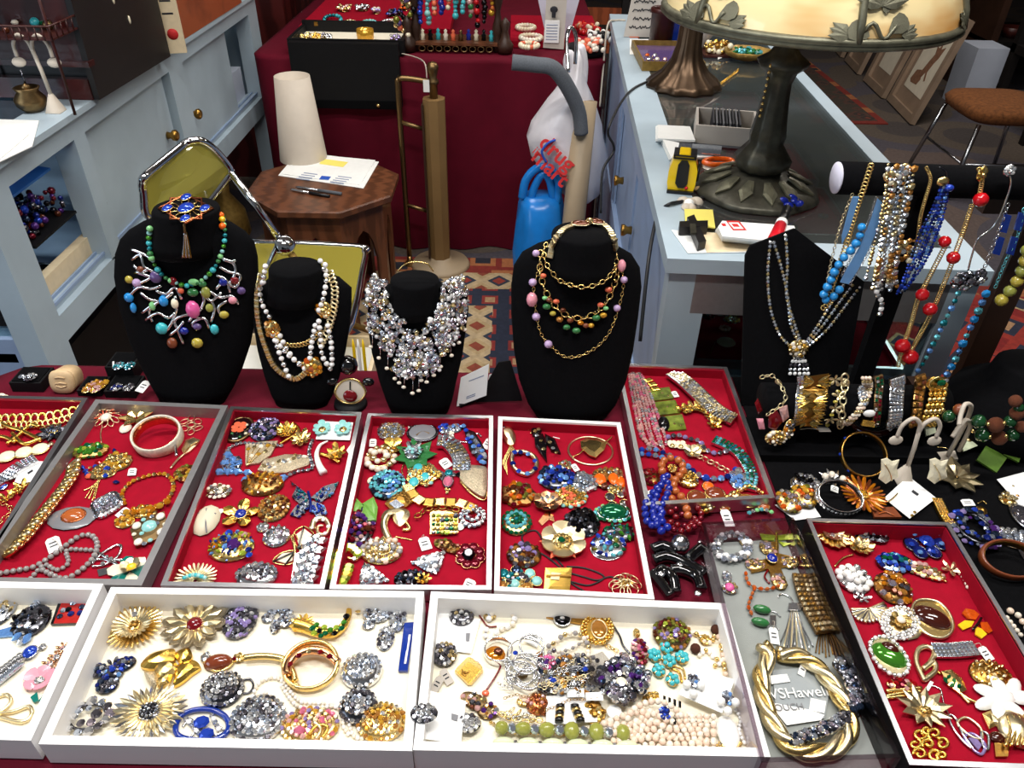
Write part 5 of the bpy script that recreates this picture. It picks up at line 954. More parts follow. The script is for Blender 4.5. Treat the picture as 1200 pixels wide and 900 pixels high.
P_[0][2]=P_[1][2]=.7535;b=MB();n_=np.cross(P_[1]-P_[0],P_[3]-P_[0]);n_/=np.linalg.norm(n_);n_=n_ if n_[1]>0 else-n_;b.prism(P_,.008,'velvet',0,n_);t.mb('board',b)
b=MB();m_=(P_[2]+P_[4])/2;b.prism([(m_[0]-.02,m_[1]+.012,m_[2]-.03),(m_[0]+.02,m_[1]+.012,m_[2]-.03),(m_[0]+.02,m_[1]+.1,.7535),(m_[0]-.02,m_[1]+.1,.7535)],.004,'velvet',0,(0,.8,.3));t.mb('easel_leg',b)
N5=-n_;D5=P_[0]
class Flat:
 def __init__(s,p,n):s.p=NPA(p);s.n=NPA(n)
 def ray_cast(s,o,d):
  o=NPA(o);d=NPA(d);q=o+d*(((s.p-o)@s.n)/(d@s.n));return(q,s.n)
S5=Flat(D5,N5)
c=at(1160,485,.753);c[1]=1.05
t=T('necklace_bust','low rounded black bust at the right end under a green and brown bead necklace','bust',(c[0],c[1],.753));n=28
def el(rx,ry,z,oy=0):return[(c[0]+rx*CO_(a),c[1]+oy+ry*SI_(a),z)for a in LSP(0,2*PI,n+1)[:-1]]
b=MB();b.loft([el(.10,.09,.7535),el(.115,.10,.77),el(.115,.10,.80),el(.10,.09,.83),el(.075,.07,.845),el(.06,.055,.86),el(.055,.05,.885),el(.05,.045,.889)],'velvet');t.mb('torso',b);B6=t;B6c=c
ZT=1.19;Yt=1.08
t=T('necklace_stand','black velvet T-bar stand with a thick bar hung with necklaces','stand',(.607,Yt,.753));b=MB();xa=aty(982,210,Yt);
b.tube([(xa[0],Yt,xa[2]+.002),(1.05,Yt,xa[2]-.006)],.0235,'velvet',20);t.mb('bar',b);b=MB();b.lathe([(.001,0),(.0225,0),(.0225,.002),(.001,.002)],'lav',(xa[0]-.002,Yt,xa[2]+.002),20,frame((-1,0,0)));t.mb('end_cap',b)
t.mb('post',MB().box((.593,Yt-.008,.768),(.623,Yt+.01,xa[2]-.016),'velvet'));t.mb('base',MB().box((.55,Yt-.06,.753),(.67,Yt+.08,.768),'velvet'));ZB=xa[2]
t=T('necklace_stand','dark brown wooden T-bar stand behind the black one, cut by the right edge','stand',(.78,1.13,.753));xb=aty(1190,320,1.13)
t.mb('post',MB().box((xb[0]-.022,1.125,.768),(xb[0]+.022,1.145,1.12),'dkpost'));t.mb('base',MB().box((xb[0]-.08,1.09,.753),(xb[0]+.08,1.18,.768),'dkpost'));t.mb('bar',MB().box((xb[0]-.1,1.12,1.1205),(xb[0]+.3,1.15,1.15),'dkpost'))
Yr=1.0;ra,rb=aty(893,470,Yr),aty(1110,463,Yr);zr=.845
t=T('bracelet_roll','black velvet roll carrying a row of bracelets','stand',((ra[0]+rb[0])/2,Yr,.753));ra=NPA([ra[0],Yr,ra[2]]);rb=NPA([rb[0],Yr,ra[2]]);RZr=ra[2];RRr=.031
b=MB();b.tube([ra,rb],RRr,'velvet',24);t.mb('roll',b)
for x in(ra[0]+.05,rb[0]-.05):t.mb('support',MB().box((x-.015,Yr-.02,.7665),(x+.015,Yr+.02,RZr-.028),'velvet'))
t.mb('base',MB().box((ra[0]-.0,Yr-.05,.753),(rb[0]+.0,Yr+.05,.7665),'velvet'))
# trays on the front table
def tray(label,q,z1,mat,felt,wall=.007,fz=.756,name='jewellery_tray',outer=None,liner=None,group=None):
 """q: photo pixels of the top rim TL, TR, BR, BL; walls stand on the cloth"""
 O=[at(x,y,z1)for x,y in q];c=sum(O)/4;t=T(name,label,'tray',(c[0],c[1],.7535),group);I=[]
 for i in range(4):
  a,b_,d=O[i],O[(i+1)%4],O[i-1];u=(b_-a)/np.linalg.norm(b_-a);v=(d-a)/np.linalg.norm(d-a);I.append(a+(u+v)*wall)
 for i in range(4):
  j=(i+1)%4;b=MB();top=[O[i],O[j],I[j],I[i]];h=z1-.7535
  b.prism([p-NPA([0,0,h])for p in top],h-.0015,outer or mat);t.mb('side',b);b=MB();b.prism([p-NPA([0,0,.0015])for p in top],.0015,mat);t.mb('rim',b)
  if liner:n=np.cross(I[j]-I[i],[0,0,1.]);n/=np.linalg.norm(n);n=n if(c-I[i])@n>0 else-n;b=MB();b.prism([NPA([*I[i][:2],.7545]),NPA([*I[j][:2],.7545]),NPA([*I[j][:2],z1-.004]),NPA([*I[i][:2],z1-.004])],.001,liner,0,n);t.mb('lining',b)
 b=MB();b.prism([NPA([*p[:2],.7537])for p in I],fz-.7537,felt);t.mb('felt',b);return t
ZR,ZW=.778,.792
tray('red felt tray with a pale blue metal rim at the far left',[(-130,460),(103,466),(-6,642),(-260,640)],ZR,'alu','redfelt',.008,liner='redfelt')
tray('red felt tray with a wide grey rim, second from left',[(112,468),(267,475),(166,686),(-40,683)],ZR,'alug','redfelt',.010)
tray('red felt tray third from left holding the blue butterfly brooch',[(270,476),(424,483),(380,690),(188,686)],ZR,'alu','redfelt',.007,liner='redfelt')
tray('red felt tray fourth from left holding the pink-bodied bee',[(431,484),(578,487),(576,691),(386,690)],ZR,'alu','redfelt',.007,liner='redfelt')
tray('red felt tray fifth from left holding the orange cabochon brooch',[(584,488),(727,495),(767,702),(579,692)],ZR,'whitetray','redfelt',.007,liner='redfelt')
tray('red felt tray of bracelets and bead necklaces right of the centre bust',[(722,425),(852,430),(908,583),(757,592)],ZR,'alu','redfelt',.007,liner='redfelt')
tray('clear acrylic box lined in grey holding the twisted gold collar',[(822,612),(930,606),(1056,888),(892,893)],.797,'acrylic','greyfelt',.005,.757)
tray('deep black sided tray lined in red at the lower right',[(945,607),(1112,612),(1290,905),(1066,896)],.80,'alu','redfelt',.006,.768,outer='boxblack',liner='redfelt')
tray('white tray at the lower left corner, cut by the photo edge',[(-240,676),(121,684),(36,868),(-330,858)],ZW,'whitetray','creamfelt',.010,.757)
tray('white tray in the front row holding the open serpent bangle',[(130,688),(497,693),(483,880),(45,872)],ZW,'whitetray','creamfelt',.010,.757)
tray('white tray in the front row heaped with pearls and silver chains',[(505,693),(850,707),(903,887),(484,879)],ZW,'whitetray','creamfelt',.010,.757)
def J(name,label,cat,cx,cy,lift=0.0,**k):return T(name,label,cat,(cx,cy),zf=ZF+lift,**k)
BR,BC,NK,ER='brooch','bracelet','necklace','earrings'
def leafshape(a):return.62+.38*abs(CO_(a))**1.5
def wave(n,d=.15):return lambda a:1-d+d*CO_(n*a)
def tri(a):a=(a+PI/2)%(2*PI/3)-PI/3;return.5/max(.3,CO_(a))
def heart(a):return.72+.22*SI_(-a)*-1+.2*abs(CO_(a))
# far left red tray
ZF=.756
WORLDTX=None
J('gold_bracelet','gold double-row link bracelet along the back of the far left tray',BC,50,488).links([(-20,492),(20,491),(55,489),(95,480)],13,'richgold','curb',L=.9,mat2='gold').links([(-20,498),(20,498),(55,496),(92,487)],9,'gold','curb',L=.9,lay=.003)
q=J('spray_brooch','tangled gold ribbon spray brooch at the left edge of the far left tray',BR,25,508,.004);[q.tube(p,.0035,'richgold',nm='ribbon')for p in([(-10,488),(10,500),(26,505),(48,516)],[(8,520),(22,510),(36,498),(46,500)],[(14,508),(28,520),(46,514)],[(-12,512),(4,512),(18,518)])];q.scat([(20,505),(26,502),(32,508),(36,500),(15,512)],5,['g_black','g_smoke'])
J('bow_brooch','blue-grey stone bow brooch with silver rays in the far left tray',BR,62,508).flower(62,508,34,9,'gun',h=20,tilt=8).clus(62,506,20,11,['g_montana','g_ice','g_smoke'],5)
q=J('cameo_bracelet','bracelet of cream oval cabochons in the far left tray',BC,25,530);[q.gem(x,y,17,'o_ivory',h=12,rim='gold',up=.4,nm='cabochon')for x,y in((8,535),(28,530),(47,526))];q.scat([(18,533),(37,528),(56,523),(60,520),(-3,539)],6,['g_clear','palegold'])
J('rhinestone_band','loose band of clear rhinestones across the far left tray',BC,22,555).links([(-12,572),(6,560),(22,548),(40,539)],17,'silver','mesh4',L=.3,col=['g_clear','g_aurora','g_ice'])
q=J('price_card','white price card with a black mark in the far left tray','card',38,556,.002);q.plate([(24,549),(38,541),(58,541),(44,564),(16,568)],.0008,'card',nm='card');q.plate([(32,554),(38,550),(39,552),(33,556)],.0003,'ink',dz=.002,nm='mark')
q=J('shell_pin','gold pin of three fluted shells in the far left tray',BR,14,580);[q.flower(x,y,20,5,'richgold',h=16,a0=a,tilt=25,nm='shell')for x,y,a in((8,585,.2),(20,577,.8),(26,571,.4))]
J('gold_chain','gold chain at the near left edge of the far left tray',NK,6,606).links([(-12,622),(2,610),(14,598),(4,590)],7,'gold','cable')
J('ivory_flower','cream carved flower at the back left corner of the far left tray',BR,1,470).flower(0,472,18,7,'o_ivory',shape='round',tilt=25)
J('blue_stone_pin','small blue stone pin at the left edge of the far left tray','pin',3,570).gem(3,570,9,'g_blue','gem',rim='silver')
# second tray
q=J('wire_flower_brooch','looped gold wire flower brooch with red petals and a pearl centre',BR,124,491)
q.flower(122,488,30,9,'o_coral',h=22,shape='ray',tilt=25)
q.many('wire_loop',[('hoop','palegold',at(123+13*CO_(a),487+9*SI_(a),ZF+.008),(.010,.005,.008),frame((.3*CO_(a),-.3*SI_(a),1),-a))for a in LSP(0,2*PI,13)[:-1]],False);q.gem(124,489,11,'o_pearl','bead',dz=.01);q.tube([(120,500),(118,508),(119,519)],.0012,'palegold',nm='stem')
q=J('bow_brooch','gold bow brooch with a pale pearl drop',BR,157,492);q.flower(160,490,34,6,'gold',h=26,a0=.3,shape='lily',tilt=14).gem(147,502,12,'o_pearl',h=10,nm='pearl_drop');q.scat([(163,492),(167,490),(172,493)],5,'g_clear')
q=J('hinged_bangle','wide hinged bangle in cream snakeskin lying on red felt','bangle',186,522);q.ring(186,516,57,.021,.0035,'skin',tilt=14,n=40,ry=.92);q.ring(186,516,51,.019,.001,'rosegold',tilt=14,nm='inner_band',dz=.001,ry=.92);q.tube([(205,520),(207,534)],.0022,'silver',dz=.016,nm='hinge')
q=J('knot_brooch','pale gold endless-knot brooch at the back right of the second tray',BR,224,498);[q.many('loop',[('hoop','palegold',at(x,y,ZF+.003),(.009,.006,.01),frame((0,0,1),a))],True)for x,y,a in((216,494,.8),(224,490,1.57),(232,494,-.8),(232,502,.8),(224,506,1.57),(216,502,-.8),(224,498,0),(224,498,1.57))]
J('lily_brooch','pale gold calla lily brooch with a long stem',BR,216,532).plate([(213,528),(218,517),(227,514),(235,517),(230,524),(222,531),(216,534)],.003,'palegold',dome=.004,nm='bloom').tube([(218,531),(209,538),(200,549)],.0022,'palegold',nm='stem').tube([(216,530),(224,522),(232,518)],.0014,'gold',dz=.008)
J('leaf_brooch','olive green stone leaf brooch at the upper left of the second tray',BR,106,530).clus(107,530,36,22,['g_olive','g_emer','g_green','g_lime'],7,rot=12,shape=leafshape,metal='bronze')
q=J('bouquet_brooch','gold flower-bouquet brooch with blue and red stones and spread stems',BR,117,560);q.scat([(101,552),(112,548),(121,545),(134,528),(97,548),(136,565),(126,552)],9,['g_blue','g_sapph'],'marq');q.scat([(107,551),(118,552),(115,542),(104,558)],8,['g_red','o_coral']);q.clus(138,542,30,20,['g_topaz','gold','g_champ'],6,jit=.3);q.clus(118,553,34,16,['gold','g_champ','g_blue'],6,jit=.3,dome=.25);[q.tube([(118,560),((118+x)/2,570),(x,y)],.0012,'gold',nm='stem')for x,y in((100,584),(104,585),(108,587),(111,584),(98,575))]
q=J('link_bracelet','thick gold double-link charm bracelet down the left of the second tray',BC,50,590);q.links([(86,545),(84,556),(70,576),(50,600),(28,628),(10,648)],20,'palegold','curb',L=.55,mat2='gold',th=.2).links([(90,548),(87,560),(73,580),(54,604),(32,632),(16,646)],12,'rosegold','curb',L=.9,lay=.003);q.gem(72,543,12,'o_white',h=9,nm='round_tag',up=.2)
q=J('disc_brooch','grey oval disc brooch with an orange carved centre',BR,84,606);q.gem(84,607,49,'o_grey',h=26,up=.16,nm='disc').gem(86,604,23,'o_amberb',h=15,dz=.006,up=.5,nm='centre',rim='copper')
q=J('rose_brooch','pave silver flower-head brooch with a white tag, below the bouquet',BR,127,593);q.clus(126,593,34,30,['g_clear','g_ice','g_aurora'],4.5,shape=wave(4,.1),metal='silver').tag(144,601,9,13,-30)
q=J('stone_festoon','amber rhinestone festoon necklace curled in the second tray',NK,170,575);q.beads([(146,590),(143,578),(152,566),(165,560),(180,556),(195,556),(203,566),(200,580),(186,592),(170,594)],6,['g_amber','g_topaz','gold'],tm='gem',cord='gold');q.beads([(148,600),(160,600),(178,597),(196,588)],9,['g_topaz','g_amber'],tm='gem',cord='gold',lay=.002);q.clus(146,612,22,14,['g_topaz','g_amber'],7).clus(168,600,30,14,['g_amber','gold'],7);q.tag(155,553,9,9,10)
J('cluster_brooch','bronze and green leaf cluster against the right rim of the second tray',BR,218,556).clus(219,556,24,28,['g_olive','g_honey','g_brown','g_topaz'],6,shape=leafshape,rot=60,metal='bronze')
q=J('square_brooch','square filigree brooch set with pearls and pale turquoise',BR,176,622);q.plate([(153,622),(166,611),(193,601),(197,619),(184,634),(160,643)],.004,'antique',dome=.002);q.gem(175,617,16,'o_aquam',h=13,dz=.006);[q.gem(x,y,9,'o_pearl','bead',h=8,dz=.008,nm='pearl')for x,y in((160,616),(188,605),(189,623),(162,635))];q.scat([(168,609),(178,605),(193,614),(176,633),(169,637),(157,626),(166,625),(184,613)],6,['o_aquam','g_ice','o_ivory'],dz=.007)
q=J('pearl_necklace','dark grey pearl necklace looped at the front of the second tray',NK,80,645);q.beads([(0,672),(22,668),(40,664),(60,652),(76,640),(94,628),(108,628),(114,638),(110,652),(95,668),(74,678),(50,668)],7,'o_gpearl').beads([(36,678),(52,662),(66,668),(80,660),(78,645),(94,644),(112,645)],6,'o_gpearl').tag(63,638,15,18,35,(72,648))
q=J('knot_brooch','silver ribbon-knot brooch at the front of the second tray',BR,128,652);[q.tube(p,.0022,'silver',nm='ribbon')for p in([(108,661),(118,650),(134,640),(142,640),(138,652),(122,662),(108,664)],[(112,656),(124,656),(138,662),(144,668)],[(116,648),(130,656),(146,656)])];q.scat([(125,652),(130,654),(128,658),(120,660)],5,'g_clear',dz=.006)
q=J('enamel_flower','teal enamel flower brooch with a yellow rose centre',BR,152,668);q.flower(152,670,48,6,'o_tealen',h=34,wid=1.7,tilt=6,mat2='o_ivory').flower(154,665,24,6,'palegold',h=18,shape='round',tilt=30,dz=.007).gem(154,664,10,'o_yellowe',dz=.011)
q=J('loose_tag','small silver-grey tag beside the teal enamel flower','tag',123,671);q.plate([(114,668),(128,665),(130,672),(116,676)],.001,'steel')
# third tray
q=J('painted_brooch','black oval brooch painted with a red flower',BR,279,503);q.gem(280,503,27,'o_blacke',h=26,up=.3,rim='antique',nm='medallion');q.flower(280,501,15,6,'o_coral',h=13,shape='round',dz=.009,tilt=4).scat([(272,508),(288,508),(281,512),(289,498)],4,['o_jade','o_cream'],'dome',dz=.008)
J('cluster_brooch','blue-grey aurora stone oval at the back of the third tray',BR,311,504).clus(311,504,33,25,['g_montana','g_aurora','g_lilac','g_smoke'],5,metal='gun')
q=J('lion_brooch','feathered golden lion brooch curled in the third tray',BR,343,512);q.flower(336,508,24,11,'richgold',h=20,tilt=30).flower(353,516,22,9,'gold',h=22,tilt=20);q.tube([(328,520),(338,514),(350,506),(344,498)],.004,'richgold',nm='body',taper=(.5,1.3))
q=J('earring_card','white card holding two turquoise and pearl flower earrings',ER,395,500);q.plate([(377,486),(416,485),(410,516),(370,515)],.0008,'card',dz=.004,nm='card')
for x in(377.5,402):q.flower(x,503.5,19,7,'o_turqw' if 'o_turqw' in PAL else 'o_aquam',h=17,shape='round',dz=.006,wid=.8,mat2='o_aquam',nm='petal').gem(x,503.5,8,'gold',dz=.009,nm='centre')
q=J('festoon_necklace','sky blue stone festoon necklace with rhinestone chain',NK,290,545);q.beads([(262,545),(264,532),(270,524),(284,519),(300,520),(330,522)],5,['g_ice','g_clear'],tm='gem',cord='silver');q.beads([(366,516),(362,530),(366,548),(350,552),(335,558)],5,['g_smoke','g_clear'],tm='gem',cord='gun');q.scat([(257,553,0),(268,553,0),(278,553,0),(263,543,0),(267,533,0),(288,562,30),(332,560,20),(290,554,0)],12,'o_aquam' if False else 'g_sky','baguette',jit=.02);q.plate([(252,558),(262,528),(270,528),(286,556)],.002,'silver',nm='mount');q.clus(273,545,18,20,['g_sky','g_smoke','g_ice'],4,dome=.2,metal='silver')
q=J('tusk_brooch','white enamel tusk clasped by a golden tiger',BR,386,536);q.tube([(384,517),(375,522),(371,533),(374,545),(379,554)],.0052,'o_white',nm='tusk',taper=(.25,1.25),n=10);q.flower(394,534,24,7,'richgold',h=22,tilt=28);q.tube([(383,534),(392,530),(402,526)],.004,'gold',nm='tiger').tube([(376,532),(388,536),(398,542)],.0035,'richgold',nm='tiger');q.plate([(406,528),(413,518),(416,522),(410,534)],.0006,'paper',dz=.004,nm='price_tag')
q=J('fan_brooch','pearly gold fan brooch with an amber edge',BR,307,531);q.plate([(288,546),(288,522),(306,519),(326,518),(318,534),(304,544)],.003,'champ_pave',dome=.001);[q.tube([(289,546),(x,y)],.0008,'gold',dz=.005,nm='rib')for x,y in((292,522),(300,521),(309,520),(318,521))];q.scat([(291,526),(298,524),(306,523),(314,522),(321,522),(295,534),(303,532),(311,529)],6,['g_topaz','g_champ','o_pearl'],dz=.005)
q=J('lattice_brooch','long scalloped silver-gilt lattice brooch',BR,335,545);q.plate([(302,552),(310,540),(322,537),(334,534),(350,534),(364,536),(362,546),(350,550),(336,555),(318,556)],.003,'champ_pave',dome=.002);q.scat([(310+6*i,549-2.1*i+3*((i*7)%3-1))for i in range(9)]+[(308+6*i,545-1.3*i)for i in range(9)],5,['g_champ','g_clear','o_pearl'],dz=.006)
J('cluster_brooch','bronze-brown marquise stone oval in the middle of the third tray',BR,308,568).clus(308,568,46,26,['g_honey','g_brown','g_topaz','g_amber'],7,tm='marq',metal='bronze',dome=.5)
J('buckle_brooch','clear rhinestone buckle-shaped brooch in the third tray',BR,255,577).clus(255,577,31,16,['g_clear','g_champ','o_pearl'],5,hole=.35,metal='silver').clus(256,576,14,7,['g_clear'],4,metal='silver',dome=.5)
q=J('butterfly_brooch','large deep blue butterfly brooch',BR,365,586)
for o,c,d in(([(363,583),(341,566),(348,572),(343,583),(352,592)],['g_teal','g_sapph','g_montana'],6),([(366,584),(380,572),(396,567),(391,578),(378,588)],['g_sky','g_teal','g_sapph','g_ice'],6),([(362,588),(348,594),(341,604),(350,607),(360,597)],['g_ice','g_montana','g_sapph'],6),([(367,589),(380,594),(383,602),(372,607),(366,600)],['g_blue','g_sapph','g_sky'],6)):
 cx,cy=np.mean(o,axis=0);q.plate([(cx+(x-cx)*1.1,cy+(y-cy)*1.1)for x,y in o],.003,'gun',nm='wing');q.scat([(o[0][0]*(1-u)+x*u,o[0][1]*(1-u)+y*u)for x,y in o[1:]for u in(.4,.65,.92)]+[(cx,cy),(cx+4,cy+3),(cx-4,cy+2),(cx+1,cy-4)],d,c,'marq',dz=.005)
q.tube([(361,576),(364,588),(364,600)],.0022,'g_sapph',nm='body',dz=.006)
q=J('scarab_pin','pale carved stone scarab with a round white tag','pin',242,609);q.gem(242,610,27,'stone',h=33,up=.6,nm='stone').gem(258,599,7,'o_white',up=.2,nm='round_tag');q.tube([(242,596),(241,610),(242,624)],.0012,'o_grey',dz=.0125,nm='groove').tube([(231,602),(242,600),(253,602)],.0012,'o_grey',dz=.0105,nm='groove')
q=J('star_brooch','gold star-flower brooch with a blue cabochon',BR,282,604);q.flower(282,604,40,5,'richgold',h=34,a0=.3,wid=1.5,tilt=12).flower(282,604,24,10,'gold',h=18,shape='ray',wid=2,tilt=20,dz=.004).gem(282,602,12,'o_lapis',h=10,dz=.008,rim='gold')
J('round_brooch','round bronze stone brooch left of the blue butterfly',BR,321,596).clus(321,596,34,30,['g_honey','g_brown','g_champ','bronze'],5.5,ringc=False,metal='bronze',dome=.3)
J('drop_brooch','clear rhinestone teardrop brooch in the third tray',BR,320,626).clus(324,629,30,24,['g_clear','g_ice','g_aurora'],7,metal='silver',tm='drop').clus(308,618,14,11,['g_clear'],5,metal='silver')
J('spiral_pin','cream and gold spiral shell pin by the right rim of the third tray','pin',376,617).tube([(366,620),(369,610),(380,608),(386,617),(382,626),(373,625),(373,617),(379,616)],.0038,'palegold',taper=(1.4,.4),n=9,nm='spiral').scat([(366,618),(370,610),(379,609),(385,617),(381,625)],5,'o_white','dome',dz=.006)
q=J('cluster_brooch','blue, gold and purple multicolour crystal brooch in the third tray',BR,272,641);q.clus(271,641,50,34,['g_blue','g_topaz','g_amber','g_sapph','g_lime','g_sky'],7,tm='marq',jit=.35).gem(274,637,15,'g_purple','gem',dz=.014).scat([(268,624),(292,650),(291,644),(284,648),(252,640),(286,626),(264,640)],9,['g_blue','g_blue','g_sapph','g_lime','g_amber','g_rose','g_sky'],dz=.012)
q=J('butterfly_brooch','openwork gold and black butterfly brooch',BR,346,640)
for o in([(349,643),(344,626),(356,617),(368,626),(371,640),(358,647)],[(346,646),(330,648),(320,658),(334,662),(345,658)]):q.tube(o,.0013,'gold',closed=True,nm='wing_edge');q.plate([(sum(p[0]for p in o)/len(o)+(x-sum(p[0]for p in o)/len(o))*.8,sum(p[1]for p in o)/len(o)+(y-sum(p[1]for p in o)/len(o))*.8)for x,y in o],.0015,'o_ivory',nm='wing');q.tube([o[0],o[2]],.0013,'o_blacke',dz=.004,nm='vein').tube([o[0],o[3]],.0013,'o_blacke',dz=.004,nm='vein').tube([o[0],o[4]],.0011,'o_blacke',dz=.004,nm='vein')
q.tube([(342,628),(345,640),(346,652)],.0022,'gold',nm='body',dz=.004).tube([(344,634),(342,628),(346,626),(349,632)],.0009,'gold',dz=.006)
q=J('leaf_spray','large clear marquise rhinestone leaf spray at the front of the third tray',BR,356,662,.003);q.scat([(352+dx*s+t_*3,690-t_*11+dy,60*s-35)for t_ in range(6)for s,dx,dy in((-1,10,3),(1,11,-1),(-1,4,0),(1,4,-4))],16,['g_clear','g_ice','g_clear'],'marq',dz=.007);q.plate([(340,690),(346,650),(366,646),(374,660),(366,692)],.003,'silver')
q=J('crescent_brooch','gold rayed fan brooch with a turquoise crescent at the front of the third tray',BR,228,677);q.flower(229,681,48,26,'palegold',h=36,shape='ray',wid=1.1,tilt=12).scat([(216+i*3.4,677-3.2*SI_(i/7*PI))for i in range(8)],6,['o_turq','o_aquam'],'dome',dz=.011)
J('cluster_brooch','domed clear rhinestone cluster at the front of the third tray',BR,300,675).clus(301,675,46,28,['g_clear','g_clear','g_smoke','g_ice'],6.5,metal='silver',dome=.55)
# fourth tray
q=J('heart_brooch','pave silver heart brooch with a bent stem at the back of the fourth tray',BR,457,506);q.clus(458,508,31,26,['g_clear','g_champ','g_ice'],4,shape=heart,metal='silver',dome=.3).tube([(454,500),(449,495),(443,492)],.0018,'silver').tag(437,519,8,10,4)
q=J('cameo_brooch','dark grey oval cameo brooch on a pale grey card',BR,493,505);q.plate([(478,494),(506,496),(510,512),(479,514)],.0007,'signgrey',nm='card').gem(495,507,30,'o_grey',h=18,up=.25,rim='gun').tube([(488,510),(495,506),(503,508)],.0014,'antique',dz=.007,nm='relief').tube([(479,499),(484,502),(488,505)],.0014,'gun')
J('bow_brooch','small pale blue rhinestone bow brooch beside the blue lizard',BR,527,502).clus(521,502,14,12,['g_ice','g_blue','g_clear'],5,metal='silver').clus(534,501,15,11,['g_ice','g_sky','g_clear'],5,metal='silver').clus(528,510,8,9,['g_clear','o_pearl'],4,metal='silver')
q=J('lizard_brooch','long blue pave lizard brooch against the right rim of the fourth tray',BR,557,522);q.plate([(542,496),(548,505),(556,508),(564,520),(572,536),(570,546),(560,540),(550,528),(546,514)],.004,'gun',dome=.002,nm='body');q.scat([(543,499),(546,504),(549,510),(553,512),(551,518),(557,516),(555,523),(561,522),(559,529),(565,528),(563,535),(569,536),(567,542),(561,538),(555,530),(564,541),(548,514)],6,['g_sky','g_blue','g_ice'],dz=.007);q.tube([(552,510),(560,508),(564,512)],.0016,'silver',nm='foot').tube([(548,518),(541,518),(537,516)],.0016,'silver',nm='foot').tag(571,520,8,14,-24)
q=J('pave_brooch','curved clear baguette brooch like a feather in the fourth tray',BR,532,533);q.links([(515,517),(524,518),(533,526),(540,538),(541,551)],20,'silver','mesh4',L=.26,col=['g_clear','g_ice','g_champ'],th=.25)
q.tag(522,543,12,12,40)
J('pearl_wreath','round wreath brooch of cream pearls in the fourth tray',BR,446,539).clus(446,539,35,29,['o_pearl','o_ppearl','g_champ'],8,hole=.4,tm='bead',metal='gold')
J('gold_flower','small golden flower brooch above the pearl wreath',BR,460,525).flower(460,525,22,6,'richgold',h=20,shape='round',tilt=22).clus(460,525,7,6,['gold'],3)
q=J('spray_brooch','green enamel leaf spray with a silver rhinestone flower',BR,489,533);q.flower(487,535,46,7,'o_jade',h=34,shape='leaf',wid=1.4,tilt=10).flower(484,530,26,6,'silver',h=22,tilt=22,dz=.005).clus(484,530,18,15,['g_clear','o_aquam','g_ice'],5,metal='silver',dz=.008).tube([(475,540),(471,550),(472,556)],.0013,'gold')
q=J('turquoise_brooch','gold filigree brooch with three turquoise cabochons',BR,495,557);q.clus(496,557,40,26,['gold','g_champ','richgold'],5,dome=.2,shape=wave(5,.1));[q.gem(x,y,11,'o_turq',h=10,dz=.006,rim='gold')for x,y in((485,565),(498,559),(490,549))];q.scat([(505,566),(508,554),(481,556),(500,549)],5,'o_aquam','dome',dz=.006)
q=J('bee_brooch','bee brooch with a pink stone body and grey wings',BR,525,562);q.plate([(523,556),(514,551),(513,558),(518,564)],.002,'gun',nm='wing').plate([(528,555),(538,548),(545,552),(538,560)],.002,'gun',nm='wing').scat([(517,555),(519,559),(534,554),(538,552),(532,557)],4,['g_clear','g_smoke']);q.gem(525,564,11,'g_pink','gem',h=12,dz=.004,rim='gun').gem(526,554,9,'g_teal',dz=.004,h=7,nm='head');q.scat([(523,573),(526,574),(524,577)],4,'gold')
q=J('pave_brooch','domed triangular gold pave brooch with a beaded edge',BR,556,567);q.plate([(539,562),(546,549),(560,548),(571,552),(571,570),(567,584),(552,576)],.005,'champ_pave',dome=.006,smooth=True).tube([(539,564),(552,578),(568,586),(572,568)],.0016,'gold',dz=.003)
J('cluster_brooch','round pale blue stone cluster brooch in the fourth tray',BR,454,569).clus(454,569,38,32,['o_turqw' if 'o_turqw' in PAL else 'g_aqua','g_aqua','g_montana','g_sky'],5.5,metal='gun',dome=.45)
J('shell_chip','pale shell chip beside the round blue cluster','shell',436,563).gem(436,563,10,'o_ivory',up=.3)
q=J('fob_brooch','gold watch-fob brooch with a pale blue face',BR,468,588);q.plate([(451,592),(458,584),(470,574),(484,590),(476,596),(458,599)],.004,'dkgold',dome=.002).plate([(456,591),(464,586),(474,593),(464,597)],.002,'g_ice',dz=.006,nm='face');q.links([(462,582),(470,578),(480,588)],6,'dkgold','cable',dz=.008)
J('link_bracelet','gold box-link bracelet across the middle of the fourth tray',BC,516,588).links([(478,572),(488,584),(500,589),(520,589),(538,590),(552,595)],12,'gold','band',L=1.1,mat2='dkgold',th=.4).links([(490,604),(500,597),(516,594),(534,597)],9,'dkgold','cable',lay=.003)
q=J('berry_brooch','large green enamel leaf brooch with a purple-red berry cluster',BR,422,608);q.clus(420,621,35,46,['g_ruby','g_purple','g_brown','g_rose'],7,dome=.5,jit=.3,metal='gun');[q.plate(p,.0035,'o_greene',dome=.003,nm='leaf',dz=.008)for p in([(425,592),(414,588),(410,600),(413,610),(421,606)],[(425,592),(438,584),(443,596),(441,612),(432,602)],[(426,594),(424,606),(431,612),(440,611),(434,600)])];q.tube([(425,594),(418,586),(412,582)],.002,'olive' if 'olive' in PAL else 'o_greene',dz=.01)
q=J('knot_brooch','large polished gold ribbon-knot brooch with a hanging tail',BR,463,607);q.plate([(447,610),(452,601),(466,598),(478,600),(480,608),(470,619),(462,614),(458,606)],.005,'palegold',dome=.005,nm='knot',smooth=True).tube([(454,604),(450,614),(452,624),(456,632)],.0055,'palegold',nm='tail',n=9).tube([(466,604),(474,610),(480,620),(472,621)],.003,'gold',nm='loop')
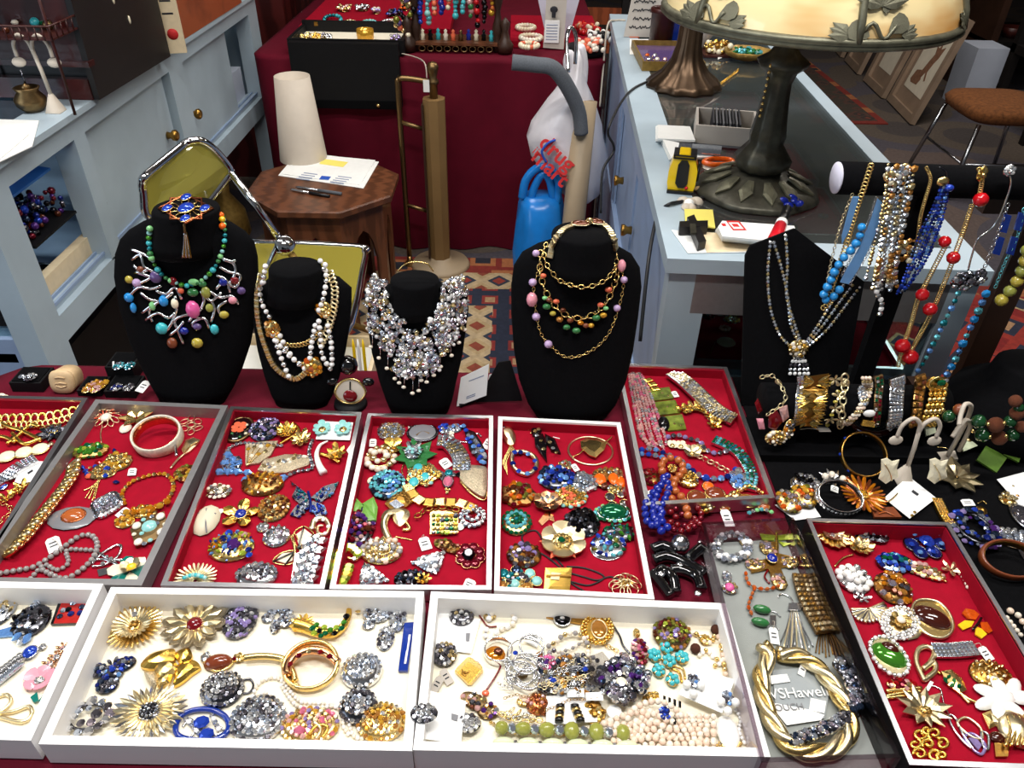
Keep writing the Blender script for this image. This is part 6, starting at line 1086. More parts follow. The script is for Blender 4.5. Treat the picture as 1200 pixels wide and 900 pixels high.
q=J('square_brooch','gold square brooch set with green and gold stones',BR,521,613);q.plate([(504,600),(537,601),(537,626),(504,628)],.004,'gold');q.scat([(508+5.2*i,604+5*j)for i in range(6)for j in range(5)],6,['g_olive','g_champ','g_emer','gold','g_smoke','g_lime','g_topaz'],dz=.006,jit=.25)
q=J('wreath_brooch','clear rhinestone wreath with dark red stones and a white disc',BR,553,607);q.clus(554,607,30,25,['g_clear','g_ice'],6,hole=.45,metal='silver').scat([(551,606),(558,604),(560,611),(553,612)],6,['g_ruby','g_red'],dz=.004).gem(539,617,9,'o_white',h=8,up=.2)
q=J('pearl_brooch','wide pearl and crystal cluster brooch with a gold ring centre',BR,446,646);q.clus(447,646,46,30,['o_pearl','g_champ','o_gpearl','g_clear','o_ppearl'],7,dome=.35,tm='bead',jit=.2).tube([(438,643),(446,636),(456,639),(455,648),(444,650)],.0012,'gold',dz=.013,closed=True,nm='ring').clus(447,643,11,8,['g_champ','g_clear'],5,dz=.011)
q=J('price_tag','white swing tag with a gold pin beside it in the fourth tray','tag',494,636);q.tag(498,637,13,15,22,(494,629));q.tube([(463,629),(473,631),(483,633)],.0012,'gold',nm='pin')
J('leaf_brooch','dark bronze leaf brooch beside the magenta flower',BR,524,640).clus(524,641,32,16,['g_olive','g_brown','g_honey','bronze'],6,shape=leafshape,rot=-25,metal='antique',jit=.3)
q=J('flower_brooch','magenta stone flower brooch with gold rims',BR,551,651);[q.gem(551+12*CO_(a),651+10.5*SI_(a),11,'g_ruby','dome',dz=.003,rim='rosegold')for a in LSP(.3,2*PI+.3,9)[:-1]];q.gem(549,649,14,'g_black','gem',h=14,dz=.006)
q=J('rhinestone_earring','triangular clear rhinestone earring, the farther of a pair in the fourth tray','earring',505,661,group='triangle rhinestone earrings');q.clus(505,660,46,30,['g_clear','g_ice','o_wpearl'],6.5,shape=tri,dome=.25,metal='silver',rot=25)
q=J('rhinestone_earring','triangular clear rhinestone earring, the nearer of a pair in the fourth tray','earring',437,676,group='triangle rhinestone earrings');q.clus(435,676,46,28,['g_clear','g_ice','o_wpearl'],6.5,shape=tri,dome=.25,metal='silver',rot=-38)
J('cluster_brooch','dark grey stone cluster with a gold claw at the front of the fourth tray',BR,484,680).clus(482,680,38,22,['g_smoke','g_black','gun','g_montana'],6,metal='gun',dome=.5).flower(496,680,20,8,'richgold',h=14,dz=.008,tilt=25)
q=J('serpent_brooch','coiled gold serpent brooch in green and gold at the front left of the fourth tray',BR,404,660);q.links([(420,650),(412,643),(402,645),(396,658),(392,674),(396,686),(404,680),(409,666)],11,'gold','band',L=.5,col=['g_lime','g_olive','g_topaz'],gs=.6,th=.5);q.tube([(422,652),(416,656),(407,654)],.003,'gold',nm='head');q.scat([(420,651),(415,655)],6,'g_clear',dz=.006)
J('price_tag','small white tag lying at the front right of the fourth tray','tag',550,686).tag(550,685,13,12,-20)
# fifth tray
q=J('tulip_brooch','gold tulip brooch ringed by a blue stone wreath',BR,605,532);q.plate([(586,506),(596,502),(604,512),(602,523),(594,522)],.005,'palegold',dome=.005,nm='bloom',smooth=True);[q.plate(p,.002,'gold',nm='leaf')for p in([(598,522),(604,528),(596,532),(590,546),(587,544)],[(600,524),(594,542),(595,558),(590,548)])];q.tube([(602,531),(616,530),(627,537),(628,548),(618,556),(606,552),(600,542)],.0042,'palegold',closed=True,nm='wreath');q.scat([(603,530),(610,530),(619,532),(627,540),(627,549),(618,555),(608,552),(601,543)],7,['g_blue','g_sapph','g_sky'],dz=.007);q.gem(589,500,10,'g_smoke',dz=.004)
q=J('parrot_brooch','black and gold enamel parrot brooch with spread tail',BR,636,519);[q.plate(p,.004,'o_blacke',dome=.003,nm=n_)for p,n_ in(([(622,502),(630,500),(635,507),(632,514),(624,512)],'head'),([(626,512),(636,510),(641,520),(640,534),(641,543),(634,534),(627,524)],'body'),([(638,510),(650,516),(657,533),(646,530),(640,520)],'wing'))];q.scat([(627,505),(631,503),(629,510),(634,516),(644,518),(648,525),(652,530),(637,526)],5,['gold','g_champ','g_clear'],dz=.009);q.tube([(619,504),(624,502),(622,508)],.0014,'gold').tube([(648,512),(656,514)],.0008,'paper',nm='price_tag',dz=.008)
q=J('leaf_bangle','thin gold bangle with a broad gold leaf charm across it','bangle',692,528);q.ring(692,528,54,.003,.003,'palegold',ry=.95);q.plate([(681,526),(680,518),(688,514),(700,514),(711,519),(708,528),(698,537),(690,534)],.002,'gold',dome=.003,dz=.006,nm='leaf').tube([(708,520),(715,514),(717,512)],.0016,'gold',dz=.007).tube([(670,536),(680,531),(684,526)],.0012,'gold',dz=.006)
J('small_pin','small crystal and red pin beside a white tag behind the blue cluster','pin',663,547).clus(662,546,16,12,['g_clear','g_champ','g_red'],5).tag(674,548,7,9,30)
J('cluster_brooch','royal and navy blue stone cluster brooch in the fifth tray',BR,652,561).clus(652,561,40,26,['g_blue','g_sapph','g_sky','g_montana'],7.5,jit=.3,metal='gun')
J('leaf_brooch','clear rhinestone leaf brooch beside the royal blue cluster',BR,684,567).clus(685,567,31,26,['g_clear','g_ice','g_clear'],6,metal='silver',jit=.25,shape=wave(3,.12))
q=J('frog_brooch','gold brooch with three bright orange cabochons',BR,715,561);q.gem(703,562,13,'o_orangee',h=13,dz=.006,rim='gold').gem(719,561,11,'o_orangee',h=13,dz=.007).gem(728,565,11,'o_orangee',h=11,dz=.006);q.clus(714,556,36,14,['gold','g_champ','g_honey','g_clear'],6,dome=.3,metal='bronze').gem(708,569,9,'g_brown',dz=.005)
J('cluster_brooch','orange and brown crystal cluster brooch at the left of the fifth tray',BR,607,581).clus(607,581,40,29,['g_orange','g_amber','g_brown','g_ruby','g_olive'],6.5,jit=.35,metal='bronze',shape=wave(7,.1))
J('filigree_brooch','oval gold filigree brooch edged with turquoise dots',BR,669,582).clus(669,582,36,24,['richgold','gold','o_coral'],4.5,dome=.25).scat([(669+18*CO_(a),582+12*SI_(a))for a in LSP(0,6.28,13)[:-1]],5,'o_aquam','dome',dz=.004)
q=J('flower_bow_brooch','pink-gold flower brooch with a crystal rim and ribbon tails',BR,641,597);q.flower(642,591,33,7,'rosegold',h=22,shape='round',tilt=22).scat([(629,586),(635,584),(641,582),(648,583),(653,586)],6,'g_clear',dz=.007);[q.plate(p,.002,'rosegold',nm='ribbon')for p in([(640,600),(646,600),(643,610),(635,617),(631,612)],[(642,600),(648,604),(650,613),(644,610)])]
q=J('mirror_earrings','cluster of small round mirrored discs with gold rims',ER,723,580);[q.gem(x,y,10,m_,'dome',h=9,up=.2,rim='gold',nm='disc')for x,y,m_ in((715,582,'g_smoke'),(728,578,'silver'),(718,592,'g_montana'),(732,590,'silver'))];q.clus(723,573,22,10,['g_champ','gold','g_clear'],5)
J('cluster_brooch','oval sea-green rhinestone brooch at the left of the fifth tray',BR,606,613).clus(605,613,34,28,['g_teal','g_emer','g_aqua','g_emer'],6,ringc=True,metal='gold',dome=.4)
J('cluster_brooch','jet black faceted cluster brooch in the fifth tray',BR,682,614).clus(682,614,40,30,['g_black','o_blacke','g_black','g_smoke'],8,jit=.35,metal='gun',dome=.5)
q=J('cabochon_brooch','large dark green oval brooch in a pale green stone border',BR,719,602);q.clus(719,603,44,20,['g_aqua','o_jadel','g_emer'],5,hole=.62,metal='silver');q.gem(719,600,31,'g_emer',h=17,dz=.006,up=.7).gem(706,599,6,'g_sapph','gem',dz=.008)
J('leaf_brooch','cluster of emerald green leaf stones below the large green oval',BR,727,625).clus(727,625,40,20,['g_emer','g_green','g_teal','g_emer'],8,tm='marq',jit=.3,metal='gun')
q=J('flower_brooch','large antique gold flower brooch with orange leaves and a green centre',BR,659,635);q.flower(659,636,50,6,'palegold',h=42,shape='round',wid=1.1,tilt=15,a0=.5).flower(659,637,50,6,'o_coral',h=42,shape='leaf',tilt=6,a0=0).clus(659,634,22,18,['g_champ','gold'],5,dz=.008,dome=.3).gem(658,632,8,'g_emer','gem',dz=.014)
J('round_brooch','round brooch of blue and green stones in a silver rim',BR,713,640).clus(713,640,40,29,['g_blue','g_emer','g_sky','g_sapph','g_aqua','g_olive'],8,metal='silver',dome=.3,tm='drop').tube([(713+21*CO_(a),641+15.5*SI_(a))for a in LSP(0,6.28,17)[:-1]],.0012,'silver',closed=True,nm='rim')
J('cluster_brooch','smoky brown and grey crystal cluster at the left of the fifth tray',BR,615,651).clus(614,651,38,28,['g_smoke','g_brown','g_honey','g_lilac','g_smoke'],7,jit=.35,metal='antique')
q=J('hoop_brooch','brooch of blue-green stones each in a gold hoop at the front of the fifth tray',BR,607,681)
for x,y in((590,672),(605,668),(621,672),(588,686),(603,684),(618,688),(629,681),(611,676)):q.gem(x,y,11,RNC(['g_montana','g_teal','o_aquam','g_honey','g_smoke']),h=10,rim='gold',dz=.004)
q.clus(607,680,38,22,['g_smoke','g_teal','gold'],6,dome=.2)
q=J('pendant_necklace','polished square gold pendant on a thin black cord',NK,655,680);q.plate([(639,668),(670,668),(667,697),(637,697)],.005,'richgold',dome=.001).plate([(640,674),(669,674),(669,676),(640,676)],.0012,'dkgold',dz=.007,nm='groove').plate([(646,671),(657,672),(655,680),(645,679)],.001,'palegold',dz=.007);q.tube([(660,668),(640,652),(618,640),(612,628),(628,622),(640,640),(660,664)],.0013,'cordb',nm='cord').tube([(662,670),(684,676),(700,680),(716,676),(736,684)],.0013,'cordb',nm='cord').tube([(664,664),(686,666),(708,676),(690,686),(668,682),(690,696)],.0013,'cordb',nm='cord')
q=J('knot_brooch','round gold knotted-loop brooch at the front right of the fifth tray',BR,733,685);[q.many('loop',[('hoop','palegold',at(733+12*CO_(a),685+9*SI_(a),ZF+.005),(.010,.008,.014),frame((.4*CO_(a),-.4*SI_(a),1),a))],True)for a in LSP(0,2*PI,9)[:-1]];q.clus(733,684,18,12,['g_brown','gold','g_champ'],6)
# upper right red tray
q=J('crystal_necklace','many-stranded pale pink crystal necklace down the left of the upper right tray',NK,752,475)
for i in range(7):q.beads([(737+i*2.2,437-(i%3)),(739+i*3.4,455),(745+i*4.2,485),(752+i*4.6,512+(i%2)*5),(766+i*2.4,521+(i%3)*3)],4.2,['g_rose','g_pink','g_clear','g_rose'],tm='gem6',cord='cordw',jit=.25,lay=.001*(i%3),seq=False)
q.plate([(736,434),(750,432),(752,439),(738,441)],.004,'silver',nm='clasp')
q=J('panel_bracelet','bracelet of yellow-green enamel panels beside the pink necklace',BC,780,478);[q.plate(p,.003,'greenmarb',nm='panel')for p in([(757,458),(784,455),(789,468),(763,471)],[(764,473),(791,470),(797,485),(771,488)],[(773,490),(799,487),(804,504),(783,506)])];q.links([(760,446),(764,450),(768,456)],9,'richgold','band',L=.8);q.gem(778,496,12,'o_blacke',h=15,dz=.004);q.scat([(766,463),(776,461),(783,464),(770,480),(782,477),(791,480),(779,500),(790,497),(798,499)],4,'gold');q.tag(791,462,7,8,20)
q=J('mesh_bracelet','wide silver-gilt mesh bracelet lying diagonally in the upper right tray',BC,822,464);q.links([(789,437),(805,449),(823,466),(841,482),(860,491)],21,'silver','mesh6',L=.14,col=['g_clear','palegold','silver','g_champ'],th=.16);q.plate([(781,438),(791,432),(797,436),(787,444)],.005,'silver',nm='clasp').plate([(850,495),(862,486),(866,491),(855,498)],.005,'silver',nm='end')
q=J('leaf_bracelet','bracelet of overlapping gold leaves winding through the upper right tray',BC,826,500)
for i,(x,y)in enumerate(walk([NPA([800,481]),NPA([815,477]),NPA([828,482]),NPA([838,494]),NPA([836,502]),NPA([824,505]),NPA([826,514])],6)[j][0]for j in range(9)):q.flower(x,y,17,5,['richgold','gold'][i%2],h=13,a0=i,tilt=20,wid=1.3)
q=J('rhinestone_collar','green rhinestone three-row collar curving down the right of the upper right tray',NK,862,540);q.links([(838,516),(852,522),(866,531),(876,545),(881,558),(878,572)],15,'silver','mesh3',L=.3,col=['g_emer','g_emer','g_aqua','g_teal'],th=.25)
J('bead_necklace','lilac and grey crystal bead strand under the gold leaves in the upper right tray',NK,820,520).beads([(783,512),(794,510),(808,514),(820,517),(826,526),(838,531),(850,529)],7,['g_lilac','g_smoke','g_aurora'],tm='gem6')
q=J('flower_bracelet','gold chain bracelet with pearl and yellow flowers in the upper right tray',BC,812,528);[q.flower(x,y,w,6,m_,h=w*.8,shape='round',tilt=20).gem(x,y,5,'gold',dz=.006,nm='centre')for x,y,w,m_ in((788,522,12,'o_ivory'),(798,523,13,'o_cream'),(811,531,19,'palegold'),(821,527,13,'gold'))];q.links([(820,535),(830,540),(840,545),(852,552)],9,'palegold','cable',L=1.1)
q=J('crystal_bracelet','blue crystal bead bracelet snaking across the upper right tray',BC,800,545);q.beads([(752,527),(764,526),(776,530),(790,536),(804,545),(814,554),(826,560),(842,561),(856,557),(862,550)],8.5,['g_blue','g_ice','g_sky','g_sapph','g_aurora'],tm='gem6',jit=.25);q.beads([(752,532),(764,533),(776,536)],8,['g_sky','g_blue','g_ice'],tm='gem6',jit=.2)
J('crystal_earring','blue crystal cluster with a gold chain at the right of the upper right tray','earring',867,562).clus(866,563,24,22,['g_ice','g_blue','g_sky','g_clear'],8,jit=.3,metal='silver').links([(876,566),(884,572),(892,578)],7,'palegold','cable')
q=J('lapis_necklace','strands of deep blue lapis beads spilling over the front of the upper right tray',NK,770,590)
for p in([(782,558),(776,566),(772,574),(768,586),(765,598),(768,612),(775,622)],[(778,560),(784,570),(781,582),(775,594),(774,608),(782,618)],[(770,572),(762,582),(756,592),(757,606),(762,616),(770,610)],[(765,590),(772,598),(778,604),(766,606)]):q.beads(p,9,['o_lapis'],gap=1.05,lay=.012)
q=J('amber_necklace','coil of brownish amber beads with a gold ball above the blue lapis strands',NK,790,555)
q.beads([(776,552),(776,542),(785,537),(796,540),(801,550),(795,559),(789,566),(792,576),(800,584),(804,594),(806,604)],9.5,['o_amberb'],lay=.008).beads([(785,560),(781,574),(787,584),(794,590)],9,['o_amberb'],lay=.008).clus(788,549,11,10,['gold','richgold'],4,dz=.01)
q=J('cherry_necklace','heap of dark cherry red glass beads below the amber coil',NK,805,600);[q.beads(p,8,['o_cherry','g_ruby','o_cherry'],lay=.005)for p in([(786,600),(796,594),(808,590),(818,596),(822,606),(812,614),(798,616),(786,612)],[(792,606),(804,602),(814,608),(806,618)],[(782,616),(794,622),(808,620),(820,614)])]
J('ruby_cluster','small round dark red bead cluster in the upper right tray',BR,762,560).clus(762,559,20,19,['g_red','o_cherry','g_ruby'],6,jit=.3,metal='bronze')
q=J('price_tag','white folded tag beside the dark red bead cluster','tag',760,578);q.plate([(753,578),(766,574),(768,578),(754,582)],.002,'paper')
J('filigree_charm','gold filigree ball charm beside the amber coil','charm',805,563).clus(806,563,24,18,['richgold','gold','dkgold'],4,jit=.4,dome=.6).clus(796,560,12,10,['gold'],4)
q=J('stone_bracelet','chunky gold bracelet of brown stones along the front of the upper right tray',BC,845,582)
for x,y,w,h,m_ in((817,584,20,17,'tortoise'),(828,592,12,10,'richgold'),(838,578,20,13,'tortoise'),(848,592,14,12,'o_amberb'),(876,587,19,14,'g_honey'),(894,590,14,14,'o_amberb'),(862,580,12,9,'gold'),(830,570,12,10,'o_orangee')):q.gem(x,y,w,m_,h=h,dz=.004,rim='gold',up=.5)
q.beads([(822,600),(834,596),(850,584),(864,576),(880,570),(894,578)],6,['gold','richgold','palegold'],cord='gold',jit=.3,lay=.004)
J('crystal_strand','pale green crystal strand against the front rim of the upper right tray',BC,892,599).beads([(878,601),(886,598),(895,597),(904,600)],6,['g_aqua','g_clear','o_jadel'],tm='gem6')
J('price_tag','white swing tag standing over the acrylic box rim','tag',852,608,.02).tag(852,607,12,20,8)
q=J('link_bracelet','bracelet of glossy black curved links on the crimson cloth beside the acrylic box',BC,793,665,-.003)
for p,r in(([(764,644),(778,640),(793,646)],.0085),([(766,656),(782,652),(800,658),(826,672)],.008),([(770,676),(775,668),(788,676),(792,694)],.008),([(786,668),(800,668),(816,676),(822,690)],.008),([(806,656),(814,648),(826,638)],.0085),([(765,670),(776,684),(786,698)],.007)):q.tube(p,r,'blackgl',n=10,nm='link')
for x,y in((822,636),(797,662),(775,672),(818,695)):q.gem(x,y,8,'silver',dz=.014,up=.4,nm='clasp')
J('silver_bead','large round silver bead beside the black link bracelet','bead',797,637,-.003).unit('bead','bead','silver',at(797,637,.767),.0145)
# acrylic box
ZF=.758
q=J('crystal_bracelet','clear crystal chip bracelet in the back left of the acrylic box',BC,857,638);[q.beads([(858+20*CO_(a)*r,640+15*SI_(a)*r)for a in LSP(0,6.28,13)[:-1]],6.5,['g_clear','g_ice','o_wpearl'],closed=True,tm='gem6',jit=.3,lay=.002*i)for i,r in enumerate((1,.8,1.08))];q.clus(872,634,11,12,['gold','g_champ'],4)
J('drop_clip','silver clip with a round pink stone in the acrylic box','clip',853,688).clus(852,676,10,14,['g_clear','g_ice'],5,metal='silver').clus(855,689,18,14,['g_clear','g_champ'],5,metal='silver').gem(855,688,10,'o_pinkb',h=9,dz=.008)
q=J('dragonfly_pin','green and gold dragonfly pin at the back of the acrylic box','pin',910,630);[q.plate(p,.0015,'g_lime',nm='wing')for p in([(909,628),(890,626),(893,633),(907,634)],[(911,628),(928,626),(930,632),(912,634)],[(908,635),(892,638),(900,641)],[(912,635),(926,638),(918,641)])];q.tube([(910,624),(910,640),(909,652)],.0018,'richgold',dz=.004,nm='body')
q=J('cross_brooch','ornate gold cross brooch with a royal blue centre stone',BR,905,660);q.plate([(900,636),(912,637),(912,650),(934,655),(934,664),(914,666),(922,686),(908,690),(900,668),(880,672),(878,662),(898,656)],.003,'dkgold');[q.clus(x,y,w,h,['g_champ','gold','g_aurora','g_rose'],5,jit=.3)for x,y,w,h in((898,642,15,15),(885,662,22,14),(925,659,20,14),(913,682,17,18),(906,650,10,10))];q.gem(905,654,11,'o_lapis',h=10,dz=.008,rim='gold')
q=J('amber_chain','Y-shaped strand of amber glass beads in the acrylic box',NK,885,690);q.beads([(874,672),(876,682),(884,688),(892,690),(902,690),(912,687)],7,['g_orange','o_amberb'],tm='drop').beads([(884,690),(880,700),(877,710),(880,718)],7,['g_orange','o_amberb'],tm='drop').tube([(900,668),(896,676),(902,684)],.0014,'o_cherry')
q=J('jade_earrings','pair of green jade drop earrings on silver hooks with a white tag',ER,895,722);[(q.unit('drop','bead','o_jade',at(x,y,ZF+.005),(.012,.0062,.006),frame((0,0,1),-.25)),q.tube([(x+11,y+2),(x+16,y+4),(x+22,y+9)],.0009,'silver',nm='hook'))for x,y in((893,714),(891,729))];q.tag(907,745,11,18,-4,(905,728)).plate([(902,722),(909,722),(909,734),(902,734)],.002,'silver',nm='clasp')
q=J('tassel_earrings','silver chain tassel earring hanging from a hook in the acrylic box','earring',930,725)
for i in range(13):q.tube([(927+.6*i,714),(922+1.6*i,735),(914+3.1*i+RNU(-2,2),755+RNU(0,14))],.001,['steel','palegold','silver'][i%3],nm='strand',n=4,k=4)
q.plate([(924,708),(937,708),(938,716),(923,716)],.003,'steel',nm='cap').tube([(930,708),(926,700),(916,696),(912,700)],.0009,'silver',nm='hook')
q=J('filigree_tassel','antique gold filigree bracelet with a tassel along the right of the acrylic box',BC,950,715);q.links([(940,676),(944,692),(950,708),(957,722),(966,738)],22,'antique','mesh4',L=.3,col=['palegold','dkgold','antique'],th=.25)
for i in range(9):q.tube([(962+i*1.2,738),(958+i*3,752),(956+i*4,764+RNU(0,8))],.001,['antique','dkgold'][i%2],nm='strand',n=4,k=4)
q.tag(941,783,8,18,-30)
q=J('gold_collar','thick twisted gold collar filling the front of the acrylic box',NK,935,820)
cp=[(893,758),(900,770),(892,790),(893,815),(902,842),(918,868),(940,882),(968,882),(990,868),(996,846),(986,822),(972,800),(956,782),(936,770),(912,768)]
Wp=[p[0]for p in q.path(cp,.008)];nW=len(Wp)
for ph in(0,PI*2/3,PI*4/3):
 V=[]
 for i,p in enumerate(Wp):
  t_=Wp[min(nW-1,i+1)]-Wp[max(0,i-1)];t_/=np.linalg.norm(t_);sd=np.cross(t_,[0,0,1.]);a=i*.33+ph;V.append(p+sd*CO_(a)*.0055+NPA([0,0,1])*(SI_(a)*.0042+.002))
 b=MB();b.tube(V,.0056,['palegold','gold','palegold'][int(ph/2)],8);q.mb('strand',b)
q=J('anti_tarnish_pouch','clear plastic pouch with grey lettering inside the gold collar','pouch',935,822);q.plate([(905,786),(948,782),(972,810),(966,842),(922,850),(908,822)],.0008,'pouch')
for w_,x,y,s in(('VSHawell',936,812,.019),('POUCH',922,829,.012)):p=at(x,y,ZF+.004);text(w_,s,'pouchtxt' if s>.015 else 'o_grey',mat4(frame((0,0,1),.08),p),q.o,'lettering',q.loc,.0002)
q.plate([(908,824),(950,832),(966,838),(962,844),(922,850),(909,834)],.0003,'pouchtxt',dz=.0025,nm='print').plate([(950,818),(968,822),(966,836),(948,832)],.0003,'pouchtxt',dz=.003,nm='print').plate([(902,792),(922,790),(926,799),(904,802)],.0006,'paper',dz=.003,nm='price_tag')
q=J('rhinestone_bracelet','chunky silver and blue-grey rhinestone bracelet lying over the gold collar',BC,975,820,.012)
for i,(x,y)in enumerate(walk([NPA(v)for v in((985,780),(997,795),(1004,815),(998,835),(980,848),(958,858),(935,866),(916,872))],7.5)[j][0]for j in range(19)):q.clus(x,y,18,15,['g_clear','g_smoke','g_ice','g_montana','g_aurora'],6.5,jit=.4,metal='gun',dome=.6)
# lower right red tray
ZF=.769
J('mum_brooch','gold chrysanthemum brooch at the back left of the lower right tray',BR,975,629).flower(975,629,38,16,'gold',h=32,tilt=12).flower(975,628,26,12,'palegold',h=22,tilt=30,dz=.005).gem(976,627,6,'g_clear','gem',dz=.01)
J('carnation_brooch','small gold carnation brooch with a curved stem',BR,1007,644).flower(1008,642,30,9,'gold',h=22,tilt=22,wid=1.3).flower(1008,640,20,8,'palegold',h=14,tilt=35,dz=.004).tube([(1000,650),(988,654),(978,664)],.0014,'gold')
J('leaf_brooch','black and silver leaf brooch at the back of the lower right tray',BR,1017,627).clus(1016,627,44,22,['g_clear','g_black','g_smoke','g_aurora'],7,tm='marq',jit=.3,metal='gun',shape=leafshape,rot=-20)
q=J('flower_brooch','bright blue flower cluster brooch with dark blue centres',BR,1086,634);[q.gem(1086+18*CO_(a),634+14*SI_(a),15,'g_sapph','gem',h=14,dz=.003,rim='gun',nm='flower')for a in LSP(.2,6.48,8)[:-1]];q.gem(1086,633,16,'g_blue','gem',h=14,dz=.006).scat([(1086+18*CO_(a),634+14*SI_(a))for a in LSP(.2,6.48,8)[:-1]]+[(1086,632)],7,['g_sky','g_blue'],dz=.011)
J('peacock_brooch','curved blue and green stone brooch like a peacock feather',BR,1048,659).clus(1047,659,46,24,['g_blue','g_emer','g_sky','g_teal','g_sapph'],7,metal='gun',jit=.25,shape=lambda a:.85-.15*SI_(a))
J('leaf_brooch','gold leaf brooch with pearls and red dots beside the blue-green feather',BR,1083,670).clus(1083,670,42,20,['g_champ','o_pearl','gold','g_rose'],6,shape=leafshape,rot=-28,jit=.3).tube([(1100,678),(1110,682)],.0016,'gold')
q=J('sprig_brooch','gold leaf sprig with a row of small pearls',BR,1122,668);q.flower(1114,668,24,5,'palegold',h=20,a0=2,tilt=18);q.beads([(1126,664),(1133,670),(1138,680),(1140,688)],6,'o_pearl',cord='gold');q.beads([(1122,668),(1130,678),(1134,688)],5,'o_pearl',cord='gold')
J('cluster_brooch','cluster of round white beads in the lower right tray',BR,1000,680).clus(1000,679,38,32,['o_white','o_wpearl','o_white','g_clear'],9,tm='bead',metal='silver',dome=.3)
J('cluster_brooch','brown aurora crystal spray brooch in the lower right tray',BR,1046,690).clus(1046,690,40,36,['g_brown','g_aurora','g_honey','g_smoke','g_amber'],7,jit=.4,metal='bronze',dome=.5)
q=J('shell_brooch','silver-gilt ribbed fan-shell brooch',BR,1020,712);[q.tube([(1018,714),(1018+22*CO_(a)*.98,715+15*SI_(a))],.0022,['palegold','silver'][i%2],nm='rib')for i,a in enumerate(LSP(-.6,3.2,17))];q.flower(1010,701,20,6,'silver',h=14,tilt=15)
q=J('rose_brooch','white bead-edged rose brooch with a golden heart and pearl',BR,1055,729);[q.beads([(1055+r*CO_(a+i),730+r*.85*SI_(a+i))for a in LSP(0,6.28,13)[:-1]],4.5,['o_wpearl','g_clear'],closed=True,lay=.002+.002*i)for i,r in enumerate((22,18,14))];q.gem(1055,730,44,'palegold',h=36,up=.15,nm='base');q.flower(1055,728,24,6,'o_orangee' if False else 'gold',h=20,shape='round',tilt=18,dz=.008).gem(1056,726,9,'o_pearl','bead',h=8,dz=.013,nm='pearl')
q=J('cabochon_brooch','dark brown oval stone brooch in a scrolled gold frame',BR,1092,725);q.plate([(1069,713),(1078,703),(1100,706),(1114,722),(1116,738),(1106,747),(1088,744),(1074,730)],.003,'gold',smooth=True);q.tube([(1069,713),(1078,703),(1100,706),(1114,722),(1116,738),(1106,747),(1088,744),(1074,730)],.0022,'palegold',closed=True,dz=.005,nm='frame');q.unit('cabochon','dome24','o_brownen',at(1092,724,ZF+.004),(.0235,.0155,.010),frame((0,0,1),-.62))
q=J('butterfly_pin','enamel butterfly pin in amber orange and yellow','pin',1143,730);[q.plate(p,.002,m_,nm='wing')for p,m_ in(([(1143,727),(1134,726),(1127,719),(1131,714),(1141,716),(1147,721)],'g_orange'),([(1141,729),(1130,728),(1122,733),(1128,739),(1138,735)],'o_yellowe'),([(1148,730),(1158,730),(1168,738),(1158,743),(1150,738)],'g_orange'),([(1143,735),(1142,744),(1150,749),(1156,744),(1150,738)],'o_yellowe'))];q.tube([(1150,724),(1146,731),(1140,738)],.0018,'o_blacke',dz=.004,nm='body')
q=J('cabochon_brooch','green and brown oval brooch in a white beaded border',BR,1042,768);q.plate([(1020,762),(1022,750),(1036,746),(1052,756),(1064,774),(1062,788),(1048,791),(1030,780)],.003,'palegold',smooth=True);q.beads([(1020,762),(1022,750),(1036,746),(1052,756),(1064,774),(1062,788),(1048,791),(1030,780)],5.5,['o_wpearl','g_clear'],closed=True,lay=.003);q.unit('cabochon','dome24','g_green',at(1042,768,ZF+.004),(.021,.0145,.009),frame((0,0,1),-.75)).__setitem__('label','bright green oval stone');q.unit('stone','dome24','o_brownen',at(1043,760,ZF+.009),(.011,.008,.006),frame((0,0,1),-.75))
q=J('leaf_pin','pale gold looped leaf pin in the lower right tray','pin',1083,774);q.tube([(1082,795),(1074,776),(1076,762),(1086,758),(1095,764),(1090,776),(1082,784),(1094,776),(1096,786),(1084,796)],.0034,'palegold',closed=True,nm='loop')
J('rhinestone_bar','rectangular clear rhinestone bar brooch',BR,1118,762).links([(1096,762),(1118,762),(1142,760)],19,'silver','mesh4',L=.26,col=['g_clear','g_ice','g_clear'],th=.2)
J('spiral_brooch','oval gold swirled rope brooch at the right of the lower right tray',BR,1160,790).clus(1160,790,44,32,['gold','palegold','dkgold','gold'],7,tm='marq',metal='dkgold',dome=.35)
q=J('price_tag','white tag on a thread beside the rhinestone bar','tag',1156,767);q.tag(1155,766,12,15,20,(1140,756))
q=J('feather_brooch','green enamel bird brooch with gold feathers',BR,1122,803);q.plate([(1102,788),(1114,786),(1126,796),(1132,810),(1124,814),(1110,804)],.003,'gold',dome=.003);q.scat([(1112,793),(1118,798),(1124,804),(1116,803),(1108,797)],9,['g_emer','o_jade'],'marq',dz=.006);q.tube([(1124,812),(1136,820),(1146,824)],.0022,'gold',nm='tail').tube([(1120,806),(1130,818),(1136,824)],.002,'gold',nm='tail').tube([(1102,790),(1098,786)],.0014,'richgold',nm='beak')
q=J('crown_brooch','gold banded brooch topped with small red stones',BR,1058,806);[q.tube([(1038,812+4*i-2*abs(i-1)),(1058,814+4*i-6),(1080,806+4*i)],.0024,'gold',nm='band_loop')for i in range(3)];q.clus(1057,802,34,14,['g_ruby','g_red','g_champ','g_rose'],7)
q=J('flower_brooch','brushed gold starry flower brooch with long pointed petals',BR,1082,830);q.flower(1082,831,58,11,'palegold',h=48,shape='leaf',wid=1.0,tilt=14).clus(1085,832,13,10,['gold','dkgold'],4,dz=.006)
q=J('flower_brooch','white enamel flower brooch of oval petals at the right edge',BR,1176,818)
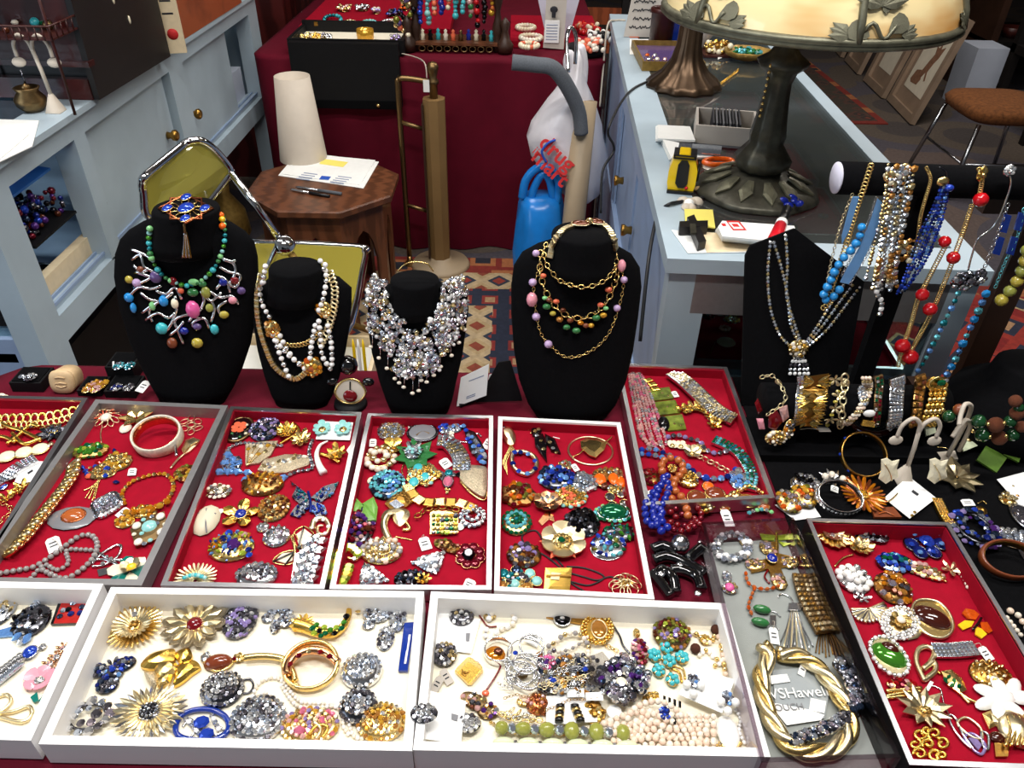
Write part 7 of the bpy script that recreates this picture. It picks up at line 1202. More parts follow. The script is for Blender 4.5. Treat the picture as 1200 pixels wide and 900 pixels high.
for a,r,w_ in((0,20,.0125),(.9,17,.011),(1.9,17,.011),(2.7,19,.011),(3.5,20,.010),(4.4,17,.011),(5.3,19,.012)):q.unit('petal','dome','o_white',at(1176+r*CO_(a)*1.1,818-r*.9*SI_(a),ZF+.004),(.0155,w_*.75,.006),frame((0,0,1),a))
q.gem(1176,816,22,'o_white',h=20,dz=.005,nm='centre')
q=J('butterfly_brooch','openwork silver and violet-blue looped brooch',BR,1136,858);[q.tube(p,.0018,m_,closed=True,nm='loop')for p,m_ in(([(1122,848),(1132,841),(1148,852),(1150,866),(1136,862)],'palegold'),([(1130,864),(1140,860),(1154,872),(1150,884),(1138,876)],'g_lilac'),([(1112,838),(1120,842),(1128,860),(1140,878),(1126,866),(1114,848)],'silver'),([(1150,858),(1158,862),(1158,878),(1152,874)],'steel'))];q.tube([(1090,803),(1102,808),(1106,824),(1112,838)],.0009,'silver',nm='thread').plate([(1084,808),(1090,798),(1094,800),(1088,810)],.0006,'paper',nm='price_tag');q.plate([(1134,866),(1142,864),(1150,874),(1146,880)],.002,'g_lilac',nm='panel')
q=J('beetle_pin','gold bow pin with a dark oval knot','pin',1167,860);q.plate([(1150,838),(1160,834),(1166,852),(1158,856)],.003,'gold',dome=.002).plate([(1156,836),(1172,842),(1172,852),(1160,850)],.003,'palegold',dome=.002).gem(1169,864,16,'o_brownen',h=13,dz=.004).plate([(1164,872),(1182,872),(1180,888),(1166,888)],.003,'dkgold')
q=J('dome_brooch','large polished gold half-dome brooch with crossed ribs at the right edge',BR,1192,855);q.gem(1192,855,40,'palegold',h=44,up=.45,nm='dome');[q.tube([(1180+i*7,838),(1184+i*6,856),(1178+i*7,874)],.002,'gold',dz=.010,nm='rib')for i in range(4)]
q=J('filigree_brooch','open gold scroll filigree brooch at the front of the lower right tray',BR,1090,872)
for x,y,r,a in((1078,860,9,0),(1095,860,9,2),(1104,872,9,4),(1096,884,9,1),(1078,884,9,3),(1072,872,8,5),(1088,872,8,2.5),(1086,856,6,1),(1104,886,7,2)):q.tube([(x+r*(1-u*.75)*CO_(a+u*7),y+r*.85*(1-u*.75)*SI_(a+u*7))for u in LSP(0,1,12)],.0022,'richgold',k=2,nm='scroll',n=6)
ZF=.756
# white tray at the lower left
ZF=.758
J('leaf_brooch','clear glass leaf brooch at the left edge of the lower left white tray',BR,4,715).clus(3,716,26,34,['g_clear','g_ice','g_champ'],8,tm='marq',jit=.3,metal='silver')
q=J('spray_brooch','grey and ice-blue crystal spray brooch in the lower left white tray',BR,35,728);q.clus(37,728,38,38,['g_smoke','g_montana','g_clear','g_black'],8,tm='marq',jit=.4,metal='gun',dome=.5).scat([(44,706,60),(50,701,50),(40,710,70),(20,746,60),(26,750,70),(32,748,80)],15,['g_ice','g_sky'],'marq',dz=.006)
q=J('enamel_pin','black-edged red enamel diamond pin with blue stones',BR,84,716);q.plate([(60,733),(72,700),(109,698),(97,732)],.003,'o_blacke').plate([(63,731),(74,702),(105,700),(94,730)],.001,'o_rede',dz=.004,nm='panel');q.scat([(86,706),(96,711),(94,718),(80,714),(74,715),(70,722),(83,719)],8,['g_ice','g_montana','g_sapph','g_black'],dz=.006)
q=J('fringe_bracelet','silver fringe brooch with a blue cabochon in the lower left white tray',BR,20,778);q.scat([(-2+5*i,794-4*i+(j*6-6),35)for i in range(6)for j in range(3)],13,['g_clear','silver','g_ice'],'marq',dz=.005);q.gem(35,764,14,'g_blue',h=14,dz=.004,rim='silver').clus(50,758,8,8,['g_clear'],4,metal='silver');q.plate([(-8,742),(14,736),(16,746),(-6,748)],.003,'g_sky')
q=J('flower_brooch','pink enamel flower brooch with a leafy silver spray',BR,50,793);q.flower(47,796,34,5,'o_pinken',h=28,shape='round',wid=1.3,tilt=14,a0=.3).clus(46,797,11,9,['g_clear','o_pearl'],4,dz=.006,metal='silver');[q.plate(p,.002,'o_tealen',nm='leaf',dz=.002)for p in([(36,818),(44,812),(46,822),(40,824)],[(46,822),(52,814),(54,828),(50,831)])];[q.flower(x,y,17,6,'rosegold',h=14,tilt=20).clus(x,y,8,7,['g_clear','g_rose'],4,dz=.004,metal='silver')for x,y in((58,778),(66,770),(74,760),(80,772),(66,785),(84,761))];q.tube([(52,816),(62,806),(66,796),(76,778)],.0016,'gold')
q=J('loop_bangle','twisted gold wire loop brooch at the front of the lower left white tray',BR,18,832);q.tube([(-6,818),(8,814),(13,822),(4,832),(-6,835)],.0022,'palegold',nm='loop').tube([(-4,836),(16,834),(34,828),(37,838),(26,846),(6,842),(-6,838)],.0024,'palegold',nm='loop')
# middle white tray
q=J('sunburst_brooch','gold sunburst brooch with a hooked centre',BR,158,736);q.flower(158,736,60,30,'gold',h=50,shape='ray',wid=.95,tilt=10).flower(158,736,46,24,'palegold',h=38,shape='ray',wid=1.2,tilt=28,dz=.006).clus(158,733,16,13,['dkgold','gold'],5,dz=.008).gem(158,719,9,'g_clear','gem',dz=.014)
q=J('daisy_brooch','large pave gold daisy brooch with a brown-red centre',BR,229,733);q.flower(229,733,68,12,'champ_pave',h=58,shape='petal',wid=.95,tilt=10).flower(229,733,58,12,'palegold',h=50,shape='petal',wid=.62,tilt=14,dz=.004).gem(228,731,17,'o_cherry',h=15,dz=.008,rim='gold')
J('leaf_brooch','smoky lilac rhinestone leaf-shaped brooch at the back of the middle white tray',BR,282,731).clus(281,731,40,50,['g_smoke','g_lilac','g_clear','g_smoke'],6.5,jit=.2,metal='gun',shape=lambda a:.85+.15*SI_(a),dome=.4)
q=J('bow_brooch','clear rhinestone four-petal bow brooch',BR,326,723);[q.clus(x,y,w,h,['g_clear','g_ice','g_smoke'],4.5,metal='silver',dome=.35)for x,y,w,h in((321,712,15,17),(336,714,18,16),(336,727,19,17),(323,734,11,17),(314,724,14,11))]
q=J('mermaid_brooch','gold and green enamel fish-tailed mermaid brooch',BR,381,730);q.tube([(346,732),(358,735),(374,741),(390,742),(402,734),(408,722),(409,714)],.0075,'richgold',taper=(1.2,.45),n=10,nm='body');q.flower(355,733,28,9,'richgold',h=22,tilt=20).flower(414,712,26,5,'gold',h=20,a0=.5,tilt=16);q.scat([(366,736),(371,732),(374,739),(380,735),(381,742),(387,738),(392,742),(394,735),(400,736),(403,729),(406,722),(368,742),(376,745)],7.5,['g_emer','g_green','g_black','g_lime'],dz=.0145)
q=J('bow_brooch','large clear rhinestone ribbon brooch at the back right of the middle white tray',BR,452,735);[q.clus(x,y,w,h,['g_clear','g_ice','g_clear','g_smoke'],5.5,metal='silver',jit=.25)for x,y,w,h in((442,718,32,22),(466,726,18,28),(452,748,18,28),(432,732,14,12))]
q=J('bar_pin','long royal blue enamel bar pin','pin',476,759);q.plate([(474,732),(486,731),(478,788),(467,788)],.004,'o_bluee',dome=.002).plate([(479,744),(481.5,744),(476,778),(473.5,778)],.0008,'o_wpearl',dz=.006,nm='inlay')
q=J('beetle_brooch','gold beetle brooch with a dark striped shell on a gold stem',BR,262,774);q.unit('body','dome24','tortoise',at(256,777,ZF+.003),(.0175,.011,.011),frame((0,0,1),.15));q.tube([(239,777),(256,768),(273,776),(256,787)],.0016,'gold',closed=True,dz=.004,nm='rim').clus(241,770,10,12,['g_clear','g_ice'],4,metal='silver').clus(280,771,14,11,['g_ruby','gold','g_champ'],5)
q=J('serpent_bangle','gold hinged bangle with an enamelled serpent arm reaching left','bangle',365,785);q.ring(365,783,66,.011,.0045,'gold',tilt=10,ry=.92,nm='band');q.tube([(286,771),(304,769),(322,770),(334,774),(342,786),(346,798)],.0042,'gold',dz=.008,nm='arm',n=9).tube([(328,770),(334,784),(341,797),(350,805)],.003,'palegold',nm='arm');q.tube([(336,790),(338,778),(348,767),(364,762),(382,765),(396,776)],.0055,'rosegold',dz=.014,nm='serpent',n=9);q.scat([(340,778),(350,768),(362,763),(375,764),(386,769)],7,['o_cherry','g_ruby','g_champ'],dz=.02)
J('loop_earring','thin silver hoop beside the round clear cluster','earring',289,804).tube([(285,797),(293,796),(297,803),(293,811),(285,813)],.0014,'gun',nm='hoop')
J('round_brooch','tiered round clear rhinestone brooch left of the serpent bangle',BR,261,808).clus(261,809,46,40,['g_clear','g_smoke','g_clear'],6,metal='gun',dome=.65,jit=.12)
q=J('pearl_strands','seed pearl strands curled around the serpent bangle',NK,380,830);[q.beads(p,5,['o_wpearl','o_pearl'],cord='cordw')for p in([(298,810),(304,800),(318,794),(330,797),(340,810),(352,822),(368,824),(384,824)],[(330,803),(338,816),(350,828),(372,829),(392,828),(402,836),(402,850),(408,860)],[(386,824),(398,830),(408,846),(414,862),(424,866)],[(296,816),(310,812),(324,818)])]
q=J('bow_brooch','yellow gold ribbon bow brooch with pave tails',BR,200,784);[q.plate(p,.005,m_,dome=.006,smooth=True,nm='loop')for p,m_ in(([(166,784),(176,770),(192,764),(206,764),(204,778),(188,786)],'richgold'),([(206,768),(222,762),(226,774),(214,782)],'richgold'),([(184,780),(202,776),(210,786),(196,798),(184,794)],'gold'),([(206,784),(226,776),(236,784),(226,792),(214,802),(204,806),(206,794)],'richgold'),([(170,790),(184,792),(186,804),(178,806)],'champ_pave'),([(184,800),(202,792),(200,802),(188,808)],'gold'))]
q=J('bee_brooch','midnight blue aurora stone bee brooch',BR,130,791);[q.clus(x,y,w,h,['g_montana','g_sapph','g_ice','g_smoke'],6,metal='gun',dome=.4,rot=r)for x,y,w,h,r in((116,786,22,16,-20),(146,778,24,16,25),(126,802,24,22,0))];q.clus(134,789,20,18,['g_sapph','g_blue','g_sky'],7,metal='gun',dome=.7).flower(132,780,16,5,'gun',h=20,tilt=24)
J('crystal_wreath','wreath brooch of large grey and clear crystals',BR,104,842).clus(104,842,54,42,['g_smoke','g_clear','g_aurora','g_clear','g_ice'],10.5,hole=.42,jit=.3,metal='gun')
q=J('daisy_brooch','silver-gilt wire daisy brooch with a beaded dome centre',BR,176,836);q.flower(176,837,78,34,'silver',h=62,shape='petal',wid=.36,tilt=7,mat2='palegold').flower(176,837,54,28,'palegold',h=44,shape='petal',wid=.4,tilt=14,dz=.004).clus(176,834,30,24,['gun','steel','silver'],4.5,tm='bead6',dome=.45,dz=.006,metal='gun')
q=J('orbit_brooch','oval royal blue enamel ring brooch with blue stones and crystal leaves',BR,237,850);q.tube([(206,852),(212,839),(228,832),(248,832),(264,840),(268,852),(262,862),(246,868),(224,867),(209,862)],.0034,'o_bluee',closed=True,nm='ring');q.gem(236,846,17,'g_blue','gem',h=14,dz=.006).gem(242,860,16,'g_blue','gem',h=14,dz=.006);q.scat([(218+3*i,842+3.4*i)for i in range(6)]+[(248+2*i,838+4*i)for i in range(5)],6,['g_clear','o_wpearl','g_ice']);q.tube([(214,852),(222,842),(230,852),(224,864)],.0013,'silver',nm='leaf').tube([(250,848),(262,856),(250,862),(246,854)],.0013,'silver',nm='leaf')
J('round_brooch','largest round clear rhinestone brooch at the front of the middle white tray',BR,303,843).clus(303,844,60,54,['g_clear','g_ice','g_clear','g_smoke'],7,metal='silver',dome=.4)
q=J('round_brooch','oval gold brooch of pink and lilac stones at the front of the middle white tray',BR,363,852);q.clus(363,851,64,42,['g_rose','g_lilac','gold','g_pink','g_topaz','palegold'],6.5,metal='gold',dome=.35);q.gem(351,855,13,'g_pink','gem',dz=.010).tube([(362,860),(372,850),(384,852),(378,864)],.0022,'richgold',dz=.014,nm='vein').tube([(368,846),(376,854),(370,866)],.002,'palegold',dz=.014,nm='vein')
J('round_brooch','domed clear rhinestone brooch, topmost of three at the right of the middle white tray',BR,424,788).clus(424,787,44,40,['g_clear','g_clear','g_ice'],7,metal='silver',dome=.6)
J('round_brooch','oval grey rhinestone brooch, middle of three at the right of the middle white tray',BR,420,829).clus(420,829,42,40,['g_clear','g_smoke','g_smoke','g_ice'],6.5,metal='gun',dome=.6)
J('round_brooch','gold and clear stone brooch, lowest of three at the right of the middle white tray',BR,447,847).clus(447,847,54,44,['g_champ','g_clear','gold','g_topaz','g_honey'],6,metal='gold',dome=.45)
# right white tray
q=J('earring_card','white card with round rhinestone earrings at the back left of the right white tray',ER,530,745);q.plate([(505,716),(563,726),(552,766),(503,760)],.0008,'card',dz=.002,nm='card');[q.clus(x,y,w,h,['g_clear','g_champ','g_smoke'],5.5,metal='gun',dome=.5,dz=.004)for x,y,w,h in((541,722,27,22),(521,767,27,27))];q.plate([(546,742),(551,742),(550,751),(546,751)],.0003,'o_grey',dz=.004,nm='slot')
q=J('earring_card','white card with two crystal flower earrings overhanging the left rim of the right white tray',ER,525,838);q.plate([(498,808),(546,822),(540,872),(494,866)],.0008,'card',dz=.012,nm='card');[q.clus(x,y,w,h,['g_clear','g_smoke','g_clear'],7,metal='gun',dome=.4,dz=z_)for x,y,w,h,z_ in((497,836,30,22,.036),(549,848,27,22,.008))];q.plate([(529,836),(537,838),(536,845),(529,843)],.0003,'o_grey',dz=.014,nm='slot')
q=J('square_pendant','yellow gold square pendant engraved with a curled sign','pendant',549,788);q.plate([(533,788),(536,784),(547,773),(551,772),(565,783),(566,788),(553,803),(548,803)],.004,'gold').plate([(536,788),(549,776),(563,785),(550,801)],.001,'o_yellowe' if False else 'richgold',dz=.005,nm='face').tube([(541,784),(543,788),(548,788),(550,786)],.0007,'dkgold',dz=.0068,nm='mark').tube([(543,791),(541,788),(545,787),(546,791),(543,791)],.0007,'dkgold',dz=.0068,nm='mark');q.links([(553,773),(558,776),(562,779)],4,'bronze','cable')
q=J('pearl_bracelet','pearl bracelet with a blue-grey crystal clasp at the back of the right white tray',BC,590,726);q.beads([(573,725),(578,717),(588,714),(598,716),(603,724),(600,732),(590,736),(582,741)],7.5,['o_wpearl','o_pearl']).beads([(570,738),(569,746),(572,752)],7,['o_wpearl']).clus(574,722,14,10,['g_ice','g_sky','g_champ'],5).tube([(551,710),(558,716),(565,726),(572,734),(582,734)],.0012,'o_cherry',nm='cord')
q=J('amber_ring','clear glass ring with an amber stone and a red cord','ring',582,764);q.gem(580,767,22,'g_amber',h=18,dz=.004).gem(584,763,10,'g_brown',dz=.012).ring(584,763,34,.012,.002,'g_clear',nm='hoop',ry=1.0).tube([(590,764),(588,774),(585,785),(576,800),(566,814)],.0013,'o_cherry',nm='cord');q.gem(569,812,8,'o_coral',dz=.002,nm='knot')
q=J('silver_bangles','tangle of thin silver hoop bangles in the right white tray','bangle',615,780)
for x,y,w,t_,l in((612,786,38,0,.004),(610,790,34,5,.006),(619,795,32,0,.008),(616,768,44,6,.008),(623,758,30,12,.010),(616,778,30,4,.012)):q.ring(x,y,w,.0025,.0022,'silver',tilt=t_,dz=l,ry=.95)
q.tag(625,748,17,15,-25).gem(612,791,12,'antique',h=9,dz=.005)
q=J('silver_chain_heap','heap of silver chains, filigree and small charms at the middle of the right white tray','chains',650,790)
for i in range(10):x,y=RNU(600,690),RNU(770,808);q.links([(x+RNU(-22,22),y+RNU(-10,10))for _ in range(5)],RNU(4,7),RNC(['silver','steel','silver','palegold']),'cable',lay=RNU(.003,.016))
q.many('charm',[(RNC(['gem','bead6']),RNC(['silver','steel','g_smoke','g_clear','g_honey','g_champ','gun','g_montana']),at(RNU(632,694),RNU(768,812),ZF+RNU(.004,.014)),RNU(.003,.0055),frame((RNU(-.4,.4),RNU(-.4,.4),1)))for _ in range(150)],False)
q.clus(641,776,20,16,['o_pinkb','g_purple','g_pink'],5,jit=.4,dz=.012,base=False).clus(658,803,14,12,['g_topaz','gold'],5,dz=.012,metal='dkgold').scat([(646,796),(649,797),(604,765),(686,784)],7,'g_blue',dz=.018)
q=J('grey_pearls','double loop of champagne grey pearls behind the chain heap',BC,665,758);q.beads([(643,757),(652,752),(658,746),(668,742),(678,743),(686,750),(690,760),(688,770),(694,780)],6.5,['o_gpearl','g_champ','o_pearl'],lay=.004).beads([(654,764),(664,762),(674,758),(682,752),(688,747)],4.5,['o_gpearl','o_pearl'],lay=.004).beads([(644,765),(652,762),(662,768),(676,768),(690,768),(700,774)],6,['o_gpearl','g_smoke','o_pearl'],lay=.008)
q=J('onyx_bracelet','flat gold bracelet with a black oval stone at the back of the right white tray',BC,655,724);q.plate([(628,716),(650,719),(650,727),(627,722)],.003,'dkgold',nm='band').plate([(667,722),(690,725),(690,734),(667,730)],.003,'dkgold',nm='band').gem(659,725,17,'g_black',h=15,dz=.004,rim='silver',up=.4).gem(659,724,5,'g_clear','gem',dz=.011)
q=J('locket_watch','round gold rope-edged pendant with a brown oval stone','pendant',702,738);[q.beads([(700+r*CO_(a),737+r*.95*SI_(a))for a in LSP(0,6.28,13)[:-1]],4.5,['gold','richgold'],closed=True,cord=None,lay=.004-i*.001)for i,r in enumerate((18,14.5))];q.gem(700,737,36,'richgold',h=32,up=.15,nm='disc').gem(702,737,16,'g_honey',h=20,dz=.008,rim='palegold',up=.4);q.links([(704,753),(712,757),(722,762)],6,'gold','cable').tube([(718,732),(726,745),(730,756),(738,766)],.0014,'gun',nm='chain')
q=J('crystal_bead_heap','heap of smoky grey faceted beads with purple glints in the right white tray','beads',730,795);q.many('bead',[(RNC(['gem','bead6','gem6']),RNC(['g_smoke','g_clear','steel','g_aurora','g_montana','g_smoke','g_clear','g_purple','silver']),at(730+30*math.sqrt(random.random())*CO_(a),795+27*math.sqrt(random.random())*SI_(a),ZF+RNU(.004,.02)),RNU(.0035,.0065),frame((RNU(-.5,.5),RNU(-.5,.5),1)))for a in LSP(0,50,190)],False);q.gem(728,800,13,'o_ivory',h=12,dz=.016).gem(720,834,16,'paper',h=15,dz=.006,nm='round_tag',up=.3);q.plate([(690,770),(706,764),(716,776),(704,806),(690,800)],.001,'bagfilm',dz=.02,nm='clear_sleeve')
J('crystal_drop','purple and pink crystal spray pin standing apart beside the grey bead heap',BR,750,757).clus(750,764,18,32,['g_ruby','g_rose','g_purple','g_pink'],5.5,jit=.35,metal='antique').clus(746,742,7,11,['g_honey','gold'],4)
J('round_brooch','domed round mossy green and brown bead brooch at the back of the right white tray',BR,787,746).clus(787,744,41,36,['g_olive','g_brown','g_ruby','g_honey','g_lime','g_lilac','g_olive'],5,jit=.3,metal='antique',dome=.6)
q=J('bead_flower','turquoise bead flower brooch with gold stems',BR,782,778)
for x,y in((781,759),(767,768),(799,771),(772,786),(788,797),(784,775)):q.clus(x,y,15,15,['o_turq'],6.5,tm='bead',dome=.5,dz=.004)
q.tube([(790,780),(800,784),(803,796)],.0016,'gold').tube([(788,784),(796,788),(799,800)],.0016,'richgold').tube([(767,768),(784,775),(799,771)],.0016,'gold').tube([(781,759),(784,776),(788,797)],.0016,'gold')
q=J('bead_chain','gold and pearl chain with two brown velvet beads in the right white tray',NK,830,745);q.beads([(810,742),(818,744),(826,752),(834,752),(838,744),(844,750),(846,762),(848,775),(850,790)],6,['o_pearl','gold','g_champ','o_ppearl']).beads([(820,768),(828,762),(836,770),(846,776),(838,780)],5.5,['o_pearl','o_wpearl','gold']).gem(815,760,11,'brown_velvet','bead',h=10,up=1,dz=.005).gem(839,738,11,'brown_velvet','bead',h=10,up=1,dz=.005).clus(826,750,13,12,['richgold','gold'],4)
q=J('earring_card','white card with white bead and blue crystal earrings in the right white tray',ER,826,808);q.plate([(812,782),(861,797),(846,836),(795,814)],.0008,'card',dz=.012,nm='card')
for x0,y0 in((812,801),(852,821)):q.clus(x0+1,y0-3,13,18,['g_ice','g_smoke','g_sky'],5,metal='silver',dz=.015);[q.unit('bead','bead','o_white',at(x0+dx,y0+dy,ZF+.020),.0052)for dx,dy in((-7,1),(1,12),(10,2))]
q=J('pearl_choker','many rows of cream-pink pearls heaped along the front of the right white tray',NK,770,845)
for i in range(8):o_=(i*5)%8;q.beads([(708+o_+i*2,848+i*4.2-((i*3)%7)),(735+o_,838+i*5+((i*5)%6)),(760+o_,834+i*5.6-((i*3)%5)),(785,838+i*5.4+((i*7)%5)),(810+o_,840+i*5.2),(836,840+i*5+((i*3)%6))],8.4-(i%3)*.5,['o_ppearl','o_pearl','o_ppearl'],lay=.002+.001*(7-i),jit=.1)
q.beads([(736,842),(742,832),(756,824),(772,822),(788,828),(798,838)],8,['o_pearl','o_ppearl'],lay=.012)
q=J('pearl_clasp','deep blue stone clasp with black bars on the heap of pearls','clasp',780,832,.012);q.clus(779,836,13,16,['g_sapph','g_blue'],4,metal='gun',jit=.1);[q.plate([(x,y),(x+3,y+1),(x+3,y+8),(x,y+7)],.002,'o_blacke',nm='bar')for x,y in((777,816),(783,818),(789,820),(795,822),(793,834),(789,842))]
q=J('pearl_brooch','large white baroque pearl in a gold claw at the right white tray corner',BR,852,862);q.gem(853,858,24,'o_white',h=38,dz=.004,up=.5,nm='pearl');q.tube([(841,876),(850,880),(862,878),(868,870)],.0028,'gold',nm='claw').flower(842,874,13,5,'gold',h=10,tilt=20);q.beads([(862,832),(868,842),(866,856),(872,870)],5,['o_wpearl'],cord='cordw')
q=J('olive_necklace','necklace of large olive green beads with clear crystals in the right white tray',NK,640,850)
for x,w,h in((588,16,13),(613,19,13),(641,19,15),(670,18,18),(699,18,18),(730,17,17)):q.unit('bead','bead','o_olivebead',at(x,853+(.04*(x-588)),ZF+.010),(w/2*.00104,h/2*.0012,.008),I3)
for x in(600,627,656,685,714):q.unit('crystal','gem','g_ice',at(x,853+.04*(x-588),ZF+.011),.006,frame((.3,-.5,1),x))
q.beads([(575,846),(582,850),(600,858),(627,859),(656,860),(685,861)],4.5,['gold','g_champ','dkgold'],jit=.3)
q=J('jadeite_necklace','row of pale green oval stones lying against the front wall of the right white tray',NK,655,871);[(q.unit('stone','bead','o_greenpale',at(x,870+.025*(x-590),ZF+.007),(.0125,.006,.006),I3),q.unit('spacer','gem6','silver',at(x+14,870+.025*(x-590),ZF+.007),.003))for x in range(590,745,29)]
q=J('charm_bracelet','charm bracelet of bronze, pink and white links in the right white tray',BC,560,825);q.clus(556,822,34,18,['g_brown','g_champ','silver','g_rose','gun'],6,rot=-30,jit=.5,dome=.3,metal='antique').clus(572,834,24,18,['g_champ','silver','g_honey','g_purple'],6,jit=.5,metal='antique');[q.links([(580+i*9,834+3*i),(590+i*9,838+(i*5)%7),(600+i*8,832+i*3)],8,['palegold','gold','steel'][i%3],'cable',lay=.004)for i in range(5)]
J('tassel_cluster','brownish pink seed bead tassel cluster right of the charm bracelet',BR,630,824).clus(631,826,27,24,['g_rose','g_brown','g_honey','copper'],4,jit=.5,metal='copper',dome=.6,tm='bead6').clus(614,822,16,12,['o_ppearl','g_rose','gold'],5,jit=.3)
q=J('earring_card','white card with two black and gold barrel earrings',ER,672,832);q.plate([(640,816),(700,812),(700,846),(640,850)],.0008,'card',dz=.006,nm='card')
for x in(656,677):[q.unit('band' if j%2 else 'barrel','cyl','gold' if j%2 else 'o_blacke',at(x+(2 if x>660 else-.5)*(2-j)*.8,846-j*4,ZF+.010),(.0052,.0052,.0042),frame((.0,-.8,.35)if False else(0,.9,.25)))for j in range(5)]
q=J('paper_slips','white paper slips lying under the silver chain heap','paper',670,808);[q.plate([(x,y),(x+20,y-1),(x+21,y+9),(x+1,y+9)],.0006,'paper',dz=.012)for x,y in((644,803),(664,808),(686,812))]
J('gold_nugget','tumbled gold nugget brooch right of the barrel earrings',BR,696,838).clus(696,836,26,22,['richgold','gold','dkgold'],6,jit=.5,dome=.5)
J('gold_chain','thin gold cable chain crossing in front of the barrel earring card',NK,660,822).links([(640,832),(655,826),(668,820),(684,820),(700,818)],4,'dkgold','cable',lay=.01).links([(592,818),(606,814),(618,816),(640,806)],4,'bronze','cable',lay=.008)
for x,y,a,lab in((523,793,35,'grey printed price tag left of the square gold pendant'),(512,802,-25,'grey printed price tag at the left wall of the right white tray')):J('price_tag',lab,'tag',x,y).tag(x,y,10,17,a,mat='signgrey')
J('gold_bead','gold ball earring in the back left corner of the right white tray','earring',514,715).gem(516,715,7,'o_pearl','bead',up=1,dz=.004).gem(510,716,8,'dkgold')
J('gold_filigree','gilt leaf spray beside the clasp of the pearl heap',BR,760,820).clus(762,818,22,14,['gold','dkgold','g_topaz'],5,rot=30,jit=.4,shape=leafshape)
# jewellery worn by the busts
def BJ(name,lab,cat,bust_,cx,cy):return T(name,lab,cat,(cx,cy),surf=bust_ if not hasattr(bust_,'bvh')else bust_.bvh)
q=BJ('coral_necklace','silver coral-branch bib necklace hung with multicoloured stones on the largest left bust',NK,B1,215,340)
q.beads([(179,268),(178,285),(181,305),(192,322),(206,330),(222,334),(240,326),(254,310),(262,290),(264,272),(261,256)],6.5,['o_jadel','o_aquam','g_green','o_turq','g_teal','o_jade'],jit=.25);q.beads([(259,252),(261,266)],8,['o_orangee','o_yellowe'])
for p in([(155,292),(166,296),(178,302)],[(156,304),(166,298),(170,312),(182,318)],[(160,318),(172,322),(186,328)],[(152,348),(164,336),(178,338),(190,334)],[(166,342),(176,350),(190,352),(204,342)],[(168,366),(178,358),(190,352)],[(180,376),(176,364),(184,356)],[(196,388),(204,374),(208,360),(206,346)],[(216,402),(210,388),(206,374),(222,368),(234,372)],[(232,386),(226,378),(240,372),(246,384)],[(222,360),(232,366),(240,352),(236,340)],[(248,350),(252,362),(248,376)],[(246,340),(258,348),(272,346),(280,356)],[(262,372),(256,360),(266,352)],[(254,322),(266,328),(270,342)],[(262,304),(274,308),(276,320),(268,334)],[(258,312),(268,318),(282,322),(278,332)],[(260,302),(272,306),(276,304)],[(158,336),(168,330),(176,326),(186,318)],[(172,374),(186,366),(198,372),(206,366)],[(184,340),(196,344),(206,336),(214,350)],[(240,344),(248,352),(260,342)],[(222,376),(228,368),(238,360)],[(200,392),(210,384),(216,376)],[(254,338),(262,330),(276,336),(280,330)],[(158,310),(166,318),(176,314)]):q.tube(p,.0028,'silver',nm='branch',n=6,k=3)
for x,y,w,h,m_ in((153,327,9,9,'o_mustard'),(153,348,11,11,'o_blueb'),(191,384,13,14,'o_turq'),(203,401,11,13,'brownb'),(232,401,12,12,'o_mustard'),(252,385,9,12,'o_turq'),(227,362,15,21,'o_pinkb'),(242,342,10,14,'o_olivebead'),(193,352,10,13,'o_blueb'),(184,324,13,14,'o_purpb'),(166,315,8,7,'brownb'),(283,340,9,9,'purple2'),(273,351,9,9,'o_pinken'),(263,368,10,9,'o_mustard'),(262,330,9,9,'o_lapis'),(227,342,12,10,'o_jade'),(213,340,7,7,'o_coral'),(204,329,9,10,'o_cherry'),(217,387,9,9,'o_lapis'),(232,382,9,8,'o_purpb'),(246,360,8,10,'o_olivebead'),(228,330,12,8,'o_jadel'),(180,358,7,10,'o_jadel'),(206,355,8,12,'o_ivory'),(162,331,10,10,'o_lilacb'),(158,360,7,12,'o_blueb'),(275,328,9,9,'o_cherry'),(238,332,9,8,'o_jade')):q.gem(x,y,w,{'brownb':'o_brownb','purple2':'o_purpb'}.get(m_,m_),'bead',h=h,dz=.004,up=.7)
p=at(218,243,B1.neckc[2]+.001);q=T('star_pendant','gold filigree star pendant with blue stones on top of the largest left bust','pendant',p,zf=B1.neckc[2]+.001)
for a in(0,PI/4):b=MB();Q=[q.P(218+CO_(t_+a)*(32 if a==0 else 26),245+SI_(t_+a)*17)[0]+NPA([0,0,.001])for t_ in LSP(0,2*PI,5)[:-1]];b.tube(Q,.0016,'copper',5,True);q.mb('star_edge',b)
for i in range(12):a=i*PI/6;q.tube([(218+9*CO_(a),245+5*SI_(a)),(218+18*CO_(a+.2),245+10*SI_(a+.2)),(218+22*CO_(a),245+12*SI_(a))],.001,'gold',k=3,nm='filigree')
q.gem(218,244,16,'g_blue',h=10,rim='gold',dz=.003);[q.gem(x,y,10,'g_blue',h=7,rim='gold')for x,y in((196,244),(240,244),(218,231),(217,256))]
q.surf=B1.bvh
for i in range(6):q.tube([(216+.5*i,272),(215.5+i*1.1,285),(214+i*2,302)],.0011,['silver','dkgold'][i%2],k=3,nm='tassel_strand')
q.tube([(216,262),(217,272)],.0024,'antique',nm='tassel_cap')
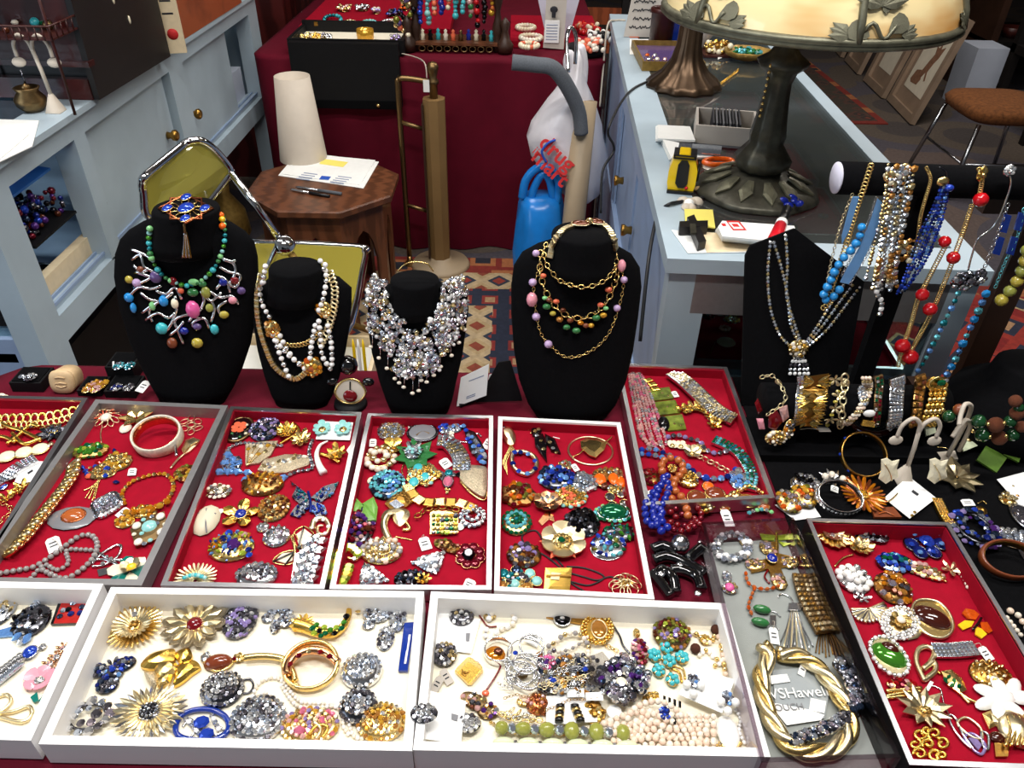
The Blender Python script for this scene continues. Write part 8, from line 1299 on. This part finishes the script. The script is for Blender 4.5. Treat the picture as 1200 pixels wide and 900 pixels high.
q=BJ('collar_necklace','pale gold rope collar with leafy clasps on the small second bust',NK,B2,350,370);q.links([(306,322),(303,345),(304,375),(312,405),(324,430),(345,443),(358,436),(368,425)],7,'palegold','band',L=.5,mat2='gold',th=.5,nm='scale').links([(386,322),(392,338),(391,360),(384,385),(376,402)],10,'palegold','curb',L=.7).links([(318,385),(330,400),(346,404),(362,400),(376,388)],8,'gold','curb',L=.7);[q.clus(x,y,w,h,['g_amber','gold','g_honey','palegold'],5,jit=.4,dome=.5)for x,y,w,h in((320,385,18,22),(379,362,17,20))];q.clus(366,429,22,24,['g_amber','gold','g_topaz','g_orange'],5.5,jit=.4,dome=.5).gem(366,429,12,'o_amberb',dz=.010)
q=BJ('pearl_necklace','triple strand of milky crystal beads with gold spacers on the small second bust',NK,B2,345,400);[q.beads(p,6.5,['o_wpearl','o_wpearl','g_clear'],cord='gold',gap=1.15,lay=.002)for p in([(311,312),(308,335),(310,355),(318,370)],[(376,310),(382,325),(380,345),(374,362)],[(322,390),(328,408),(334,425),(340,439)],[(330,392),(338,408),(348,422),(358,430)],[(326,398),(340,415),(352,424)],[(374,375),(376,395),(378,415),(386,430)],[(370,380),(366,400),(364,418)],[(384,380),(388,400),(388,425)])]
q=BJ('crystal_bib','dense bib necklace of clear crystals and pearl drops covering the third bust',NK,B3,487,385);lst=[];pl=[]
for i in range(1150):
 a=RNU(-.4,PI+.4);r=math.sqrt(RNU(.16,1));x,y=488+58*r*CO_(a),350+(92 if abs(CO_(a))<.5 else 76)*r*SI_(a)
 if((x-486)/31)**2+((y-338)/38)**2<1 or y<322:continue
 pt,n=q.P(x,y,RNU(.001,.011));s_=RNU(1.8,3.6)*pxm(pt);lst.append((RNC(['gem','gem6','bead6']),RNC(['g_clear','g_ice','g_clear','g_champ','g_aurora','silver','o_wpearl']),pt,s_,frame(n+NPA([RNU(-.5,.5),0,RNU(-.5,.5)]))))
q.many('crystal',lst,False)
for x,y in((437,405),(446,418),(455,430),(464,442),(469,447),(474,452),(484,459),(491,456),(500,446),(508,438),(516,428),(528,415),(536,400),(542,385),(479,440),(494,444),(431,385)):q.tube([(x,y-14),(x,y)],.0009,'silver',k=2,nm='drop_wire').gem(x,y,5,'o_pearl','bead',dz=.006,up=1,nm='pearl')
q.tube([(466,318),(474,310),(486,307),(500,309),(508,318)],.0012,'gold',nm='wire')
q=BJ('link_choker','pale gold choker with two oval amethyst stones on top of the large centre bust',NK,B4,684,270);q.links([(645,300),(650,284),(660,271),(672,266)],7,'palegold','band',L=.8,th=.5).links([(698,262),(708,266),(716,275),(720,290)],7,'palegold','band',L=.8,th=.5);q.gem(680,266,19,'g_brown',h=12,rim='palegold',dz=.006).gem(699,264,16,'g_brown',h=12,rim='palegold',dz=.006,ang=-30).clus(691,259,9,7,['g_clear','g_champ'],4,dome=.3)
q=BJ('gold_chain','gold cable chain lying high on the large centre bust',NK,B4,684,330);q.links([(640,288),(638,300),(645,316),(660,330),(684,336),(705,330),(718,316),(721,300)],6.5,'gold','cable',L=1.4)
q=BJ('fringe_necklace','gold link necklace fringed with green, brown and coral beads on the large centre bust',NK,B4,684,365);q.links([(634,298),(634,320),(642,345),(660,366),(680,372),(700,364),(716,342),(721,318)],9,'gold','cable',mat2='o_coral');[q.gem(x,y,d,m_,'bead',dz=.006,up=1,nm='bead')for x,y,d,m_ in((641,358,9,'o_jade'),(639,348,6,'o_jadel'),(652,352,7,'o_coral'),(648,366,7,'o_mustard'),(656,373,8,'g_honey'),(664,382,8,'o_jade'),(668,374,7,'o_brownb'),(675,386,9,'o_jade'),(680,377,7,'g_amber'),(686,380,7,'o_brownb'),(692,380,7,'g_topaz'),(698,371,9,'o_jade'),(706,368,8,'g_topaz'),(709,360,6,'o_jadel'),(703,356,7,'o_coral'),(712,338,8,'o_coral'),(637,322,7,'o_coral'),(660,362,7,'g_brown'),(644,350,7,'o_brownb'))]
q=BJ('lilac_necklace','long gold chain necklace with lilac beads on the large centre bust',NK,B4,670,400);q.links([(634,312),(626,335),(628,362),(634,390),(645,404),(664,418),(690,412),(712,392),(724,362),(730,335),(728,312)],4.5,'gold','cable',L=1.5);[q.gem(x,y,d,m_,'bead',h=h,dz=.005,up=1,nm='bead')for x,y,d,h,m_ in((629,298,8,8,'o_lilacb'),(625,330,9,9,'o_lilacb'),(624,350,12,17,'o_pinken'),(629,370,9,9,'o_lilacb'),(643,402,9,9,'o_lilacb'),(722,360,8,8,'o_lilacb'),(730,327,8,8,'o_lilacb'),(727,311,9,14,'o_pinken'))]
q=BJ('crystal_necklace','triple strand clear crystal necklace with a gold cluster pendant on the leaning board',NK,S5,935,400);[q.beads(p,4.6,['g_clear','g_ice','g_champ'],tm='gem6',cord='silver',gap=1.02)for p in([(902,284),(899,320),(902,360),(912,390),(924,404)],[(906,284),(914,310),(922,345),(926,380),(934,398)],[(920,276),(922,310),(921,345),(930,378),(936,396)],[(944,400),(958,380),(975,352),(990,330)],[(946,402),(964,380),(982,355),(998,334)],[(948,404),(968,386),(990,358),(1006,336)])];q.clus(935,408,22,22,['g_champ','g_topaz','o_pearl','gold'],4.5,dome=.4);[q.beads([(935+dx*.5,418),(935+dx,428),(935+dx*1.1,437)],5,['g_clear','o_wpearl','g_smoke'],tm='gem6')for dx in(-9,-4,1,6,10)]
# strands hanging on the black T-bar
SB=Flat((0,Yt-.0265,0),(0,-1,0));SB2=Flat((0,Yt-.032,0),(0,-1,0));SB3=Flat((0,Yt-.038,0),(0,-1,0))
q=BJ('ribbon_chain','gold curb chain with blue ribbon and turquoise beads at the left end of the T-bar',NK,SB,985,290);q.links([(1020,193),(1013,215),(1003,245),(990,290),(976,330),(968,356),(964,360)],7,'gold','curb',L=.9).links([(998,228),(985,262),(974,305),(965,350)],4.5,'palegold','cable');q.plate([(998,230),(1006,230),(994,270),(986,285),(986,275)],.002,'denim',nm='ribbon');q.beads([(1008,264),(1005,276),(998,288),(990,296),(984,304),(978,312),(974,322),(968,334),(963,345),(966,349),(974,346),(982,337)],10.5,['o_blueb'],jit=.1)
q=BJ('ribbon_chain','broad light blue ribbon edged with silver chain on the T-bar',NK,SB2,1015,280);q.plate([(1028,232),(1037,240),(1030,262),(1018,290),(1005,315),(994,332),(984,330),(990,318),(1006,290),(1018,262)],.0015,'denim',nm='ribbon');q.links([(1026,232),(1016,262),(1002,292),(986,322)],3.8,'silver','cable').links([(1038,240),(1030,266),(1018,294),(1004,318),(996,332)],3.8,'silver','cable')
q=BJ('crystal_strands','mass of clear and champagne crystal strands at the middle of the T-bar',NK,SB3,1040,270)
for i in range(9):
 x=1036+i*3.4;q.beads([(x+4+(i%3),192+(i*5)%9),(x+1,225),(x-6,260),(x-16+(i%2)*4,300+(i*7)%20),(x-22+(i%3)*4,325+(i*11)%16)],5.2+(i%3),[['g_clear','g_champ','o_cream'],['g_clear','g_ice','silver'],['g_champ','g_clear','g_honey']][i%3]if i>1 else['g_champ','gold','g_clear'],tm='gem6',jit=.4,lay=.001*(i%3),seq=False)
q.clus(1045,205,18,20,['g_champ','o_cream','g_clear'],6,jit=.5,dome=.4).clus(1058,200,18,18,['g_clear','o_wpearl','g_ice'],6,jit=.5,dome=.4)
q.beads([(1030,322),(1026,340),(1032,352),(1030,366)],7,['g_clear','o_wpearl'],tm='gem6')
q=BJ('gold_strand','single fine gold curb chain hanging between the crystal and blue strands',NK,SB2,1075,250);q.links([(1085,196),(1090,210),(1084,232),(1078,255),(1074,285),(1066,305)],4.2,'gold','curb',L=.9);q.clus(1062,292,26,30,['g_champ','g_honey','g_clear','o_cream'],7,jit=.5,dome=.2,base=False)
q=BJ('blue_strands','royal blue crystal bead strands hanging on the T-bar',NK,SB3,1085,280)
for i in range(6):q.beads([(1110-i*1.5,218),(1106-i*3,245),(1098-i*4,270),(1086-i*4.5,300+i*2),(1070-i*3,325+(i*5)%14),(1058-i*1.5,336+(i*3)%8)],4.6,[['g_blue','g_sapph'],['g_sky','g_blue','g_ice'],['g_sapph','g_montana','g_blue']][i%3],tm='gem6',jit=.35,seq=False)
q.gem(1104,212,13,'gold',h=11,nm='clasp').gem(1111,219,10,'g_blue','bead',up=1,dz=.004);q.tube([(1100,196),(1108,200),(1110,212)],.0014,'gun',nm='cord')
q=BJ('cherry_bead_necklace','long gold rope necklace with large red beads on the T-bar',NK,SB,1120,280)
for p in([(1146,197),(1150,208),(1147,228)],[(1138,240),(1130,265),(1121,290),(1112,315),(1100,345),(1088,372),(1070,405),(1058,425)],[(1110,282),(1098,305),(1085,330),(1075,350),(1068,375),(1058,405),(1052,428)]):q.links(p,5.5,'gold','curb',L=.7)
for x,y,d in((1147,232,16),(1105,281,13),(1115,300,14),(1079,343,14),(1088,360,15),(1056,403,16),(1065,416,17)):q.gem(x,y,d,'o_redbead','bead',h=d,dz=.006,up=1,nm='bead')
q.clus(1150,203,11,18,['richgold','gold'],5,jit=.4)
q=BJ('snake_chain','thin silver snake chain with a crystal bow cluster on the T-bar',NK,SB2,1150,280);q.tube([(1178,196),(1184,212),(1178,235),(1168,258),(1158,270),(1145,280),(1138,300),(1134,316)],.0016,'silver',nm='chain').clus(1182,199,13,14,['g_clear','o_wpearl'],5,metal='silver').clus(1128,328,26,22,['g_clear','g_smoke','silver'],6,jit=.5,metal='gun').clus(1146,324,16,22,['g_smoke','g_clear'],6,jit=.5,metal='gun')
SP=Flat((0,1.118,0),(0,-1,0))
q=BJ('link_necklace','silver link necklace with dark blue panels hung at the right of the T-bar',NK,SB,1175,290);q.links([(1180,240),(1170,270),(1160,295),(1152,315)],6,'silver','cable').links([(1199,245),(1192,275),(1178,305),(1166,335)],5,'g_aqua','cable');[q.plate([(x,y),(x+8,y+2),(x+2,y+22),(x-6,y+20)],.003,'o_bluee',nm='panel')for x,y in((1176,250),(1168,276),(1193,248),(1184,276))]
q=BJ('aqua_strand','strand of translucent aqua glass drops hanging by the brown stand, left of two',NK,SB,1100,375);q.beads([(1121,342),(1114,358),(1106,373),(1098,390),(1090,405),(1080,424),(1074,432)],8,['g_aqua','g_teal','g_sky'],tm='gem',gap=1.25,jit=.25)
q=BJ('aqua_strand','strand of bright blue crystal drops on the brown stand, right of two',NK,SP,1130,390);q.beads([(1153,342),(1146,358),(1138,375),(1128,396),(1118,418),(1108,436)],9.5,['o_blueb','g_sky','g_aqua'],tm='gem',gap=1.2,jit=.25)
q=BJ('olive_strand','large yellow-green bead strand at the right edge beside the brown stand',NK,SB,1190,320);q.beads([(1200,290),(1196,308),(1188,326),(1176,342),(1170,348)],15,['o_olivebead','o_mustard'],cord='gold')
# bracelets on the roll
class Cyl:
 def ray_cast(s,o,d):
  o=NPA(o);d=NPA(d);oy,oz=o[1]-Yr,o[2]-RZr;A=d[1]**2+d[2]**2;B=oy*d[1]+oz*d[2];C_=oy*oy+oz*oz-RRr**2;D=B*B-A*C_
  if D<0:return(o+d*((Yr-RRr*.3-o[1])/d[1]),NPA([0,-1,.2]))
  p=o+d*((-B-math.sqrt(D))/A);return(p,NPA([0,p[1]-Yr,p[2]-RZr])/RRr)
SY=Cyl();SYf=Flat((0,Yr-.036,RZr-.03),(0,-1,.15))
q=BJ('charm_bracelet','gold charm bracelet with wine red petals at the left end of the roll',BC,SY,905,480);q.links([(893,441),(905,440),(914,452),(920,466),(914,475),(900,484)],6,'palegold','cable');q.surf=SYf;[q.plate(p,.002,m_,dome=.003,nm='petal')for p,m_ in(([(900,486),(910,480),(917,492),(908,504),(900,500)],'o_cherry'),([(884,472),(888,466),(893,480),(888,484)],'o_cherry'),([(886,490),(894,490),(896,502),(889,502)],'o_pinken'),([(912,478),(922,474),(924,488),(917,494)],'g_rose'))];q.clus(909,512,24,20,['g_champ','o_pearl','gold'],5,jit=.4,tm='bead6',dome=.4).clus(924,502,12,26,['g_smoke','g_champ','g_clear','g_amber'],5,jit=.4)
def wrap(name,lab,x,w,dx,style,mat,**k):q=BJ(name,lab,BC,SY,x,470);q.links([(x+dx,441),(x+dx*.9+1,452),(x+dx*.5,468),(x+dx*.2,484),(x-dx*.3,497)],w,mat,style,**k);return q
wrap('rhinestone_bracelet','clear rhinestone line bracelet on the roll beside the gold leaf cuff',933,8,4,'mesh2','silver',L=.5,col=['g_clear','g_ice'],th=.3)
q=BJ('leaf_cuff','broad gold cuff of overlapping ridged leaves on the roll',BC,SY,953,468)
q.links([(956,442),(955,452),(952,468),(948,484),(944,497)],30,'dkgold','plain',L=.2,th=.03,nm='plate',dz=.001)
for j in range(7):
 for i in range(5):
  for s_ in(-1,1):p,n=q.P(955+s_*2-j*1.6,446+j*8.2,.004);q.unit('leaf','leaf','richgold' if(i+j)%3 else 'gold',p,(.023,.013,.022),frame(n,0,NPA([s_,0,0])*(.8)+NPA([0,0,.55-.28*i])))
q=wrap('leaf_bracelet','pale gold leaf and pearl bracelet on the roll right of the gold cuff',985,10,4,'cable','palegold');[q.flower(x,y,17,5,'palegold',h=14,tilt=18,a0=x).gem(x-4,y+7,5,'o_mustard','bead',up=1)for x,y in((978,444),(985,453),(982,464),(978,478),(973,490))]
q=BJ('pearl_bracelet','three-row champagne pearl bracelet with a crystal bar on the roll',BC,SY,1006,470);[q.beads([(1010+i*4,442),(1012+i*4,456),(1008+i*3,472),(998+i*3,486),(984+i*4,496)],5,['o_ppearl','g_champ','o_pearl'])for i in range(3)];q.clus(1011,464,11,26,['g_clear','g_ice'],4,metal='silver',dome=.3)
wrap('crystal_bracelet','narrow bracelet of green, red and brown crystals on the roll',1026,9,3,'mesh2','antique',L=.55,col=['g_ruby','g_emer','g_clear','g_brown'])
q=wrap('rhinestone_bracelet','wide grid bracelet of clear baguette stones on the roll',1046,17,3,'mesh4','silver',L=.24,col=['g_clear','g_ice','g_clear'],th=.3)
q=wrap('bead_bracelet','bracelet of dark bronze pearls and brown stones on the roll',1071,12,6,'mesh2','bronze',L=.6,col=['g_honey','o_brownb','dkgold'])
q=BJ('bead_bracelet','four-row gold ball bracelet with a green stone clasp at the right end of the roll',BC,SY,1095,465);[q.beads([(1090+i*5.5,455),(1088+i*5.3,468),(1083+i*5.2,482),(1078+i*5,494)],7,['richgold','gold'])for i in range(4)];q.gem(1097,448,24,'richgold',h=17,dz=.004,up=.3,nm='clasp').tube([(1086,448),(1097,440),(1108,448),(1097,456)],.0018,'gold',closed=True,dz=.007,nm='rim').gem(1099,445,10,'g_emer','gem',h=8,dz=.012).gem(1105,443,6,'g_clear','gem',dz=.010)
q=T('price_tag','silver grey price tag on a white thread below the gold cuff','tag',(958,503),zf=.80);q.plate([(957,500),(970,501),(974,506),(960,506)],.0008,'signgrey',nm='tag').tube([(938,503),(948,502),(958,503)],.0008,'cordw',nm='thread')
q=T('spiral_bangle','dark spiral bangle below the pearl bracelet at the front of the roll base','bangle',(1020,503),zf=.768);q.tube([(996,492),(1004,502),(1020,508),(1036,507),(1048,500)],.0055,'o_brownen',n=8);q.links([(998,494),(1010,505),(1028,508),(1046,502)],10,'gun','curb',L=.4,lay=.001)
q=T('shell_charm','gold and white shell charm hanging below the roll','charm',(1018,490),surf=SYf);q.gem(1018,483,14,'o_white',h=9,dz=.004).plate([(1010,490),(1024,492),(1023,499),(1008,497)],.004,'richgold',nm='base')
def rimst(q,m_,n,tilt,ry=1.0):q.many('stone',[('gem',m_,q.rc+NPA([0,0,q.rrad*SI_(RAD_(tilt))*.98])+q.rR@NPA([q.rrad*CO_(a),ry*q.rrad*SI_(a),0]),.003,frame(q.rR@NPA([CO_(a),SI_(a),.1])))for a in LSP(0,2*PI,n+1)[:-1]],False)
# on the black velvet cloth
ZF=.753
c=B6c;q=T('bead_necklace','glossy green and rough brown bead necklace with green squares on the low bust',NK,(c[0],c[1]-.1,.8))
for x,y,w,m_ in((1112,488,15,'o_dkgreen'),(1124,480,14,'o_brownb'),(1147,494,17,'o_dkgreen'),(1167,498,19,'rough'),(1184,494,15,'o_dkgreen'),(1151,510,17,'o_dkgreen'),(1171,513,18,'rough'),(1187,510,15,'o_dkgreen'),(1192,484,17,'rough'),(1190,470,15,'rough'),(1197,500,14,'rough'),(1194,478,12,'o_dkgreen')):p=aty(x,y,c[1]-.118);q.unit('bead','bead','rustbead' if m_=='rough' else m_,p,w/2*pxm(p))
for x,y in((1158,497),(1160,512),(1179,511),(1140,505),(1105,480),(1177,496)):p=aty(x,y,c[1]-.125);q.unit('spacer','bead','gold',p,.0032)
S6=Flat(at(1165,545,.757),(0,-.5,1));q.surf=S6
for p in([(1155,522),(1178,538),(1166,555),(1143,540)],[(1178,520),(1196,530),(1192,543),(1174,534)],[(1189,515),(1203,510),(1203,528),(1190,526)],[(1090,485),(1103,487),(1103,496),(1087,499)]):q.plate(p,.004,'o_greenpl',nm='square')
q=earring_tree('white two-armed earring stand in front of the bracelet roll',at(1057,562,.7535),.075,'vinyl');q.surf=Flat((0,q.loc[1]-.012,.83),(0,-1,.2))
E_=lambda lab,p,**k:T('leaf_earring',lab,'earring',p,**k)
SE=Flat((0,at(1057,562,.7535)[1]-.016,.82),(0,-1,.25))
for x,y,lab in((1041,552,'carved cream leaf earring on the left arm of the front earring stand'),(1098,552,'carved cream leaf earring on the right arm of the front earring stand')):q=E_(lab,(x,y),surf=SE);q.plate([(x-9,y-14),(x-2,y-16),(x+4,y-12),(x+12,y-14),(x+9,y-4),(x+11,y+6),(x+2,y+10),(x-4,y+14),(x-12,y+8),(x-9,y-2)],.002,'o_ivory',dome=.003,nm='leaf');q.tube([(x-6,y-10),(x,y),(x+2,y+9)],.0008,'palegold',dz=.006,nm='vein')
b0=at(1118,535,.7535);q=T('earring_stand','white curved earring stand seen edge-on in front of the low round bust','stand',b0)
for p in([(1110,535),(1124,510),(1134,490),(1138,476),(1131,474),(1126,486),(1124,498)],[(1124,528),(1132,512),(1137,498),(1132,492),(1124,500),(1116,512)]):b=MB();b.tube(catmull([aty(x,y,b0[1]-.01*i)for i,(x,y)in enumerate(p)]),.0035,'vinyl',8);q.mb('arm',b)
q.mb('base',MB().prism([at(x,y,.7535)for x,y in((1096,532),(1118,530),(1122,540),(1100,542))],.004,'vinyl'))
for p,lab in(([(1082,498),(1094,500),(1096,508),(1084,512)],'pale green square earring left of the edge-on earring stand'),([(1136,512),(1150,521),(1128,530),(1124,520)],'pale green square earring right of the edge-on earring stand')):q=T('square_earring',lab,'earring',p[0],surf=Flat(at(1115,538,.756),(0,-.5,1)));q.plate(p,.003,'o_greenpale',nm='square').gem(sum(a for a,_ in p)/4,sum(b_ for _,b_ in p)/4-4,6,'gold','bead')
q=J('hinged_bangle','gold hinged bangle engraved with blue leaning in front of the bracelet roll','bangle',1008,545);q.ring(1007,545,54,.012,.003,'dkgold',tilt=38,n=40);rimst(q,'g_blue',8,38)
q=J('leaf_brooch','large pale gold maple leaf brooch below the right carved earring',BR,1122,558);q.flower(1121,560,48,9,'palegold',h=40,shape='leaf',wid=1.4,tilt=12).tube([(1103,540),(1112,548),(1122,560)],.0014,'gold').tag(1134,589,16,8,8)
q=J('wire_hoop','thin gold wire hoop earring behind the maple leaf brooch','earring',1112,540);q.tube([(1098,524),(1110,526),(1116,538),(1114,548)],.001,'gold',nm='hoop').scat([(1106,546),(1112,548),(1108,552)],6,'o_pearl','bead')
q=J('flower_brooch','rust and amber sunflower brooch on the black cloth',BR,1011,582);q.flower(1011,582,46,26,'copper',h=42,shape='ray',wid=1.1,tilt=10,mat2='g_amber').clus(1010,580,14,11,['richgold','g_topaz'],4,dz=.006).flower(1032,586,14,5,'richgold',h=10)
q=J('earring_card','square white earring card standing on its corner on the black cloth','card',1065,580);q.plate([(1064,558),(1097,584),(1066,608),(1036,584)],.0008,'card',dz=.006,nm='card').plate([(1070,574),(1077,579),(1075,581),(1068,576)],.0003,'ink',dz=.008,nm='slot').tube([(1040,588),(1046,584),(1052,578)],.001,'gold',dz=.009,nm='pin').scat([(1072,600),(1069,604)],4,'richgold',dz=.009)
q=J('rhinestone_bracelet','silver rhinestone bangle standing open on the black cloth',BC,984,590);q.ring(981,590,56,.012,.003,'silver',tilt=22,tdir=(1,.3,0),ry=.75);rimst(q,'g_clear',34,22,.75)
q=J('flower_earrings','orange crystal flower earrings on a white card by the acrylic box',ER,925,585);q.plate([(908,592),(948,586),(962,606),(932,610)],.0008,'card',nm='card',dz=.001);[q.clus(x,y,27,26,['g_topaz','g_orange','g_clear','g_olive','g_aurora'],7,jit=.3,dome=.5,dz=.006)for x,y in((924,588),(942,582))]
J('stone_brooch','silver rhinestone and black stone brooch behind the orange flower earrings',BR,940,565).clus(944,566,30,20,['g_black','g_clear','g_smoke'],6,jit=.3,metal='silver',rot=-15).tube([(928,572),(928,562),(938,557)],.003,'silver')
q=J('pearl_spray','silver leaf spray brooch with three pearls beside the gold hinged bangle',BR,977,560);q.flower(976,562,34,7,'steel',h=20,shape='leaf',tilt=14);[q.gem(x,y,7,'o_pearl','bead',up=1,dz=.007)for x,y in((967,558),(975,556),(988,561))];q.tag(978,573,9,8,-20)
q=J('brown_plaque','flat reddish brown carved plaque under the white card on the black cloth',BR,1038,602);q.plate([(1020,597),(1046,596),(1056,608),(1024,608)],.004,'o_brownb').tube([(1030,602),(1038,600),(1048,604)],.001,'o_amberb',dz=.007)
J('gold_chain','chunky gold mesh chain lying beside the white card on the black cloth',BC,1103,598).links([(1098,586),(1102,594),(1108,606),(1114,614)],12,'richgold','mesh4',L=.3,col=['gold','richgold'],th=.4)
q=J('crystal_wreath','wreath of violet and navy crystals on the black cloth beside the lower right tray',BR,1140,622);q.clus(1141,622,48,46,['g_purple','g_sapph','g_lilac','g_montana','g_blue','g_ice'],7,hole=.5,jit=.4,metal='gun')
q=J('drop_earring','small gold drop earring on the black cloth above the violet crystal wreath','earring',1152,600);q.gem(1150,599,11,'dkgold','bead',h=10,up=.8).tube([(1146,590),(1152,587),(1156,591)],.0012,'gold',nm='hook').tube([(1151,606),(1155,612),(1158,616)],.001,'gold',nm='hook')
q=J('earring_card','white card with gold filigree earrings at the right edge of the black cloth',ER,1190,580);q.plate([(1168,562),(1206,552),(1212,592),(1196,594)],.0008,'card',nm='card',dz=.006);q.clus(1184,586,24,14,['g_champ','g_honey','palegold'],5,jit=.4).tube([(1174,580),(1180,575),(1192,580),(1190,586)],.0018,'gold',nm='hoop').clus(1186,572,12,7,['gold','g_champ'],4)
J('glass_pendant','dark smoky oval glass pendant at the right edge below the filigree earrings','pendant',1198,608).gem(1200,606,22,'g_smoke',h=28,rim='steel')
J('leaf_brooch','clear rhinestone fan brooch at the right edge on the black cloth',BR,1188,630).clus(1188,632,44,22,['g_clear','g_ice','g_clear'],6,jit=.3,metal='silver',rot=-20).plate([(1192,644),(1196,640),(1203,652),(1199,656)],.002,'silver')
q=J('tortoise_bangle','reddish brown bangle lined in gold at the right edge on the black cloth','bangle',1180,662);q.ring(1180,662,70,.013,.005,'o_brownb',tilt=16,ry=.7);q.ring(1180,662,62,.011,.001,'dkgold',tilt=16,nm='lining',dz=.001,ry=.7)
J('pearl_strand','strand of pale pearls at the right edge on the black cloth',NK,1193,720).beads([(1184,716),(1192,720),(1198,728),(1204,736)],8,['o_ppearl','o_pearl']).beads([(1180,724),(1188,734),(1196,744)],6,['o_pearl'])
# boxes at the left end of the table
ZF=.7505
def jbox(lab,x0,x1,y1,dep,h,z=.7505,lid=True):
 p0,p1=at(x0,y1,z),at(x1,y1,z);t=T('ring_box',lab,'box',((p0[0]+p1[0])/2,p0[1]+dep/2,z));a,b_=p0,NPA([p1[0],p0[1]+dep,z+h])
 t.mb('base',MB().box(a,b_,'boxblack'));t.mb('rim',MB().box((a[0]+.004,a[1]+.004,z+h),(b_[0]-.004,b_[1]-.004,z+h+.002),'velvet'));t.zf=z+h+.002;return t
q=jbox('black box with a crystal ring and stud, leftmost at the back left of the table',15,52,459,.05,.020);q.gem(25,441,6,'g_ice','gem').clus(36,443,14,9,['g_clear','g_smoke'],4,hole=.4,metal='silver')
q=jbox('flat black box with pink and gold plaques, second black box from left',92,120,464,.045,.012);[q.clus(x,453,11,16,['g_topaz','g_rose','g_honey'],5,dome=.3,rot=-20)for x in(107,117)]
q=jbox('black box of silver rings in front, right of the pink plaques',124,160,466,.05,.014);[q.clus(x,455,12,9,c_,4,hole=.4,metal='silver')for x,c_ in((137,['g_clear','g_sapph']),(151,['g_clear','g_smoke']))];q.tag(168,453,10,16,-15)
q=jbox('black box of aqua earrings standing behind the ring boxes',128,160,446,.05,.03);[q.clus(x,429,11,9,['g_aqua','g_teal','g_ice'],4,metal='silver')for x in(139,152)];q.plate([(132,424),(134,424),(134,432),(132,432)],.001,'paper')
p=at(75,462,.7505);q=T('carved_box','round carved tan wooden box with a face-like carving','box',p);R=frame((0,-1,.25),0);n=24
so=lambda r,z:[p+NPA([0,.012,.021])+R@NPA([r*np.sign(CO_(a))*abs(CO_(a))**.7,r*1.0*np.sign(SI_(a))*abs(SI_(a))**.7,z])for a in LSP(0,2*PI,n+1)[:-1]]
b=MB();b.loft([so(.02,-.03),so(.021,-.006),so(.021,.0)],'carved');q.mb('body',b);b=MB();b.loft([so(.0215,.0005),so(.0225,.004),so(.021,.008),so(.012,.009),so(.003,.0085)],'carved');q.mb('lid',b)
o_=p+NPA([0,.012,.021]);[q.mb('relief',MB().tube([tuple(o_+R@NPA([x,y,.0095]))for x,y in pts],.0016,'carved',6))for pts in([(-.009,.009),(0,.011),(.009,.009)],[(-.009,-.006),(0,-.009),(.009,-.006)],[(-.01,-.002),(0,0),(.01,-.002)])]
p=at(411,474,.7505);q=T('cameo_stand','gold oval stand with a red stone and black ball between small busts','display',p);b=MB();b.lathe([(.001,0),(.03,0),(.028,.008),(.001,.009)],'boxblack',p,24);q.mb('base',b);S7=Flat((0,p[1]-.012,.76),(0,-1,.35));q.surf=S7
q.gem(411,458,34,'vinyl',h=28,nm='face',up=.12,dz=.002).tube([(393,459),(400,447),(411,443),(422,447),(429,459),(422,469),(411,472),(400,469)],.002,'gold',closed=True,nm='rim',dz=.004).gem(411,463,15,'o_cherry',h=14,dz=.005,up=.4,nm='stone').tube([(411,446),(411,456)],.0014,'o_blacke',nm='bar',dz=.005);q.unit('ball','bead','blackgl',aty(408,428,p[1]+.015),.0175);q.gem(389,446,13,'o_blacke','bead',up=.8).gem(432,447,13,'o_blacke','bead',up=.8)
def lean(name,lab,cat,pts,Y,mat,th=.0012,dy=.02):t=T(name,lab,cat,aty(pts[0][0],pts[0][1],Y));Q=[aty(x,y,Y+dy*((max(v for _,v in pts)-y)/50))for x,y in pts];m_=min(v[2]for v in Q);Q=[v+NPA([0,0,.7512-m_])for v in Q];b=MB();n_=np.cross(Q[1]-Q[0],Q[2]-Q[0]);n_/=np.linalg.norm(n_);n_=n_ if n_[1]<0 else-n_;b.prism(Q,th,mat,0,n_);t.mb('card',b);return t,Q,n_
q,Q,n_=lean('business_card','pale blue-white printed card leaning between the third and centre busts','card',[(535,471),(570,458),(573,421),(540,437)],1.085,'card')
for u,v,w_ in((.3,.75,.5),(.3,.2,.3),(.3,.14,.3)):a_=Q[0]+(Q[1]-Q[0])*u+(Q[3]-Q[0])*v;e_=(Q[1]-Q[0])*w_;f_=(Q[3]-Q[0])*.035;b=MB();b.prism([a_+n_*.0013,a_+e_+n_*.0013,a_+e_+f_+n_*.0013,a_+f_+n_*.0013],.0002,'inkgrey',0,n_);q.mb('line_of_writing',b)
lean('business_card','second pale card half hidden behind the printed card','card',[(568,460),(578,456),(583,424),(573,428)],1.10,'card')
b=MB();b.prism([at(x,y,.7512)for x,y in((535,473),(576,455),(578,461),(540,478))],.006,'boxblack');solo('card_holder','black holder strip under the leaning pale cards','holder',b)
q,Q,n_=lean('black_booklet','black printed booklet leaning against the centre bust','booklet',[(558,480),(612,478),(598,432),(584,434)],1.10,'boxblack',.004)
